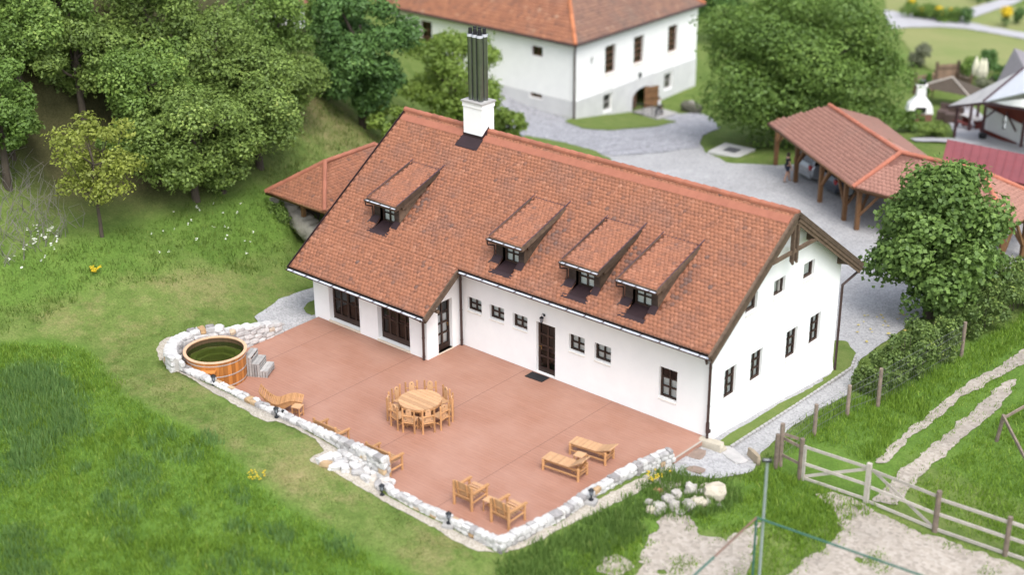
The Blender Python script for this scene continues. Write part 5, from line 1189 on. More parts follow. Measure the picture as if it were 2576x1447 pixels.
def make_armchair(w=.72, name='log_armchair', cat='armchair', d=.74):
    t = thing(name, '', cat); h = w/2
    for sx in (-1, 1): leg(t, sx*h, -d/2, .86, .048, 'back_post'); leg(t, sx*h, d/2, .56, .042, 'front_post')
    for sx in (-1, 1):
        b = MB(); b.beam((sx*h, -d/2+.04, .60), (sx*h, d/2+.10, .59), .09, .06); b.build('armrest', LOG, t)
        b = MB(); b.bar((sx*h, -d/2, .27), (sx*h, d/2, .30), .03); b.build('side_rail', LOG, t)
    for z in (.40, .62):
        b = MB(); b.bar((-h, -d/2, z), (h, -d/2, z), .028); b.build('back_rail', LOG, t)
    b = MB(); b.bar((-h, d/2-.02, .33), (h, d/2-.02, .33), .03); b.bar((-h, -d/2+.12, .24), (h, -d/2+.12, .24), .025); b.build('seat_rail', LOG, t)
    b = MB(); n = 7
    for k in range(n): y = -d/2+.12+(d-.08)*k/(n-1); b.box((0, y, .365+.05*(k/(n-1))), (w-.10, .062, .022))
    b.box((0, d/2+.10, .415), (w-.12, .11, .025)); b.build('seat_slats', LOGTOP, t)
    nb = 2
    b = MB()
    b.add([(-h+.06, -d/2+.06, .40), (h-.06, -d/2+.06, .40), (h-.06, -d/2-.03, .90), (-h+.06, -d/2-.03, .90)], [(0, 1, 2, 3)], .4)
    for k in range(nb*3): 
        x = -h+.09+(w-.18)*k/(nb*3-1); b.beam((x, -d/2+.07, .38), (x, -d/2-.03, .92), (w-.2)/(nb*3)*.9, .022, upv=(0, 1, 0))
    b.build('backrest', LOGTOP, t)
    for k in (-1, 1):
        b = MB(); b.beam((k*w*.27, -d/2+.045, .36), (k*w*.27, -d/2-.06, .93), .035, .06, upv=(0, 1, 0)); b.build('back_stile', LOG, t)
    return t
ac = make_armchair(); ac.location = (-3.36, -8.28, 0); ac.rotation_euler = (0, 0, R(2))
tag(ac, 'log armchair with slatted seat, left of the small table near the deck corner', 'armchair', 'log armchairs near the deck corner')
a2 = copy_tree(ac); a2.location = (-1.76, -8.32, 0); a2.rotation_euler = (0, 0, R(-1)); tag(a2, 'log armchair with slatted seat, right of the small table, closest to the deck corner', 'armchair', 'log armchairs near the deck corner')
def make_bench():
    t = thing('log_bench', '', 'bench'); w = 1.06; h = w/2; d = .56
    for sx in (-1, 1):
        leg(t, sx*h, -d/2, .90, .045, 'back_post'); leg(t, sx*h, d/2, .56, .042, 'front_post')
        b = MB(); b.beam((sx*h, -d/2+.03, .60), (sx*h, d/2+.08, .59), .09, .05); b.build('armrest', LOG, t)
        b = MB(); b.bar((sx*h, -d/2, .2), (sx*h, d/2, .2), .035); b.build('side_rail', LOG, t)
    b = MB(); b.beam((-h, -d/2, .80), (h, -d/2, .80), .045, .10); b.build('top_rail', LOG, t)
    b = MB(); b.beam((-h, -d/2, .46), (h, -d/2, .46), .04, .08)
    b.build('back_rail', LOG, t)
    b = MB()
    for k in range(9): x = -h+.1+(w-.2)*k/8; b.beam((x, -d/2, .48), (x, -d/2, .76), .07, .02, upv=(0, 1, 0))
    b.build('back_slats', LOGTOP, t)
    b = MB()
    for k in range(6): b.box((0, -d/2+.07+(d-.1)*k/5, .42), (w-.06, .06, .025))
    b.build('seat_slats', LOGTOP, t); return t
be = make_bench(); be.location = (-9.52, -8.50, 0); tag(be, 'log bench mostly hidden behind the low part of the stone wall', 'bench', 'log benches against the stone wall')
b2 = copy_tree(be); b2.location = (-6.98, -8.50, 0); tag(b2, 'log bench standing at the tall end of the stone wall, right arm in view', 'bench', 'log benches against the stone wall')
def make_bed(tilt):
    t = thing('sunbed', '', 'sunbed'); L, W_ = 1.58, .54; h = .40
    for x in (-L/2+.06, L/2-.16):
        for y in (-1, 1): leg(t, x, y*(W_/2-.0), h-.02 if x < 0 else h+.06, .045)
    for y in (-1, 1):
        b = MB(); b.bar((-L/2+.06, y*W_/2, .16), (L/2-.16, y*W_/2, .16), .034); b.build('lower_rail', LOG, t)
        b = MB(); b.beam((-L/2, y*(W_/2-.07), h-.05), (L/2-.1, y*(W_/2-.07), h-.05), .05, .08); b.build('side_rail', LOG, t)
    for x in (-L/2+.06, L/2-.16):
        b = MB(); b.bar((x, -W_/2, .18), (x, W_/2, .18), .03); b.bar((x, -W_/2, .30), (x, W_/2, .30), .026); b.build('cross_rail', LOG, t)
    b = MB(); n = 15; xh = L*.16
    for k in range(n): x = -L/2+.03+(xh+L/2-.03)*k/(n-1); b.box((x, 0, h+.005), (.062, W_-.02, .025))
    b.build('slats', LOGTOP, t)
    hd_ = MB(); n = 8; c, s = math.cos(tilt), math.sin(tilt)
    for k in range(n): u = .045+(L/2-xh-.02)*k/(n-1); hd_.box((xh+u*c, 0, h+.005+u*s), (.075, W_-.02, .022), 0, None, 0, 0, -tilt)
    for y in (-.2, .2): hd_.beam((xh, y, h-.02), (xh+(L/2-xh)*c, y, h-.02+(L/2-xh)*s), .04, .04)
    hd_.build('headrest', LOGTOP, t)
    b = MB(); 
    for y in (-.16, .16): b.beam((xh+.2, y, .22), (xh+.42, y, h+.42*s-.02), .03, .04)
    for k in range(3): b.bar((xh+.1+.16*k, -W_/2+.06, .24), (xh+.1+.16*k, W_/2-.06, .24), .018)
    b.build('prop', LOG, t); return t
s1_ = make_bed(R(20)); s1_.location = (-2.16, -3.53, 0); s1_.rotation_euler = (0, 0, R(7)); tag(s1_, 'slatted log sunbed nearer the house wall, its head lifted only slightly', 'sunbed', 'log sunbeds by the right wall')
s2_ = make_bed(R(33)); s2_.location = (-2.20, -4.90, 0); s2_.rotation_euler = (0, 0, R(6)); tag(s2_, 'slatted log sunbed farther from the house, its head raised steeply', 'sunbed', 'log sunbeds by the right wall')
def make_stool(hh=.42, w=.34):
    t = thing('stool', '', 'stool')
    for x in (-1, 1):
        for y in (-1, 1): leg(t, x*(w/2-.03), y*(w/2-.03), hh-.03, .026)
    b = MB()
    b.box((0, 0, hh-.015), (w, w, .03)); b.build('top', LOGTOP, t)
    b = MB()
    for x in (-1, 1): b.bar((x*(w/2-.03), -w/2+.03, .16), (x*(w/2-.03), w/2-.03, .16), .018)
    b.bar((-w/2+.03, 0, .16), (w/2-.03, 0, .16), .018); b.build('stretcher', LOG, t); return t
t1 = make_stool(); t1.location = (-2.14, -4.25, 0); t1.rotation_euler = (0, 0, R(8)); tag(t1, 'small square wooden table standing between the two sunbeds', 'side table', 'small square tables')
t2 = copy_tree(t1); t2.location = (-2.58, -8.24, 0); t2.rotation_euler = (0, 0, R(3)); tag(t2, 'small square wooden table standing between the two armchairs', 'side table', 'small square tables')
t3 = copy_tree(t1); t3.location = (-11.82, -7.98, 0); t3.rotation_euler = (0, 0, R(20)); tag(t3, 'small square wooden table beside the curved wave lounger', 'side table', 'small square tables')
# wave lounger
wv = thing('wave_lounger', 'curved slatted wave lounger of pale wood beside the stone wall', 'lounger', (-12.6, -8.02, 0), R(42))
xs = np.linspace(-.72, .74, 27)
def wz(x): return .37+.12*math.cos((x-.42)*3.6)+(1.0*max(0, -(x+.05))**1.4)
b = MB(); pts_ = [(x, wz(x)) for x in xs]
for i in range(len(xs)):
    x, z = pts_[i]; j = min(i+1, len(xs)-1); i0 = max(i-1, 0); sl_ = math.atan2(pts_[j][1]-pts_[i0][1], pts_[j][0]-pts_[i0][0]); b.box((x, 0, z+.015), (.047, .62, .022), 0, None, 0, 0, -sl_)
b.build('slats', LOG, wv)
for y in (-.27, .27):
    b = MB(); top = [(x, y, wz(x)) for x in xs]; bot = [(x, y, max(.06, wz(x)-.10-.14*math.exp(-((x-.05)/.35)**2))) for x in xs[::-1]]
    n = len(xs); vs = top+bot+[(p[0], p[1]+.035, p[2]) for p in top+bot]; fs = []
    for i in range(n-1): fs += [(i, i+1, 2*n-2-i, 2*n-1-i), (2*n+i+1, 2*n+i, 4*n-1-i, 4*n-2-i)]
    for i in range(2*n): fs.append((i, (i+1) % (2*n), 2*n+(i+1) % (2*n), 2*n+i))
    b.add(vs, fs, .4); b.build('side_board', LOG, wv)
    for x in (-.22, .40): b = MB(); b.bar((x, y+.017, 0), (x, y+.017, wz(x)-.05), .03); b.build('leg', LOG, wv)

# ------------------------------------------------------------------ lantern lamps along the walls
def make_lantern():
    t = thing('garden_lantern', '', 'garden lamp')
    b = MB(); b.lathe([(.085, 0), (.085, .015), (.05, .03), (.03, .07), (.022, .12), (.03, .15), (.055, .17)], n=10, closed=True); b.build('stand', BLACK, t)
    b = MB()
    for k in range(6):
        a = math.pi*k/3; b.bar((.052*math.cos(a), .052*math.sin(a), .17), (.078*math.cos(a), .078*math.sin(a), .34), .007, n=5)
    b.lathe([(.05, .165), (.056, .17), (.056, .185)], n=6, closed=True); b.build('cage', BLACK, t)
    b = MB(); b.lathe([(.048, .185), (.070, .335)], n=6); b.build('glass', LAMPGLASS, t)
    b = MB(); b.lathe([(.105, .335), (.085, .36), (.04, .40), (.012, .41), (.014, .43), (.0, .445)], n=10); b.build('cap', BLACK, t); return t
LP = [((538.8, 970.6), 'black lantern on the pebbles in front of the hot tub', 0), ((696, 1052), 'black lantern in the grass edge in front of the wave lounger', 0), ((961.4, 1248), 'black lantern on the pebbles below the sloping stone bed', 0),
      ((1129.5, 1325.5), 'black lantern on a concrete footing left of the deck front corner', 1), ((1487, 1266.6), 'black lantern on a concrete block outside the right deck wall', 1)]
lt = make_lantern()
for i, (q, lab, foot) in enumerate(LP):
    o = lt if i == 0 else copy_tree(lt); p = at(*q); z = p[2]
    if foot:
        b = MB(); b.box((0, 0, .03), (.36, .36, .14)); f = b.build('concrete_footing', CONC, None, loc=(p[0], p[1], z), rz=R(20)); tag(f, 'pale square concrete block carrying the lantern '+('left of the deck corner' if i == 3 else 'outside the right deck wall'), 'concrete block'); z += .10
    o.location = (p[0], p[1], z+.03); tag(o, lab, 'garden lamp', 'black lanterns along the deck walls')
p = at(710.5, 1045); b = MB(); b.bar((0, 0, -.05), (0, 0, .12), .012); b.box((0, .03, .14), (.08, .06, .09)); o = b.build('spot_light', BLACK, loc=(p[0], p[1], p[2])); tag(o, 'tiny black ground spotlight on the pebbles behind a lantern', 'spotlight')
# ------------------------------------------------------------------ fences, gate, lamp pole, boulders
def loc_thing(name, label, cat, p, group=None): return thing(name, label, cat, (float(p[0]), float(p[1]), float(p[2])), 0, group)
def rel(mb, name, m, par): return mb.build(name, m, par, loc=(-par.location[0], -par.location[1], -par.location[2]))
def fpost(par, base, top_h, r=.065, m=None, lean=(0, 0), name='post'):
    b = MB(); p = Vector(base); b.bar(p-Vector((0, 0, .15)), p+Vector((lean[0], lean[1], top_h)), r, r*.92, 9); return rel(b, name, m or FENCEWOOD, par)
WP = [at(2048, 1095), at(2131, 1048), at(2208, 1023), at(2418, 898)]; WH = [1.21, 1.25, 1.55, 1.5]
wf = loc_thing('wire_fence', 'old wire fence on round weathered posts in front of the green hedge', 'fence', WP[0])
for p, h in zip(WP, WH): fpost(wf, p, h, .075)
b = MB(); G0 = at(1962, 1173)
allp = [np.array(G0)]+[np.array(p) for p in WP]; allh = [1.5]+WH
for i in range(len(allp)-1):
    for f in (.25, .5, .75, .93):
        b.bar(allp[i]+[0, 0, allh[i]*f], allp[i+1]+[0, 0, allh[i+1]*f], .006, n=4)
    n = int(np.linalg.norm(allp[i+1]-allp[i])/.16)
    for k in range(1, n):
        q = allp[i]+(allp[i+1]-allp[i])*k/n; h_ = allh[i]+(allh[i+1]-allh[i])*k/n; b.bar(q+[0, 0, .05], q+[0, 0, h_*.93], .0035, n=3, cap=False)
rel(b, 'wire_mesh', mat('grey_wire', (.20, .21, .2), (.15, .15, .15), rough=.6, metal=.4), wf)

G0b, G1, GM, P2_, P3_ = at(1951, 1180), at(2011, 1205), at(2178, 1265), at(2351, 1340), at(2528, 1400); P4_ = P3_+(P3_-P2_)*1.05
gf_ = loc_thing('wooden_fence', 'weathered wooden rail fence with wide double gate across the dirt track', 'fence', G1)
fpost(gf_, G0, 1.62, .085); fpost(gf_, G0b, 1.32, .08); fpost(gf_, G1, 1.52, .09)
b = MB(); q = np.array(G1)+(np.array(GM)-np.array(G1))*.05; b.beam(tuple(q-[0, 0, .1]), tuple(q+[0, 0, 1.30]), .09, .09, upv=(1, 0, 0)); rel(b, 'gate_stile', RAILWOOD, gf_)
fpost(gf_, P2_, 1.5, .095, FENCEWOOD); fpost(gf_, P3_, 1.4, .085, FENCEWOOD); fpost(gf_, P4_, 1.4, .085, FENCEWOOD)
def frail(a, ha, c, hc, w=.035, h=.10, m=None, name='rail'):
    b = MB(); b.beam(tuple(np.array(a)+[0, 0, ha]), tuple(np.array(c)+[0, 0, hc]), w, h); return rel(b, name, m or RAILWOOD, gf_)
frail(G0, 1.10, G1, 1.18, m=FENCEWOOD); frail(G0, .45, G1, .55, m=FENCEWOOD); frail(G0+np.array([.35, .5, 0]), .95, G0, 1.25, m=FENCEWOOD, name='strut')
def gate(a, c, flip, lab=None):
    a = np.array(a); c = np.array(c); g_ = MB()
    for h in (.08, .62, 1.25): g_.beam(tuple(a+[0, 0, h]), tuple(c+[0, 0, h+.04]), .035, .10)
    x = MB()
    o = rel(g_, 'gate', RAILWOOD, gf_)
    lo, hi = (a, c) if not flip else (c, a)
    x = MB(); off_ = np.array([0, .05, 0]); x.beam(tuple(lo+off_+[0, 0, .12]), tuple(hi+off_+[0, 0, 1.22]), .03, .10)
    d = x.build('diagonal_brace', RAILWOOD, o); return o
v = (np.array(GM)-np.array(G1)); gate(np.array(G1)+v*.06, np.array(GM)-v*.02, False)
v2 = (np.array(P2_)-np.array(GM)); gate(np.array(GM)+v2*.05, np.array(P2_)-v2*.04, True)
b = MB(); b.beam(tuple(np.array(GM)-[0, 0, .02]), tuple(np.array(GM)+[0, 0, 1.46]), .15, .12, upv=(0, 1, 0)); rel(b, 'gate_stile', RAILWOOD, gf_)
for a, c in ((P2_, P3_), (P3_, P4_)):
    for h in (.12, .68, 1.22): frail(a, h, c, h-.02, .05, .10)
FP = at(2506, 1110); tf = loc_thing('wooden_fence', 'short leaning rail fence on two posts at the far right of the track', 'fence', FP)
fpost(tf, FP, 1.05, .07, lean=(.12, .05)); q2 = at(2590, 1245); fpost(tf, q2, 1.1, .07)
b = MB(); b.beam(tuple(np.array(FP)+[.1, .05, 1.0]), tuple(np.array(q2)+[0, 0, .8]), .06, .12); rel(b, 'rail', FENCEWOOD, tf)
q3 = at(2592, 1060); fpost(tf, q3, 1.0, .07); b = MB(); b.beam(tuple(np.array(FP)+[.1, .05, .9]), tuple(np.array(q3)+[0, 0, .8]), .05, .1); rel(b, 'rail', FENCEWOOD, tf)

lp_ = at(1907, 1492); lamp = loc_thing('floodlight_pole', 'tall grey metal pole carrying a flat floodlight beside the deck path', 'lamp post', lp_)
b = MB(); b.bar((0, 0, -.2), (0, 0, 4.46), .045, .04, 12); b.bar((0, 0, -.05), (0, 0, .03), .09, .09, 12); b.build('pole', GALV, lamp)
b = MB(); b.box((0, -.03, 4.50), (.28, .20, .06), R(30), rx=R(-12)); hd2 = b.build('lamp_head', BLACK, lamp); b = MB(); b.box((0.01, -.06, 4.535), (.15, .07, .012), R(30), rx=R(-12)); b.build('glass', mat('pale_led_glass', (.6, .62, .62), rough=.2), hd2)
gp = at(1890, 1492); gh = hgt(gp, 1900, 1303); gfn = loc_thing('pipe_fence', 'green pipe railing with one rusty rail around the sandy paddock corner', 'fence', gp)
b = MB(); b.bar((0, 0, -.2), (0, 0, gh), .035, n=10); b.build('post', GREENPIPE, gfn)
tp = np.array(gp)+[0, 0, gh]; lft = atz(1700, 1492, tp[2]); rgt = atz(2440, 1492, tp[2]-.15)
b = MB(); mid = tp+(lft-tp)*.55; b.bar(tuple(tp), tuple(mid), .032, n=8); rel(b, 'rail', RUSTPIPE, gfn)
b = MB(); b.bar(tuple(mid), tuple(lft), .034, n=8); rel(b, 'rail', GREENPIPE, gfn)
b = MB(); b.bar(tuple(tp), tuple(rgt), .032, n=8); rel(b, 'rail', GREENPIPE, gfn)

BSTONE = mat('grey_white_boulder', (.42, .395, .36), (.26, .24, .215), rough=.95, scale=3.2, var=.12, bump=.5, detail=8)
CSTONE = mat('cream_boulder', (.47, .42, .335), (.36, .325, .26), rough=.95, scale=2.4, bump=.4, detail=8)
OSTONE = mat('orange_brick_stone', (.42, .22, .13), (.34, .17, .10), rough=.9, scale=5, bump=.3)
BO = [(1797.5, 1244, 42, 34, CSTONE, 'largest boulder of the heap, cream and smooth'), (1736.8, 1236, 24, 26, BSTONE, 'tall grey boulder standing alone at the top of the heap'), (1779, 1229, 26, 13, CSTONE, 'flat greenish stone lying behind the largest boulder'),
      (1806, 1230, 17, 13, BSTONE, 'small grey stone tucked behind the right end of the largest boulder'), (1766, 1242, 16, 14, BSTONE, 'brownish stone touching the left side of the largest boulder'), (1699.8, 1249, 23, 21, BSTONE, 'pale blocky boulder beside the rubble patch'),
      (1680, 1261, 25, 20, BSTONE, 'light grey boulder leaning below the rubble patch'), (1631, 1269, 15, 18, BSTONE, 'upright pale stone at the far left edge of the heap'), (1635, 1285, 17, 14, CSTONE, 'small yellowish stone at the far left bottom of the heap'),
      (1660, 1279, 27, 18, BSTONE, 'dark capped broad boulder in the lower left of the heap'), (1694.5, 1276, 22, 22, BSTONE, 'pointed grey boulder at the bottom middle of the heap'), (1731.4, 1275, 25, 20, BSTONE, 'grey wedge shaped boulder right of the pointed one'),
      (1755, 1267, 30, 18, CSTONE, 'wide rough cream boulder in the middle of the lower row'), (1778, 1266, 17, 13, BSTONE, 'small grey stone between the cream boulder and the largest one'), (1706, 1289, 22, 9, BSTONE, 'flat grey stone at the very bottom of the heap'),
      (1808, 1273, 15, 8, BSTONE, 'small flat stone in the grass below the largest boulder'), (1656, 1236, 16, 9, OSTONE, 'orange brick coloured stone at the upper left of the heap'), (1652, 1291, 16, 11, BSTONE, 'small stone beneath the dark capped boulder')]
random.seed(5)
for px_, py_, w_, h_, m, lab in BO:
    p = at(px_, py_+h_*.35); k = 1/66.0
    b = MB(); b.rock((0, 0, h_*k*.42), (w_*k*1.15, w_*k*.95, h_*k*1.25), 0, .17, pw=3.0); o = b.build('boulder', m, loc=(p[0], p[1], p[2]), rz=random.uniform(-.6, .6)); tag(o, lab, 'boulder', 'boulders in the weeds right of the deck')
b = MB(); pr = pxpoly([(1672, 1214), (1700, 1210), (1715, 1228), (1700, 1245), (1672, 1250), (1662, 1232)])
for k in range(160):
    u = random.uniform(1662, 1712); v = random.uniform(1212, 1248); p = at(u, v); s_ = random.uniform(.05, .13); b.rock((p[0], p[1], p[2]+.02), (s_, s_*.8, s_*.7), random.uniform(0, 3), .2)
o = b.build('rubble', SAND); tag(o, 'patch of pale broken stone rubble in the weeds beside the boulders', 'rubble', kind='stuff')
def flat_stone(name, lab, cat, q, d, rz, m, z=.05, rough=.06, pw=7):
    p = at(*q); b = MB(); b.rock((0, 0, z), d, 0, rough, pw=pw); o = b.build(name, m, loc=(p[0], p[1], p[2]), rz=rz); return tag(o, lab, cat)
flat_stone('stone_slab', 'long rough stone lying at the foot of the house corner', 'stone', (1788, 1127), (.95, .38, .34), R(8), CSTONE, .12)
flat_stone('stone_slab', 'small rough stone beside the long stone at the house corner', 'stone', (1811, 1133), (.42, .3, .2), R(-20), CSTONE, .07)
flat_stone('stone_slab', 'brown flat slab set in the gravel below the deck edge', 'stone slab', (1741, 1142), (.85, .62, .08), R(12), mat('rusty_brown_slab', (.28, .21, .17), (.2, .15, .12), rough=.9, scale=5, bump=.3), .035)
flat_stone('stone_slab', 'small brown flat slab near the weeds at the end of the gravel', 'stone slab', (1749, 1184), (.62, .46, .07), R(10), MAT['rusty_brown_slab'], .03)
flat_stone('stone_slab', 'wide pale flat stone slab in the gravel path by the house corner', 'stone slab', (1838, 1144), (1.35, .55, .08), R(-22), mat('pale_slab', (.46, .44, .43), (.36, .35, .34), rough=.9, scale=4), .03)
flat_stone('stone_slab', 'upright tan stone plank edging the gravel next to the gate', 'stone slab', (1896, 1160), (.75, .14, .40), R(-28), mat('tan_slab', (.34, .28, .20), (.26, .21, .15), rough=.9, scale=4), .16)
p = at(1840, 384); b = MB(); b.bb(-1.0, -1.0, -.3, 1.0, 1.0, .16); o = thing('drain_cover', 'square white concrete cover with dark grate on the lawn island', 'drain cover', (p[0], p[1], p[2]), R(3)); b.build('slab', mat('white_concrete', (.45, .445, .43), (.38, .375, .36), rough=.85), o); b = MB(); b.bb(-.38, -.35, .163, .42, .40, .185); b.build('grate', mat('dark_grate', (.09, .09, .095), (.06, .06, .065), rough=.6, scale=20), o)
p = at(1740, 280); o = thing('stone_trough', 'dark mossy stone trough on the grass near the manor door', 'trough', (p[0], p[1], p[2]), R(-10)); b = MB(); b.rock((0, 0, .30), (1.7, .9, .65), 0, .1, pw=4); b.build('basin', mat('dark_mossy_stone', (.12, .11, .09), (.07, .075, .05), rough=.95, scale=3), o); b = MB(); b.rock((0, 0, .66), (.5, .3, .22), .3, .15); b.build('top_stone', BSTONE, o)
# kerb stones along the grass strip beside the gable
b = MB(); kp = [(1838, 1130), (1900, 1090), (2000, 1026), (2080, 972), (2142, 930), (2153, 900)]
W_ = [at(*q) for q in kp]
for a, c in zip(W_[:-1], W_[1:]):
    n = max(2, int(np.linalg.norm(c-a)/.26))
    for i in range(n): q = a+(c-a)*(i+.5)/n; b.box((q[0], q[1], q[2]+.07), (.21, .09, .10), math.atan2(c[1]-a[1], c[0]-a[0])+random.uniform(-.05, .05))
o = b.build('kerb', CONC); tag(o, kind='structure')
# garden behind the carport
p = at(2370, 222); q = at(2300, 232); r_ = at(2432, 232)
def plank_fence(lab, a, c, h):
    f = loc_thing('plank_fence', lab, 'fence', a); a = np.array(a); c = np.array(c); n = int(np.linalg.norm(c-a)/.18); b = MB()
    d = (c-a)/np.linalg.norm(c-a); ang = math.atan2(d[1], d[0])
    for i in range(n): u = a+(c-a)*(i+.5)/n; b.box((u[0], u[1], u[2]+h/2-.1), (.165, .03, h-.05+random.uniform(-.03, .03)), ang)
    rel(b, 'boards', FENCEWOOD if h < 1.4 else mat('brown_plank_fence', (.26, .17, .12), (.18, .12, .085), rough=.8, scale=3, var=.2), f)
    for z_ in (.4, h-.4): b = MB(); b.beam(tuple(a+[0, -.04, z_]), tuple(c+[0, -.04, z_]), .05, .1); rel(b, 'rail', OLDWOOD, f)
    for u in (a, c): b = MB(); b.box((u[0], u[1]-.05, u[2]+h/2), (.16, .16, h+.2)); rel(b, 'post', OLDWOOD, f)
plank_fence('tall brown plank fence behind the small cone shaped conifer', at(2352, 224), at(2406, 220), 1.9)
plank_fence('lower brown plank fence right of the tall plank fence', at(2407, 222), at(2440, 232), 1.2)
plank_fence('brown plank fence left of the conifer, half hidden by the walnut tree', at(2300, 236), at(2350, 226), 1.4)
c_ = at(2347, 252); can = loc_thing('canopy', 'low garden shelter with grey brown hipped roof near the plank fence', 'shelter', at(2390, 250)); cc = np.array(at(2388, 262))
b = MB(); ap = cc+[0, 0, 1.9]; cs = [cc+[x, y, 1.15] for x, y in ((-1.8, -1.1), (1.8, -1.1), (1.8, 1.1), (-1.8, 1.1))]
for i in range(4): b.add([tuple(cs[i]), tuple(cs[(i+1) % 4]), tuple(ap)], [(0, 1, 2)], .5)
rel(b, 'roof', mat('grey_brown_canvas', (.085, .066, .05), (.06, .048, .036), rough=.9, scale=3), can)
for c4 in cs: b = MB(); b.bar(tuple(c4-[0, 0, 1.5]), tuple(c4), .05); rel(b, 'post', OLDWOOD, can)
for c4 in cs[:2]: b = MB(); b.bar(tuple(c4+[0, 0, .03]), tuple(ap+[0, 0, .03]), .05); rel(b, 'rafter', RAILWOOD, can)
for i, (px_, py_) in enumerate(((2449, 218), (2462, 223), (2471, 224))):
    p = at(px_, py_); o = thing('closed_parasol', ['closed cream parasol, leftmost of three beyond the plank fence', 'closed cream parasol, middle of three beyond the plank fence', 'closed cream parasol, rightmost of three beyond the plank fence'][i], 'parasol', (p[0], p[1], p[2]), 0, 'closed parasols')
    b = MB(); b.bar((0, 0, 0), (0, 0, 2.2), .03); b.build('pole', OLDWOOD, o); b = MB(); b.lathe([(.05, .75), (.22, .9), (.26, 1.3), (.16, 1.9), (.03, 2.25)], n=9, closed=True); b.build('canopy', mat('cream_canvas', (.70, .68, .52), (.6, .58, .44), rough=.9), o)
p = at(2310, 300); ov = thing('garden_oven', 'white masonry garden oven with tapering chimney on brick base', 'oven', (p[0], p[1], p[2]), R(35))
b = MB(); b.bb(-.75, -.55, -.2, .75, .55, .55); b.build('base', mat('red_brick_base', (.26, .12, .09), (.18, .09, .07), rough=.9, scale=8), ov)
b = MB()
for z0, z1, a0, a1 in ((.55, 1.0, .8, .72), (1.0, 1.55, .72, .30), (1.55, 2.25, .30, .26), (2.25, 2.35, .34, .34)):
    vs = [(x*a0, y*a0*.75, z0) for x, y in ((-1, -1), (1, -1), (1, 1), (-1, 1))]+[(x*a1, y*a1*.75, z1) for x, y in ((-1, -1), (1, -1), (1, 1), (-1, 1))]
    b.add(vs, [(3, 2, 1, 0), (4, 5, 6, 7), (0, 1, 5, 4), (1, 2, 6, 5), (2, 3, 7, 6), (3, 0, 4, 7)], .5)
b.build('hood', WHITE, ov); b = MB(); b.bb(-.32, -.64, .62, .32, -.5, .98); b.build('oven_mouth', RUBBER, ov); b = MB(); b.bb(-.22, -.2, 2.36, .22, .2, 2.62); b.build('cowl', BLACK, ov)
# terrace tables
for i, (px_, py_, lab) in enumerate(((2378, 300, 'dark wicker cube seat on the terrace, farther one'), (2398, 308, 'dark wicker cube seat on the terrace, beside the porch post'))):
    p = at(px_, py_); o = thing('wicker_seat', lab, 'garden seat', (p[0], p[1], p[2]), R(10), 'wicker seats on the terrace'); b = MB(); b.box((0, 0, .3), (1.0, .8, .6)); b.build('seat', mat('dark_wicker', (.11, .075, .065), (.07, .05, .045), rough=.9, scale=20), o); b = MB(); b.box((0, .42, .55), (1.0, .14, .8)); b.build('backrest', MAT['dark_wicker'], o)
p = at(2445, 322); o = thing('porch_table', 'dark red table with benches under the chalet porch', 'table', (p[0], p[1], p[2]), R(-25)); b = MB(); b.box((0, 0, .74), (1.5, .8, .05)); b.build('tabletop', mat('porch_table_top', (.45, .42, .40), (.35, .32, .3), rough=.4), o)
for x in (-.6, .6): b = MB(); b.box((x, 0, .36), (.08, .6, .72)); b.build('leg', REDWOOD, o)
for y in (-.75, .75): b = MB(); b.box((0, y, .44), (1.5, .3, .05)); b.box((-.6, y, .22), (.06, .28, .42)); b.box((.6, y, .22), (.06, .28, .42)); b.build('bench', REDWOOD, o)
p = at(2471, 350); b = MB(); b.lathe([(.2, 0), (.26, .35), (.24, .36)], n=12, closed=True); o = thing('flower_pot', 'bright green plant in dark pot at the foot of the porch', 'flower pot', (p[0], p[1], p[2])); b.build('pot', RUBBER, o)
p = at(728, 92); o = thing('shrine', 'small white hutch with reddish roof among the hillside trees', 'hutch', (p[0], p[1], p[2]), R(20)); b = MB(); b.bb(-.7, -.5, .5, .7, .5, 1.9); b.build('box', WHITE, o); b = MB(); b.ext([(-.95, -.6, 1.85), (.95, -.6, 1.85), (0, -.6, 2.7)], (0, 1.2, 0)); b.build('roof', mat('faded_red_roof', (.30, .10, .08), (.2, .07, .06), rough=.8), o)
for x in (-.6, .6): b = MB(); b.bar((x, 0, -.2), (x, 0, .5), .06); b.build('leg', OLDWOOD, o)
# ------------------------------------------------------------------ trees, shrubs, grass
LF_MID = leafmat('mid_green_leaves', (0.061, 0.110, 0.025), (0.219, 0.328, 0.070), .3, (0.341, 0.425, 0.106))
LF_DARK = leafmat('deep_green_leaves', (0.041, 0.089, 0.024), (0.127, 0.234, 0.061), .28, (0.204, 0.312, 0.094))
LF_LIGHT = leafmat('yellow_green_leaves', (0.137, 0.168, 0.031), (0.356, 0.403, 0.077), .4, (0.499, 0.515, 0.113))
LF_OLIVE = leafmat('olive_green_leaves', (0.069, 0.112, 0.027), (0.243, 0.336, 0.077), .3, (0.356, 0.414, 0.118))
LF_WALNUT = leafmat('walnut_leaves', (0.058, 0.108, 0.022), (0.175, 0.275, 0.056), .3, (0.268, 0.363, 0.091))
LF_BIG = leafmat('broad_green_leaves', (0.050, 0.097, 0.024), (0.181, 0.283, 0.067), .3, (0.275, 0.389, 0.119))
LF_FRESH = leafmat('fresh_green_leaves', (0.083, 0.143, 0.023), (0.250, 0.344, 0.066), .35, (0.366, 0.448, 0.111))
LF_HEDGE = leafmat('hedge_leaves', (0.054, 0.095, 0.028), (0.183, 0.259, 0.063), .3, (0.384, 0.431, 0.106))
LF_GREY = leafmat('grey_green_leaves', (0.107, 0.120, 0.074), (0.227, 0.240, 0.148), .25)
LF_CONE = leafmat('conifer_green', (0.044, 0.105, 0.016), (0.110, 0.231, 0.033), .2)
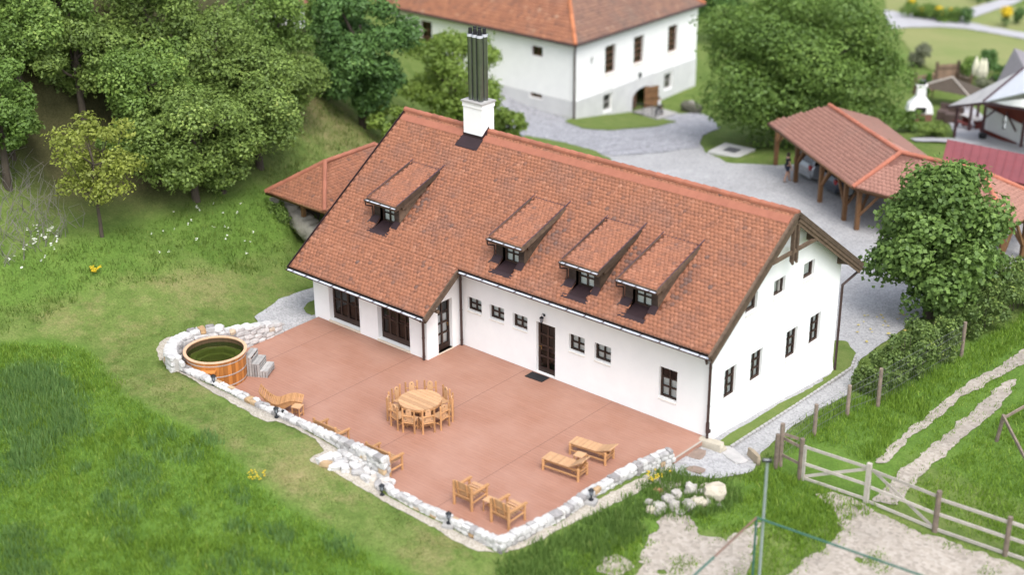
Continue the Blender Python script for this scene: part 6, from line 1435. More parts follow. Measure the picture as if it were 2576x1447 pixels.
GRASS_M = leafmat('meadow_grass', (0.101, 0.185, 0.021), (0.255, 0.392, 0.052), .4, (0.380, 0.437, 0.103))
GRASS_T = leafmat('tall_weed_grass', (0.101, 0.202, 0.057), (0.226, 0.353, 0.108), .45, (0.297, 0.403, 0.144))
GRASS_B = leafmat('bank_grass', (0.063, 0.113, 0.018), (0.166, 0.243, 0.042), .35, (0.263, 0.302, 0.079))
GRASS_W = leafmat('leafy_weeds', (0.087, 0.160, 0.036), (0.204, 0.314, 0.073), .4, (0.303, 0.374, 0.111))
GRASS_S = leafmat('short_grass', (0.098, 0.144, 0.033), (0.217, 0.256, 0.071), .3, (0.354, 0.312, 0.131))
TWIG = mat('grey_twigs', (.20, .19, .165), (.14, .13, .11), rough=.95, scale=5)

def leaf_cloud(cl, n, leaf, seed, up=.35, inner=.18, jit=.5, asp=.62, droop=0.0):
    """leaf quads over clusters cl = (x,y,z,rx,rz); returns verts, faces, var"""
    r = np.random.default_rng(seed); cl = np.asarray(cl, float)
    w = cl[:, 3]**2; idx = r.choice(len(cl), n, p=w/w.sum()); c = cl[idx]
    d = r.normal(size=(n, 3)); d[:, 2] = d[:, 2]*.9+up; d /= np.linalg.norm(d, axis=1)[:, None]
    rad = np.where(r.random(n) < inner, r.random(n)**.5, 1-.22*r.random(n)**1.5+.10*r.normal(size=n))
    # ragged surface: each cluster gets its own bumps
    ph = r.uniform(0, 6.28, (len(cl), 3))[idx]; rad = rad*(1+.16*np.sin(d[:, 0]*5+ph[:, 0])*np.sin(d[:, 1]*5+ph[:, 1])+.10*np.sin(d[:, 2]*9+ph[:, 2]))
    p = c[:, :3]+d*rad[:, None]*np.stack([c[:, 3], c[:, 3], c[:, 4]], 1)
    nn = d*.7+r.normal(size=(n, 3))*jit; nn[:, 2] += .35; nn /= np.linalg.norm(nn, axis=1)[:, None]
    a = np.cross(nn, r.normal(size=(n, 3))); a /= np.linalg.norm(a, axis=1)[:, None]; b = np.cross(nn, a)
    s = leaf*r.uniform(.6, 1.25, n)[:, None]; a = a*s*.5; b = b*s*asp*.5
    V = np.stack([p-a, p+b*.95-a*.15, p+a, p-b*.95-a*.15], 1).reshape(-1, 3)
    F = np.arange(4*n).reshape(n, 4)
    cv = r.uniform(0, 1, len(cl))[idx]
    var = np.clip(.10+.45*r.random(n)+.32*cv+.13*(rad > .8), 0, 1)
    return V, F, var
def crown_clusters(W, H, n, seed, cr=.34, flat=1.0, shape='round'):
    r = random.Random(seed); out = []
    for k in range(n):
        while True:
            x, y, z = r.uniform(-1, 1), r.uniform(-1, 1), r.uniform(-1, 1); q = x*x+y*y+z*z
            if q < 1 and (q > .22 or r.random() < .25): break
        f = 1.0
        if shape == 'cone': f = (1-(z+1)/2)*.95+.12
        elif shape == 'egg': f = 1.0-.28*max(z, 0)
        k_ = cr*r.uniform(.65, 1.25)
        out.append((x*W/2*.80*f, y*W/2*.80*f, z*H/2*.80, W/2*k_, min(W, H)/2*k_*r.uniform(.7, .95)))
    return out
def tree(name, label, cat, base, top, W, crown_h, m, n, leaf, seed, trunk=.16, ncl=34, cr=.34, shape='round', lean=(0, 0), group=None, inner=.18, limbs=7, tm=None, sh=None, up=.35, asp=.62):
    b = np.array(base, float); t = thing(name, label, cat, tuple(b), 0, group)
    H = top; zc = H-crown_h/2; cl = crown_clusters(W, crown_h, ncl, seed, cr, shape=shape)
    cl = [(x+lean[0], y+lean[1], z+zc, a, c) for x, y, z, a, c in cl]
    V, F, A = leaf_cloud(cl, n, leaf, seed, inner=inner, up=up, asp=asp)
    V[:, 2] = np.maximum(V[:, 2], .02)
    bulk('crown', V, F, m, A, t)
    tb_ = MB(); r = random.Random(seed); top_ = Vector((lean[0]*.8, lean[1]*.8, zc+crown_h*.15)); p = Vector((0, 0, -.35)); pts = [p]
    for k in range(1, 6): u = k/5; pts.append(Vector((top_.x*u+r.uniform(-.05, .05)*W*.3, top_.y*u+r.uniform(-.05, .05)*W*.3, -.3+(top_.z+.3)*u)))
    for k in range(5): tb_.bar(pts[k], pts[k+1], trunk*(1-.15*k), trunk*(1-.15*(k+1)), 9, cap=(k == 4))
    for c in r.sample(cl, min(limbs, len(cl))):
        q = pts[r.choice((2, 3, 4))]; e = Vector(c[:3]); mid = q.lerp(e, .5)+Vector((0, 0, -.1*W*.3)); tb_.bar(q, mid, trunk*.42, trunk*.28, 6); tb_.bar(mid, e, trunk*.28, trunk*.10, 6)
    tb_.build('trunk', tm or BARK, t); return t
def ptree(name, label, cat, bx, by, ty, wpx, cbot, m, n, leaf, seed, **kw):
    """tree surveyed from the picture: base point, top row, crown width; cbot = share of the height below the crown"""
    b = at(bx, by); D = float(np.linalg.norm(b-C0)); mp = D/FPX; h = hgt(b, bx, ty); W = wpx*mp
    return tree(name, label, cat, b, h, W, h*(1-cbot), m, n, leaf, seed, **kw)
GF = 'trees of the hillside wood'
ptree('small_tree', 'slender young tree with yellow green leaves standing alone on the grass slope', 'tree', 256, 597, 272, 285, .24, LF_LIGHT, 5200, .17, 1, trunk=.09, ncl=30, cr=.22, inner=.35, limbs=14)
FT = [(495, 505, 190, 340, .08, LF_OLIVE, 9500, 41, 'broad low olive green tree right behind the slender young tree'), (655, 420, 95, 300, .08, LF_OLIVE, 9000, 42, 'rounded tree at the right front edge of the wood, above the bank'),
      (395, 395, 60, 300, .12, LF_MID, 8500, 43, 'tall green tree standing behind the broad low olive one'), (560, 330, -10, 290, .12, LF_OLIVE, 8500, 44, 'tall tree in the middle of the wood reaching the upper edge'),
      (215, 320, 10, 260, .2, LF_OLIVE, 8000, 45, 'tree with open trunk over dark ground in the upper left'), (20, 470, 110, 190, .1, LF_WALNUT, 6500, 46, 'deep green tree cut by the left edge of the photo'),
      (60, 270, -90, 250, .2, LF_MID, 7000, 47, 'tree in the upper left corner of the photo'), (730, 310, 110, 210, .06, LF_OLIVE, 6000, 48, 'bushy tree left of the dark maple, above the dry patch'),
      (690, 215, -70, 260, .1, LF_MID, 7500, 49, 'tree behind the white hutch at the upper edge'), (385, 215, -140, 300, .2, LF_OLIVE, 7000, 50, 'high crown at the upper edge between the corner tree and the middle tree'),
      (840, 150, -150, 220, .1, LF_MID, 6000, 51, 'tree at the upper edge left behind the dark maple'), (30, 390, 250, 150, .1, LF_MID, 4200, 52, 'low leafy bush beneath the left edge tree'), (330, 425, 300, 150, .1, LF_MID, 3600, 53, 'small bushy tree between the slender tree and the broad olive one'),
      (560, 480, 330, 200, .04, LF_OLIVE, 5000, 54, 'spreading shrub hanging over the grass bank below the wood'), (160, 190, -120, 240, .2, LF_MID, 5500, 55, 'tree behind the corner tree at the upper left edge')]
for bx, by, ty, w, cb, m, n, sd_, lab in FT:
    ptree('deciduous_tree', lab, 'tree', bx, by, ty, w, cb, m, int(n*2.3), .175, sd_, group=GF, trunk=.2, ncl=42, cr=.27, inner=.2)
ptree('maple_tree', 'large dark green maple between the wood and the manor', 'tree', 915, 318, -70, 300, .06, LF_DARK, 27000, .23, 60, trunk=.3, ncl=50, cr=.25)
ptree('walnut_tree', 'airy light green walnut tree behind the chimney in front of the manor', 'tree', 1150, 345, 45, 330, .05, LF_FRESH, 18000, .22, 61, trunk=.2, ncl=46, cr=.22, inner=.3, limbs=12)
ptree('shrub', 'fresh green shrub beside the left end of the ridge behind the house', 'shrub', 985, 372, 262, 120, .0, LF_FRESH, 3200, .24, 62, trunk=.06, ncl=18, cr=.34)
ptree('shrub', 'leafy green shrub just right of the chimney behind the ridge', 'shrub', 1280, 362, 262, 110, .0, LF_FRESH, 3000, .24, 63, trunk=.06, ncl=16, cr=.34)
ptree('walnut_tree', 'huge dense walnut tree on the lawn island behind the carport', 'tree', 2015, 352, -75, 590, -.07, LF_WALNUT, 74000, .235, 64, trunk=.42, ncl=95, cr=.21, limbs=16, inner=.15)
ptree('deciduous_tree', 'dark tree at the upper edge beside the right end of the manor', 'tree', 1815, 110, -90, 150, .05, LF_DARK, 5000, .33, 65, trunk=.2, ncl=26, cr=.3)
ptree('broadleaf_tree', 'rounded tree with very large leaves in front of the carport', 'tree', 2338, 800, 375, 330, -.03, LF_BIG, 30000, .225, 66, trunk=.2, ncl=80, cr=.30, shape='egg', inner=.12, limbs=9, asp=.85)
ptree('conifer', 'small bright cone shaped conifer in front of the plank fence', 'conifer', 2331, 243, 172, 26, .0, LF_CONE, 2600, .16, 67, trunk=.06, ncl=22, cr=.32, shape='cone')
ptree('shrub', 'grey leaved bush between the large walnut and the pale lawn', 'shrub', 2315, 168, 110, 58, .0, LF_GREY, 1500, .26, 68, trunk=.06, ncl=14, cr=.36)
for i, (bx, by, ty, w, m, lab) in enumerate(((2418, 205, 150, 50, LF_WALNUT, 'round green bush on the lawn behind the three parasols, leftmost'), (2445, 195, 140, 45, LF_MID, 'green bush behind the three parasols, second from left'), (2482, 185, 120, 50, LF_DARK, 'dark clipped bush behind the three parasols'), (2520, 235, 150, 70, LF_DARK, 'dark shrub against the slate roof of the chalet'), (2485, 235, 190, 60, LF_GREY, 'bluish low shrub left of the slate roof'))):
    ptree('shrub', lab, 'shrub', bx, by, ty, w, .0, m, 1800, .26, 70+i, trunk=.06, ncl=14, cr=.38)
ptree('shrub', 'low olive bush beside the porch of the chalet', 'shrub', 2345, 345, 302, 72, .0, LF_OLIVE, 1800, .2, 76, trunk=.05, ncl=14, cr=.36)
ptree('shrub', 'green bush at the far end of the carport beside the white oven', 'shrub', 2285, 330, 270, 70, .0, LF_WALNUT, 1800, .24, 77, trunk=.05, ncl=14, cr=.36)
def hedge(lab, pts, m, n, leaf, seed, name='hedge', cat='hedge'):
    """pts: picture base point, height m, half width m"""
    P = [at(a, b) for a, b, *_ in pts]; o0 = P[0]; t = thing(name, lab, cat, tuple(map(float, o0))); cl = []; r = random.Random(seed); tw = MB()
    for i in range(len(P)-1):
        L = np.linalg.norm(P[i+1]-P[i]); k = max(2, int(L/.38))
        for j in range(k):
            u = j/k; q = P[i]+(P[i+1]-P[i])*u-o0; h = pts[i][2]+(pts[i+1][2]-pts[i][2])*u; w = pts[i][3]+(pts[i+1][3]-pts[i][3])*u
            for s_ in range(5):
                z = h*r.uniform(.12, .88); rr = .30*r.uniform(.7, 1.3); cl.append((q[0]+r.uniform(-w, w)*.75, q[1]+r.uniform(-w, w)*.75, q[2]+z, rr*max(.6, w*1.1), rr*.9))
            tw.bar((q[0], q[1], q[2]-.1), (q[0]+r.uniform(-.2, .2), q[1]+r.uniform(-.2, .2), q[2]+h*.8), .025, .008, 5)
    V, F, A = leaf_cloud(cl, n, leaf, seed, inner=.25); V[:, 2] = np.maximum(V[:, 2], -.6)
    bulk('foliage', V, F, m, A, t); tw.build('stem', BARK, t); return t
hedge('dense green hedge bush behind the wire fence beside the gravel yard', [(2165, 985, 1.0, .45), (2205, 985, 1.7, .75), (2255, 960, 2.0, .85), (2310, 925, 2.0, .9), (2360, 893, 1.8, .8), (2395, 870, 1.3, .6)], LF_HEDGE, 15000, .13, 81)
hedge('dark overgrown hedge at the foot of the large leaved tree', [(2395, 872, 1.0, .6), (2440, 850, 1.6, .9), (2500, 812, 2.0, 1.0), (2560, 775, 2.3, 1.1), (2660, 720, 2.6, 1.2)], LF_HEDGE, 15000, .15, 82)
p_ = at(745, 520); hedge('leafy green bush growing against the pale wall of the small shed', [(696, 540, .5, .35), (712, 556, .6, .35), (728, 570, .4, .3)], LF_MID, 1500, .12, 83, 'shrub', 'shrub')
# grey leafless brushwood at the left edge
b0 = at(55, 560); gb = thing('brushwood', 'grey leafless brushwood at the left edge below the wood', 'brush', tuple(map(float, b0))); tw = MB(); r = random.Random(9)
for k in range(240):
    a = Vector((r.uniform(-2.6, 1.6), r.uniform(-2.0, 2.0), 0)); a.z = gz(b0[0]+a.x, b0[1]+a.y)-b0[2]; d = Vector((r.uniform(-.9, .9), r.uniform(-.9, .9), r.uniform(.5, 1.4))); tw.bar(a, a+d*.6, .014, .009, 4, cap=False); tw.bar(a+d*.6, a+d*.6+Vector((r.uniform(-.5, .5), r.uniform(-.5, .5), r.uniform(0, .6))), .009, .004, 4, cap=False)
tw.build('twigs', TWIG, gb)

def fade(pl_, X, Y, w): return np.clip(sdf(pl_, X, Y)/w+.35, .15, 1)
def tufts(name, X, Y, h, w, nb, m, seed, spread=.10, lean=.45, lab=None, cat=None, hv=None):
    r = np.random.default_rng(seed); n = len(X); Z = ground(X, Y)+.02
    N = n*nb; bx = np.repeat(X, nb)+r.normal(0, spread, N); by = np.repeat(Y, nb)+r.normal(0, spread, N); bz = np.repeat(Z, nb)
    hh = (np.repeat(h if hv is None else hv, nb) if hv is not None else h)*r.uniform(.5, 1.2, N); a = r.uniform(0, 6.28, N); ln = r.uniform(0, lean, N)*hh
    b = r.uniform(0, 6.28, N); ww = w*r.uniform(.6, 1.3, N)
    p = np.stack([bx, by, bz-.03], 1); s = np.stack([np.cos(b)*ww, np.sin(b)*ww, 0*b], 1); d = np.stack([np.cos(a)*ln, np.sin(a)*ln, hh], 1)
    V = np.stack([p-s, p+s, p+d*.6+s*.7, p+d], 1).reshape(-1, 3); F = np.stack([np.arange(N)*4+k for k in range(4)], 1)
    var = np.clip(np.repeat(r.uniform(0, .55, n), nb)+r.uniform(0, .5, N), 0, 1)
    o = bulk(name, V, F, m, var); tag(o, lab, cat, kind='stuff'); return o
def scatter(poly, dens, seed, jit=.35, avoid=()):
    P = np.array(poly); r = np.random.default_rng(seed); x0, y0 = P.min(0); x1, y1 = P.max(0); n = int((x1-x0)*(y1-y0)*dens)
    X = r.uniform(x0, x1, n); Y = r.uniform(y0, y1, n); k = sdf(poly, X, Y)+jit*wob(X, Y, 1.2, seed) > 0
    for a in avoid: k &= sdf(a, X, Y) < .05
    return X[k], Y[k]
MEAD = pxpoly([(-40, 880), (120, 862), (215, 885), (262, 940), (295, 1000), (375, 1035), (515, 1105), (630, 1205), (735, 1290), (850, 1365), (950, 1415), (1050, 1460), (1100, 1500), (-60, 1500)])
X, Y = scatter(MEAD, 46, 3); pn = wob(X, Y, 1.0, 8)
tufts('meadow_grass', X, Y, .22, .016, 8, GRASS_M, 4, .12, .7, 'bright green meadow grass sloping down in the lower left', 'grass', hv=.20+.10*np.clip(pn, -1, 1))
TALL = pxpoly([(-40, 940), (60, 905), (150, 905), (200, 950), (235, 1010), (250, 1070), (215, 1105), (170, 1135), (120, 1190), (60, 1235), (-40, 1260)])
T2 = pxpoly([(-40, 1330), (60, 1310), (140, 1345), (185, 1400), (190, 1470), (-40, 1500)])
for pl_, sd_, lab in ((TALL, 11, 'tall dark green weeds at the left edge of the meadow'), (T2, 12, 'tall dark green weeds in the lower left corner')):
    X, Y = scatter(pl_, 60, sd_, 1.0); k_ = np.random.default_rng(5).random(len(X)) < fade(pl_, X, Y, 1.6); X, Y = X[k_], Y[k_]; tufts('tall_weeds', X, Y, .55, .020, 9, GRASS_T, sd_, .13, .5, lab, 'weeds', hv=(.36+.16*wob(X, Y, 1.8, 3))*fade(pl_, X, Y, 1.5))
r = random.Random(3); Xc = []; Yc = []
for k in range(46):
    q = (r.uniform(150, 900), r.uniform(930, 1440)); c = at(*q); rad = r.uniform(.12, .45)
    if not inside(MEAD, np.array([c[0]]), np.array([c[1]]))[0]: continue
    for _ in range(int(rad*70)): a = r.uniform(0, 6.28); d = rad*r.random()**.5; Xc.append(c[0]+d*math.cos(a)*1.6); Yc.append(c[1]+d*math.sin(a))
tufts('weed_clumps', np.array(Xc), np.array(Yc), .30, .02, 6, GRASS_T, 13, .1, .5, 'darker weed clumps dotted over the bright meadow', 'weeds')
X, Y = scatter(pxpoly([(250, 900), (300, 850), (330, 815), (640, 825), (520, 830), (400, 850), (390, 890), (430, 940), (640, 1075), (780, 1160), (960, 1262), (1100, 1345), (1200, 1400), (1060, 1440), (900, 1355), (760, 1285), (640, 1185), (520, 1080), (380, 1005), (300, 970), (265, 920)]), 36, 21, .1)
tufts('lawn_grass', X, Y, .07, .012, 5, GRASS_S, 22, .12, .9, 'short mown grass strip between the meadow and the pebbles', 'grass')
X, Y = scatter(pxpoly([(-40, 640), (200, 605), (330, 575), (450, 525), (640, 455), (700, 485), (770, 610), (780, 660), (600, 690), (440, 705), (300, 720), (150, 780), (-40, 860)]), 26, 23, .3)
tufts('slope_grass', X, Y, .22, .015, 6, GRASS_B, 24, .16, .8, 'rough green grass with weeds on the bank below the wood', 'grass', hv=.16+.10*wob(X, Y, .9, 2))
X, Y = scatter(pxpoly([(640, 455), (740, 300), (790, 230), (900, 310), (940, 340), (930, 375), (700, 485)]), 14, 25, .3)
tufts('slope_grass', X, Y, .25, .02, 6, GRASS_S, 26, .2, .8, 'dry tinted grass bank behind the small shed', 'grass')
X, Y = scatter(pxpoly([(110, 860), (270, 760), (450, 700), (700, 640), (765, 690), (700, 745), (640, 795), (440, 815), (320, 815), (270, 850), (240, 900)]), 16, 27, .3)
tufts('lawn_grass', X, Y, .06, .012, 5, GRASS_S, 28, .14, .9, 'short mown grass around the gravel path left of the house', 'grass')
# weeds in front of and right of the deck
WD = pxpoly([(1265, 1402), (1330, 1392), (1420, 1340), (1510, 1292), (1600, 1240), (1655, 1200), (1690, 1190), (1740, 1205), (1775, 1220), (1790, 1205), (1850, 1225), (1870, 1260), (1840, 1290), (1700, 1310), (1640, 1320), (1620, 1360), (1540, 1385), (1480, 1440), (1440, 1480), (1250, 1480)])
X, Y = scatter(WD, 60, 31, .15, avoid=(DECK,)); tufts('weeds', X, Y, .36, .020, 9, GRASS_W, 32, .11, .6, 'lush green weeds outside the right deck wall', 'weeds', hv=.30+.16*wob(X, Y, 1.6, 4))
X, Y = scatter(pxpoly([(1880, 1200), (1920, 1180), (1960, 1190), (2010, 1215), (2180, 1275), (2230, 1290), (2100, 1320), (2020, 1350), (1900, 1300), (1850, 1290), (1870, 1240)]), 45, 33, .2); tufts('weeds', X, Y, .24, .018, 8, GRASS_M, 34, .12, .7, 'green weeds between the lamp pole and the gate', 'weeds')
X, Y = scatter(pxpoly([(1960, 1150), (2000, 1085), (2130, 1000), (2165, 1010), (2400, 900), (2600, 780), (2600, 850), (2430, 960), (2270, 1090), (2200, 1160), (2050, 1110)]), 34, 35, .15); tufts('verge_grass', X, Y, .26, .018, 8, GRASS_M, 36, .13, .7, 'green grass verge along the wire fence beside the track', 'grass', hv=.22+.10*wob(X, Y, 1.2, 6))
X, Y = scatter(pxpoly([(2260, 1180), (2420, 1000), (2520, 945), (2530, 955), (2420, 1040), (2320, 1130), (2270, 1185)]), 40, 37, .05); tufts('track_grass', X, Y, .12, .015, 6, GRASS_M, 38, .1, .7, 'grass growing between the two wheel ruts', 'grass')
X, Y = scatter(pxpoly([(2300, 1240), (2420, 1140), (2500, 1060), (2620, 980), (2620, 1420), (2540, 1380), (2380, 1315)]), 34, 39, .2); tufts('paddock_grass', X, Y, .18, .018, 7, GRASS_M, 40, .14, .8, 'green grass of the paddock behind the rail fence', 'grass')
SANDP = pxpoly([(1600, 1320), (1700, 1300), (1900, 1320), (2120, 1245), (2250, 1300), (2600, 1440), (2600, 1500), (1480, 1500), (1520, 1395)])
X, Y = scatter(SANDP, 60, 51, .0); k_ = wob(X, Y, 1.5, 21)+.5*wob(X, Y, 3.4, 22) > .62; tufts('sand_grass', X[k_], Y[k_], .14, .018, 7, GRASS_M, 52, .12, .9, 'patches of grass growing through the pale sandy ground', 'grass', hv=.13+0*X[k_])
X, Y = scatter(pxpoly([(1690, 1165), (1790, 1205), (1890, 1188), (1990, 1078), (2128, 995), (2170, 905), (2180, 915), (2140, 1005), (2000, 1088), (1905, 1200), (1790, 1222), (1690, 1205)]), 40, 53, .05); tufts('edge_grass', X, Y, .14, .015, 6, GRASS_B, 54, .1, .9, 'grass fringe along the gravel path and fence', 'grass')
for nm_, pl_, dn, w_, sd_ in (('sandy paddock', [(1630, 1332), (1690, 1298), (1735, 1303), (1760, 1340), (1830, 1362), (1868, 1335), (1905, 1322), (1895, 1400), (1870, 1490), (1590, 1490), (1618, 1400)], 70, .45, 61), ('bare ground before the gate', [(2050, 1245), (2130, 1245), (2200, 1285), (2330, 1345), (2600, 1440), (2700, 1560), (1960, 1560), (1985, 1440), (2080, 1375), (2115, 1335), (2085, 1275)], 60, .5, 62),
        ('left wheel rut', [(2600, 866), (2600, 903), (2420, 1002), (2290, 1106), (2228, 1165), (2203, 1166), (2270, 1098), (2410, 983)], 90, .22, 63), ('right wheel rut', [(2562, 945), (2548, 988), (2470, 1068), (2390, 1133), (2310, 1208), (2255, 1275), (2190, 1262), (2258, 1193), (2338, 1128), (2430, 1048), (2510, 973)], 90, .25, 64)):
    pw = pxpoly(pl_); X, Y = scatter([(x_*1.0, y_*1.0) for x_, y_ in pw], dn, sd_, .0); sd__ = sdf(pw, X, Y); k_ = np.random.default_rng(sd_).random(len(X)) < np.clip(1-sd__/w_, 0, 1)**1.5*(.55+.6*wob(X, Y, 2.2, sd_))
    tufts('edge_grass', X[k_], Y[k_], .1, .016, 6, GRASS_M, sd_, .1, .9, 'grass creeping in over the edge of the '+nm_, 'grass', hv=.12+0*X[k_])
X, Y = scatter(pxpoly([(1870, 1290), (1990, 1330), (2090, 1290), (2110, 1335), (2080, 1378), (1985, 1440), (1950, 1500), (1880, 1500), (1900, 1400), (1915, 1320)]), 42, 71, .3); tufts('weeds', X, Y, .2, .018, 7, GRASS_M, 72, .12, .8, 'green weeds between the two bare sandy patches', 'weeds', hv=.16+.09*wob(X, Y, 1.5, 6))
X, Y = scatter(pxpoly([(1690, 1300), (1880, 1265), (1870, 1330), (1830, 1358), (1760, 1335), (1735, 1300)]), 42, 73, .2); tufts('weeds', X, Y, .2, .018, 7, GRASS_M, 74, .12, .8, 'green weeds below the boulders above the sandy patch', 'weeds', hv=.16+.09*wob(X, Y, 1.5, 6))
X, Y = scatter(pxpoly([(1440, 1400), (1620, 1320), (1620, 1400), (1590, 1500), (1430, 1500)]), 42, 75, .3); tufts('weeds', X, Y, .25, .018, 7, GRASS_M, 76, .12, .8, 'green weeds left of the sandy patch at the bottom edge', 'weeds', hv=.2+.1*wob(X, Y, 1.5, 6))
lv = [at(r_.uniform(2150, 2290), r_.uniform(790, 870)) for r_ in [random.Random(4)] for _ in range(26)]
V = []; F = []
for q in lv:
    a = random.uniform(0, 6.28); s_ = random.uniform(.05, .11); u = np.array([math.cos(a), math.sin(a), .1])*s_; v = np.array([-math.sin(a), math.cos(a), .15])*s_*.7; c = q+np.array([0, 0, .09]); b_ = len(V); V += [c-u, c-v, c+u, c+v]; F.append((b_, b_+1, b_+2, b_+3))
o = bulk('fallen_leaves', np.array(V), np.array(F), mat('yellow_fallen_leaf', (.48, .42, .12), (.36, .27, .09), rough=.8, scale=9)); tag(o, 'yellow fallen leaves on the gravel under the large leaved tree', 'leaves', kind='stuff')
# flowers
def flowers(name, pts, m, size, seed, lab, h=.3):
    r = np.random.default_rng(seed); V = []; F = []
    for q in pts:
        for _ in range(3):
            c = q+np.array([0, 0, h*r.uniform(.7, 1.1)])+np.append(r.normal(0, .02, 2), 0); a = r.uniform(0, 6.28); s_ = size*r.uniform(.6, 1.1); b = len(V)
            u = np.array([math.cos(a), math.sin(a), r.uniform(-.3, .3)])*s_; v = np.array([-math.sin(a), math.cos(a), r.uniform(-.3, .3)])*s_; V += [c-u, c-v*.8, c+u, c+v*.8]; F.append((b, b+1, b+2, b+3))
    o = bulk(name, np.array(V), np.array(F), m, np.random.default_rng(1).random(len(F))); tag(o, lab, 'flowers', kind='stuff')
YEL = mat('yellow_petals', (.62, .46, .02), (.55, .38, .02), rough=.8, scale=9); WHT = mat('white_petals', (.75, .75, .70), (.66, .66, .6), rough=.8, scale=9)
r = random.Random(8)
flowers('yellow_flowers', [at(1655+r.uniform(-28, 30), 1216+r.uniform(-10, 14)) for _ in range(16)], YEL, .045, 1, 'yellow flowers among the weeds near the boulders', .38)
flowers('yellow_flowers', [at(648+r.uniform(-22, 22), 1208+r.uniform(-12, 12)) for _ in range(22)], YEL, .035, 2, 'yellow flowers in the meadow below the pebble strip', .24)
flowers('yellow_flowers', [at(242+r.uniform(-12, 12), 695+r.uniform(-8, 8)) for _ in range(16)], YEL, .06, 3, 'yellow flower clump on the left slope', .3)
flowers('white_flowers', [at(r.uniform(380, 640), r.uniform(520, 650)) for _ in range(26)], WHT, .045, 4, 'scattered white flowers on the bank below the wood', .25)
flowers('white_flowers', [at(120+r.gauss(0, 18), 603+r.gauss(0, 10)) for _ in range(20)]+[at(70+r.gauss(0, 40), 650+r.gauss(0, 20)) for _ in range(16)], WHT, .055, 5, 'white flower heads on the left slope', .35)
# garden beds on the pale lawn
bd = at(2342, 48); cl = [(r.uniform(-2.6, 2.6), r.uniform(-1.0, 1.0), r.uniform(.2, .9), .5, .45) for _ in range(26)]
V, F, A = leaf_cloud(cl, 3200, .28, 91); fb = thing('flower_bed', 'planted flower bed with yellow blooms in the fork of the garden paths', 'flower bed', tuple(map(float, bd))); bulk('foliage', V, F, LF_WALNUT, A, fb)
V, F, A = leaf_cloud([(x, y, z+.35, .3, .2) for x, y, z, a, c in cl[:7]], 260, .3, 92); bulk('blooms', V, F, YEL, A, fb)
PINKF = mat('pink_petals', (.55, .16, .22), (.45, .1, .15), rough=.8)
for i, (px_, py_, h_, w_, m, lab) in enumerate(((2527, 68, 1.9, 1.1, YEL, 'standard plant with round yellow head beside the garden path'), (2402, 58, 1.2, .9, LF_WALNUT, 'round potted shrub at the fork of the garden paths'), (2432, 62, 1.6, 1.1, LF_DARK, 'dark potted shrub right of the fork of the garden paths'), (2462, 10, 1.7, .9, PINKF, 'standard plant with pink head near the upper edge'), (2486, 6, 1.5, .8, LF_DARK, 'dark potted shrub at the upper edge of the garden'), (2558, 62, 1.5, 1.0, LF_DARK, 'dark green potted shrub at the right edge of the garden path'), (2286, 30, 2.2, .8, LF_OLIVE, 'slim reddish shrub beside the garden path near the large walnut'))):
    p = at(px_, py_); t = thing('potted_plant', lab, 'plant', tuple(map(float, p)), 0, 'plants along the garden paths')
    V, F, A = leaf_cloud([(random.uniform(-.2, .2)*w_, random.uniform(-.2, .2)*w_, h_*.72+random.uniform(-.15, .15), w_*.42, w_*.36) for _ in range(5)], 420, .22, 95+i); bulk('crown', V, F, m, A, t)
    V, F, A = leaf_cloud([(0, 0, h_*.35, w_*.3, h_*.3)], 200, .2, 105+i); bulk('foliage', V, F, LF_DARK, A, t); b = MB(); b.bar((0, 0, -.1), (0, 0, h_*.7), .04); b.build('stem', BARK, t)
# ------------------------------------------------------------------ people
def skin(name, chains, m, par, sub=2, root=0):
    """one continuous surface grown over connected joints; chains: list of [(key or pos, radius)...]"""
    keys = {}; V = []; Rr = []; E_ = []
    for ch in chains:
        prev = None
        for k, p, r_ in ch:
            if k not in keys: keys[k] = len(V); V.append(p); Rr.append(r_)
            i = keys[k]
            if prev is not None: E_.append((prev, i))
            prev = i
    me = bpy.data.meshes.new(name); me.from_pydata([tuple(p) for p in V], E_, []); o = bpy.data.objects.new(name, me); col.objects.link(o)
    mod = o.modifiers.new('skin', 'SKIN'); sv = me.skin_vertices[0].data
    for i, r_ in enumerate(Rr): sv[i].radius = (r_, r_) if not isinstance(r_, tuple) else r_; sv[i].use_root = (i == root)
    mod.use_smooth_shade = True
    o.modifiers.new('sub', 'SUBSURF').levels = sub; o.modifiers['sub'].render_levels = sub
    dg = bpy.context.evaluated_depsgraph_get(); ev = bpy.data.meshes.new_from_object(o.evaluated_get(dg)); ev.name = name
    o.modifiers.clear(); o.data = ev; ev.materials.clear(); ev.materials.append(m); o.parent = par; return o
SKINM = mat('light_skin', (.50, .30, .21), (.45, .26, .18), rough=.55, scale=8)
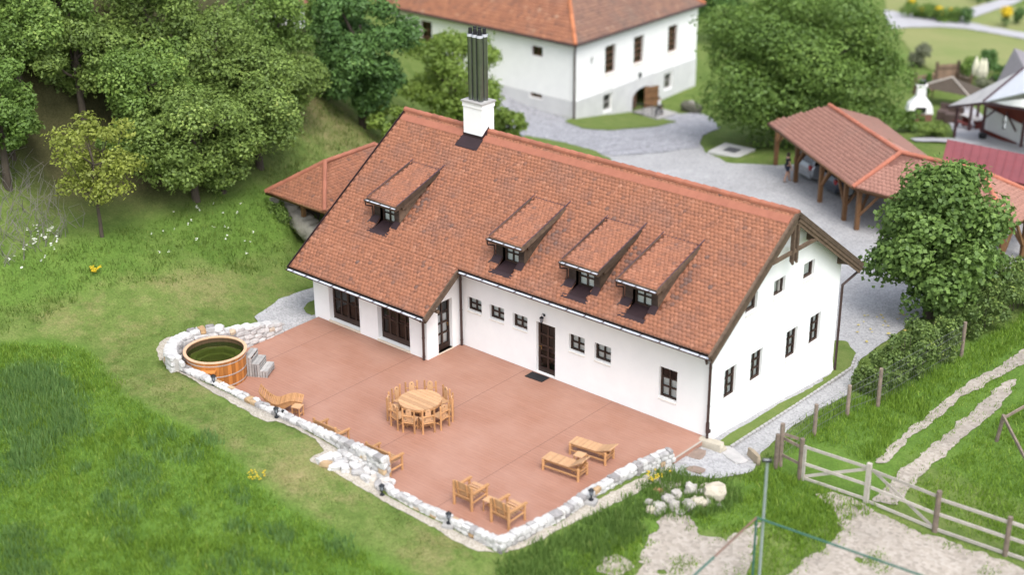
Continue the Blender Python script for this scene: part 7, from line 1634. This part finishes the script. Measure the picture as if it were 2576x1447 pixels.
def person(label, loc, rz, H, top_m, low_m, low_len, hair_m, shoe_m, stride=.18, arm=0.2, sleeves=.5):
    """standing or walking figure facing +y; low_len: 0 short .. 1 ankle"""
    t = thing('person', label, 'person', loc, rz); k = H/1.7
    P = lambda x, y, z: Vector((x*k, y*k, z*k))
    pel = P(0, 0, .95); ch = P(0, .01, 1.25); sh = P(0, 0, 1.42); nk = P(0, .015, 1.50); hd_ = P(0, .03, 1.60); ht = P(0, .02, 1.69)
    C = [[('pel', pel, .125*k), ('w', P(0, 0, 1.08), .105*k), ('ch', ch, .13*k), ('sh', sh, .10*k), ('nk', nk, .05*k), ('hd', hd_, .085*k), ('ht', ht, .065*k)], [('hd', hd_, .085*k), ('nose', P(0, .13, 1.60), .014*k)]]
    tops = [[('hem', P(0, 0, .88), .148*k), ('pel', pel, .15*k), ('w', P(0, 0, 1.08), .125*k), ('ch', ch, .148*k), ('sh', sh, .115*k)]]; lows = [[('pel', P(0, 0, .99), .145*k)]]; shoes = []
    for s, y in ((-1, stride), (1, -stride)):
        hip = P(s*.095, 0, .90); kn = P(s*.10, y*.75+.03, .49); an = P(s*.095, y*1.25-.02*abs(y), .08); toe = P(s*.105, y*1.25+.15, .03)
        C.append([('pel', pel, .125*k), ('hip%d' % s, hip, .092*k), ('kn%d' % s, kn, .058*k), ('an%d' % s, an, .038*k), ('toe%d' % s, toe, .03*k)])
        C[-1].insert(3, ('cf%d' % s, kn.lerp(an, .35)+P(0, -.02, 0), .055*k))
        e = hip.lerp(kn, .62) if low_len < .5 else an+P(0, 0, .05)
        lows.append([('pel', P(0, 0, .99), .145*k), ('hip%d' % s, hip, .112*k)]+([] if low_len < .5 else [('kn%d' % s, kn, .078*k)])+[('e%d' % s, e, (.095 if low_len < .5 else .062)*k)])
        b = MB(); b.rock(tuple(an.lerp(toe, .5)-P(0, 0, .02)), (.09*k, .26*k, .07*k), 0, .03, pw=3); b.build('shoe', shoe_m, t)
        sho = P(s*.17, 0, 1.40); el = P(s*.23, -y*.5*arm*3, 1.13); wr = P(s*.22, -y*.5*arm*3+.10, .90)
        hand = wr+P(0, .02, -.06); C.append([('sh', sh, .10*k), ('s%d' % s, sho, .055*k), ('el%d' % s, el, .04*k), ('wr%d' % s, wr, .026*k), ('h%d' % s, hand, .034*k)])
        for f in range(4):
            o_ = P(0, (f-1.5)*.018, -.03); L_ = (.065, .075, .07, .055)[f]; C.append([('h%d' % s, hand, .034*k), ('f%d%d' % (s, f), hand+o_+P(0, 0, -.02), .011*k), ('g%d%d' % (s, f), hand+o_+P(-s*.008, .004, -.02-L_*.55), .009*k), ('t%d%d' % (s, f), hand+o_+P(-s*.02, .006, -.02-L_), .008*k)])
        C.append([('h%d' % s, hand, .034*k), ('th%d' % s, hand+P(-s*.01, .045, -.02), .011*k), ('tt%d' % s, hand+P(-s*.016, .062, -.055), .009*k)])
        tops.append([('sh', sh, .115*k), ('s%d' % s, sho, .07*k), ('el%d' % s, sho.lerp(el, sleeves) if sleeves < 1 else el, .056*k)]+([('wr%d' % s, wr+P(0, 0, .03), .04*k)] if sleeves >= 1 else []))
    skin('body', C, SKINM, t, 2); skin('top', tops, top_m, t, 2); skin('shorts' if low_len < .5 else 'trousers', lows, low_m, t, 2)
    b = MB(); b.lathe([(.0, .115), (.06, .10), (.098, .05), (.105, 0), (.098, -.06), (.085, -.11)], n=14); b.v = [(x*k, (y-.015)*k+.02*k, z*k+1.62*k) for x, y, z in b.v]
    b.f = [f for f in b.f if not (sum(b.v[i][1] for i in f)/len(f) > .065*k and sum(b.v[i][2] for i in f)/len(f) < 1.665*k)]; b.var = b.var[:len(b.f)]; b.mi = b.mi[:len(b.f)]
    b.build('hair', hair_m, t, smooth=True)
    b = MB()
    for s in (-1, 1): b.rock(tuple(P(s*.032, .112, 1.615)), (.018*k, .01*k, .012*k), 0, 0, pw=2)
    b.box(tuple(P(0, .108, 1.565)), (.04*k, .01*k, .008*k)); b.build('face_features', mat('dark_eyes_lips', (.05, .03, .03), rough=.5), t)
    return t
BLK = mat('black_cloth', (.022, .022, .028), (.015, .015, .02), rough=.9, scale=9); WCL = mat('white_cloth', (.75, .76, .80), (.66, .67, .72), rough=.9, scale=9); NAVY = mat('dark_blue_cloth', (.03, .035, .06), (.02, .025, .045), rough=.9); HAIR = mat('dark_hair', (.05, .035, .025), (.03, .02, .015), rough=.6)
q = at(1979, 458); person('woman in dark top and dark shorts standing at the car under the carport', (q[0], q[1], q[2]), R(-42), 1.66, BLK, NAVY, 0, HAIR, RUBBER, .14)
q = at(1657, 294); person('person in long white shirt and dark trousers walking from the manor door', (q[0], q[1], q[2]+.1), R(-60), 1.32, WCL, NAVY, 1, HAIR, RUBBER, .24, sleeves=1)
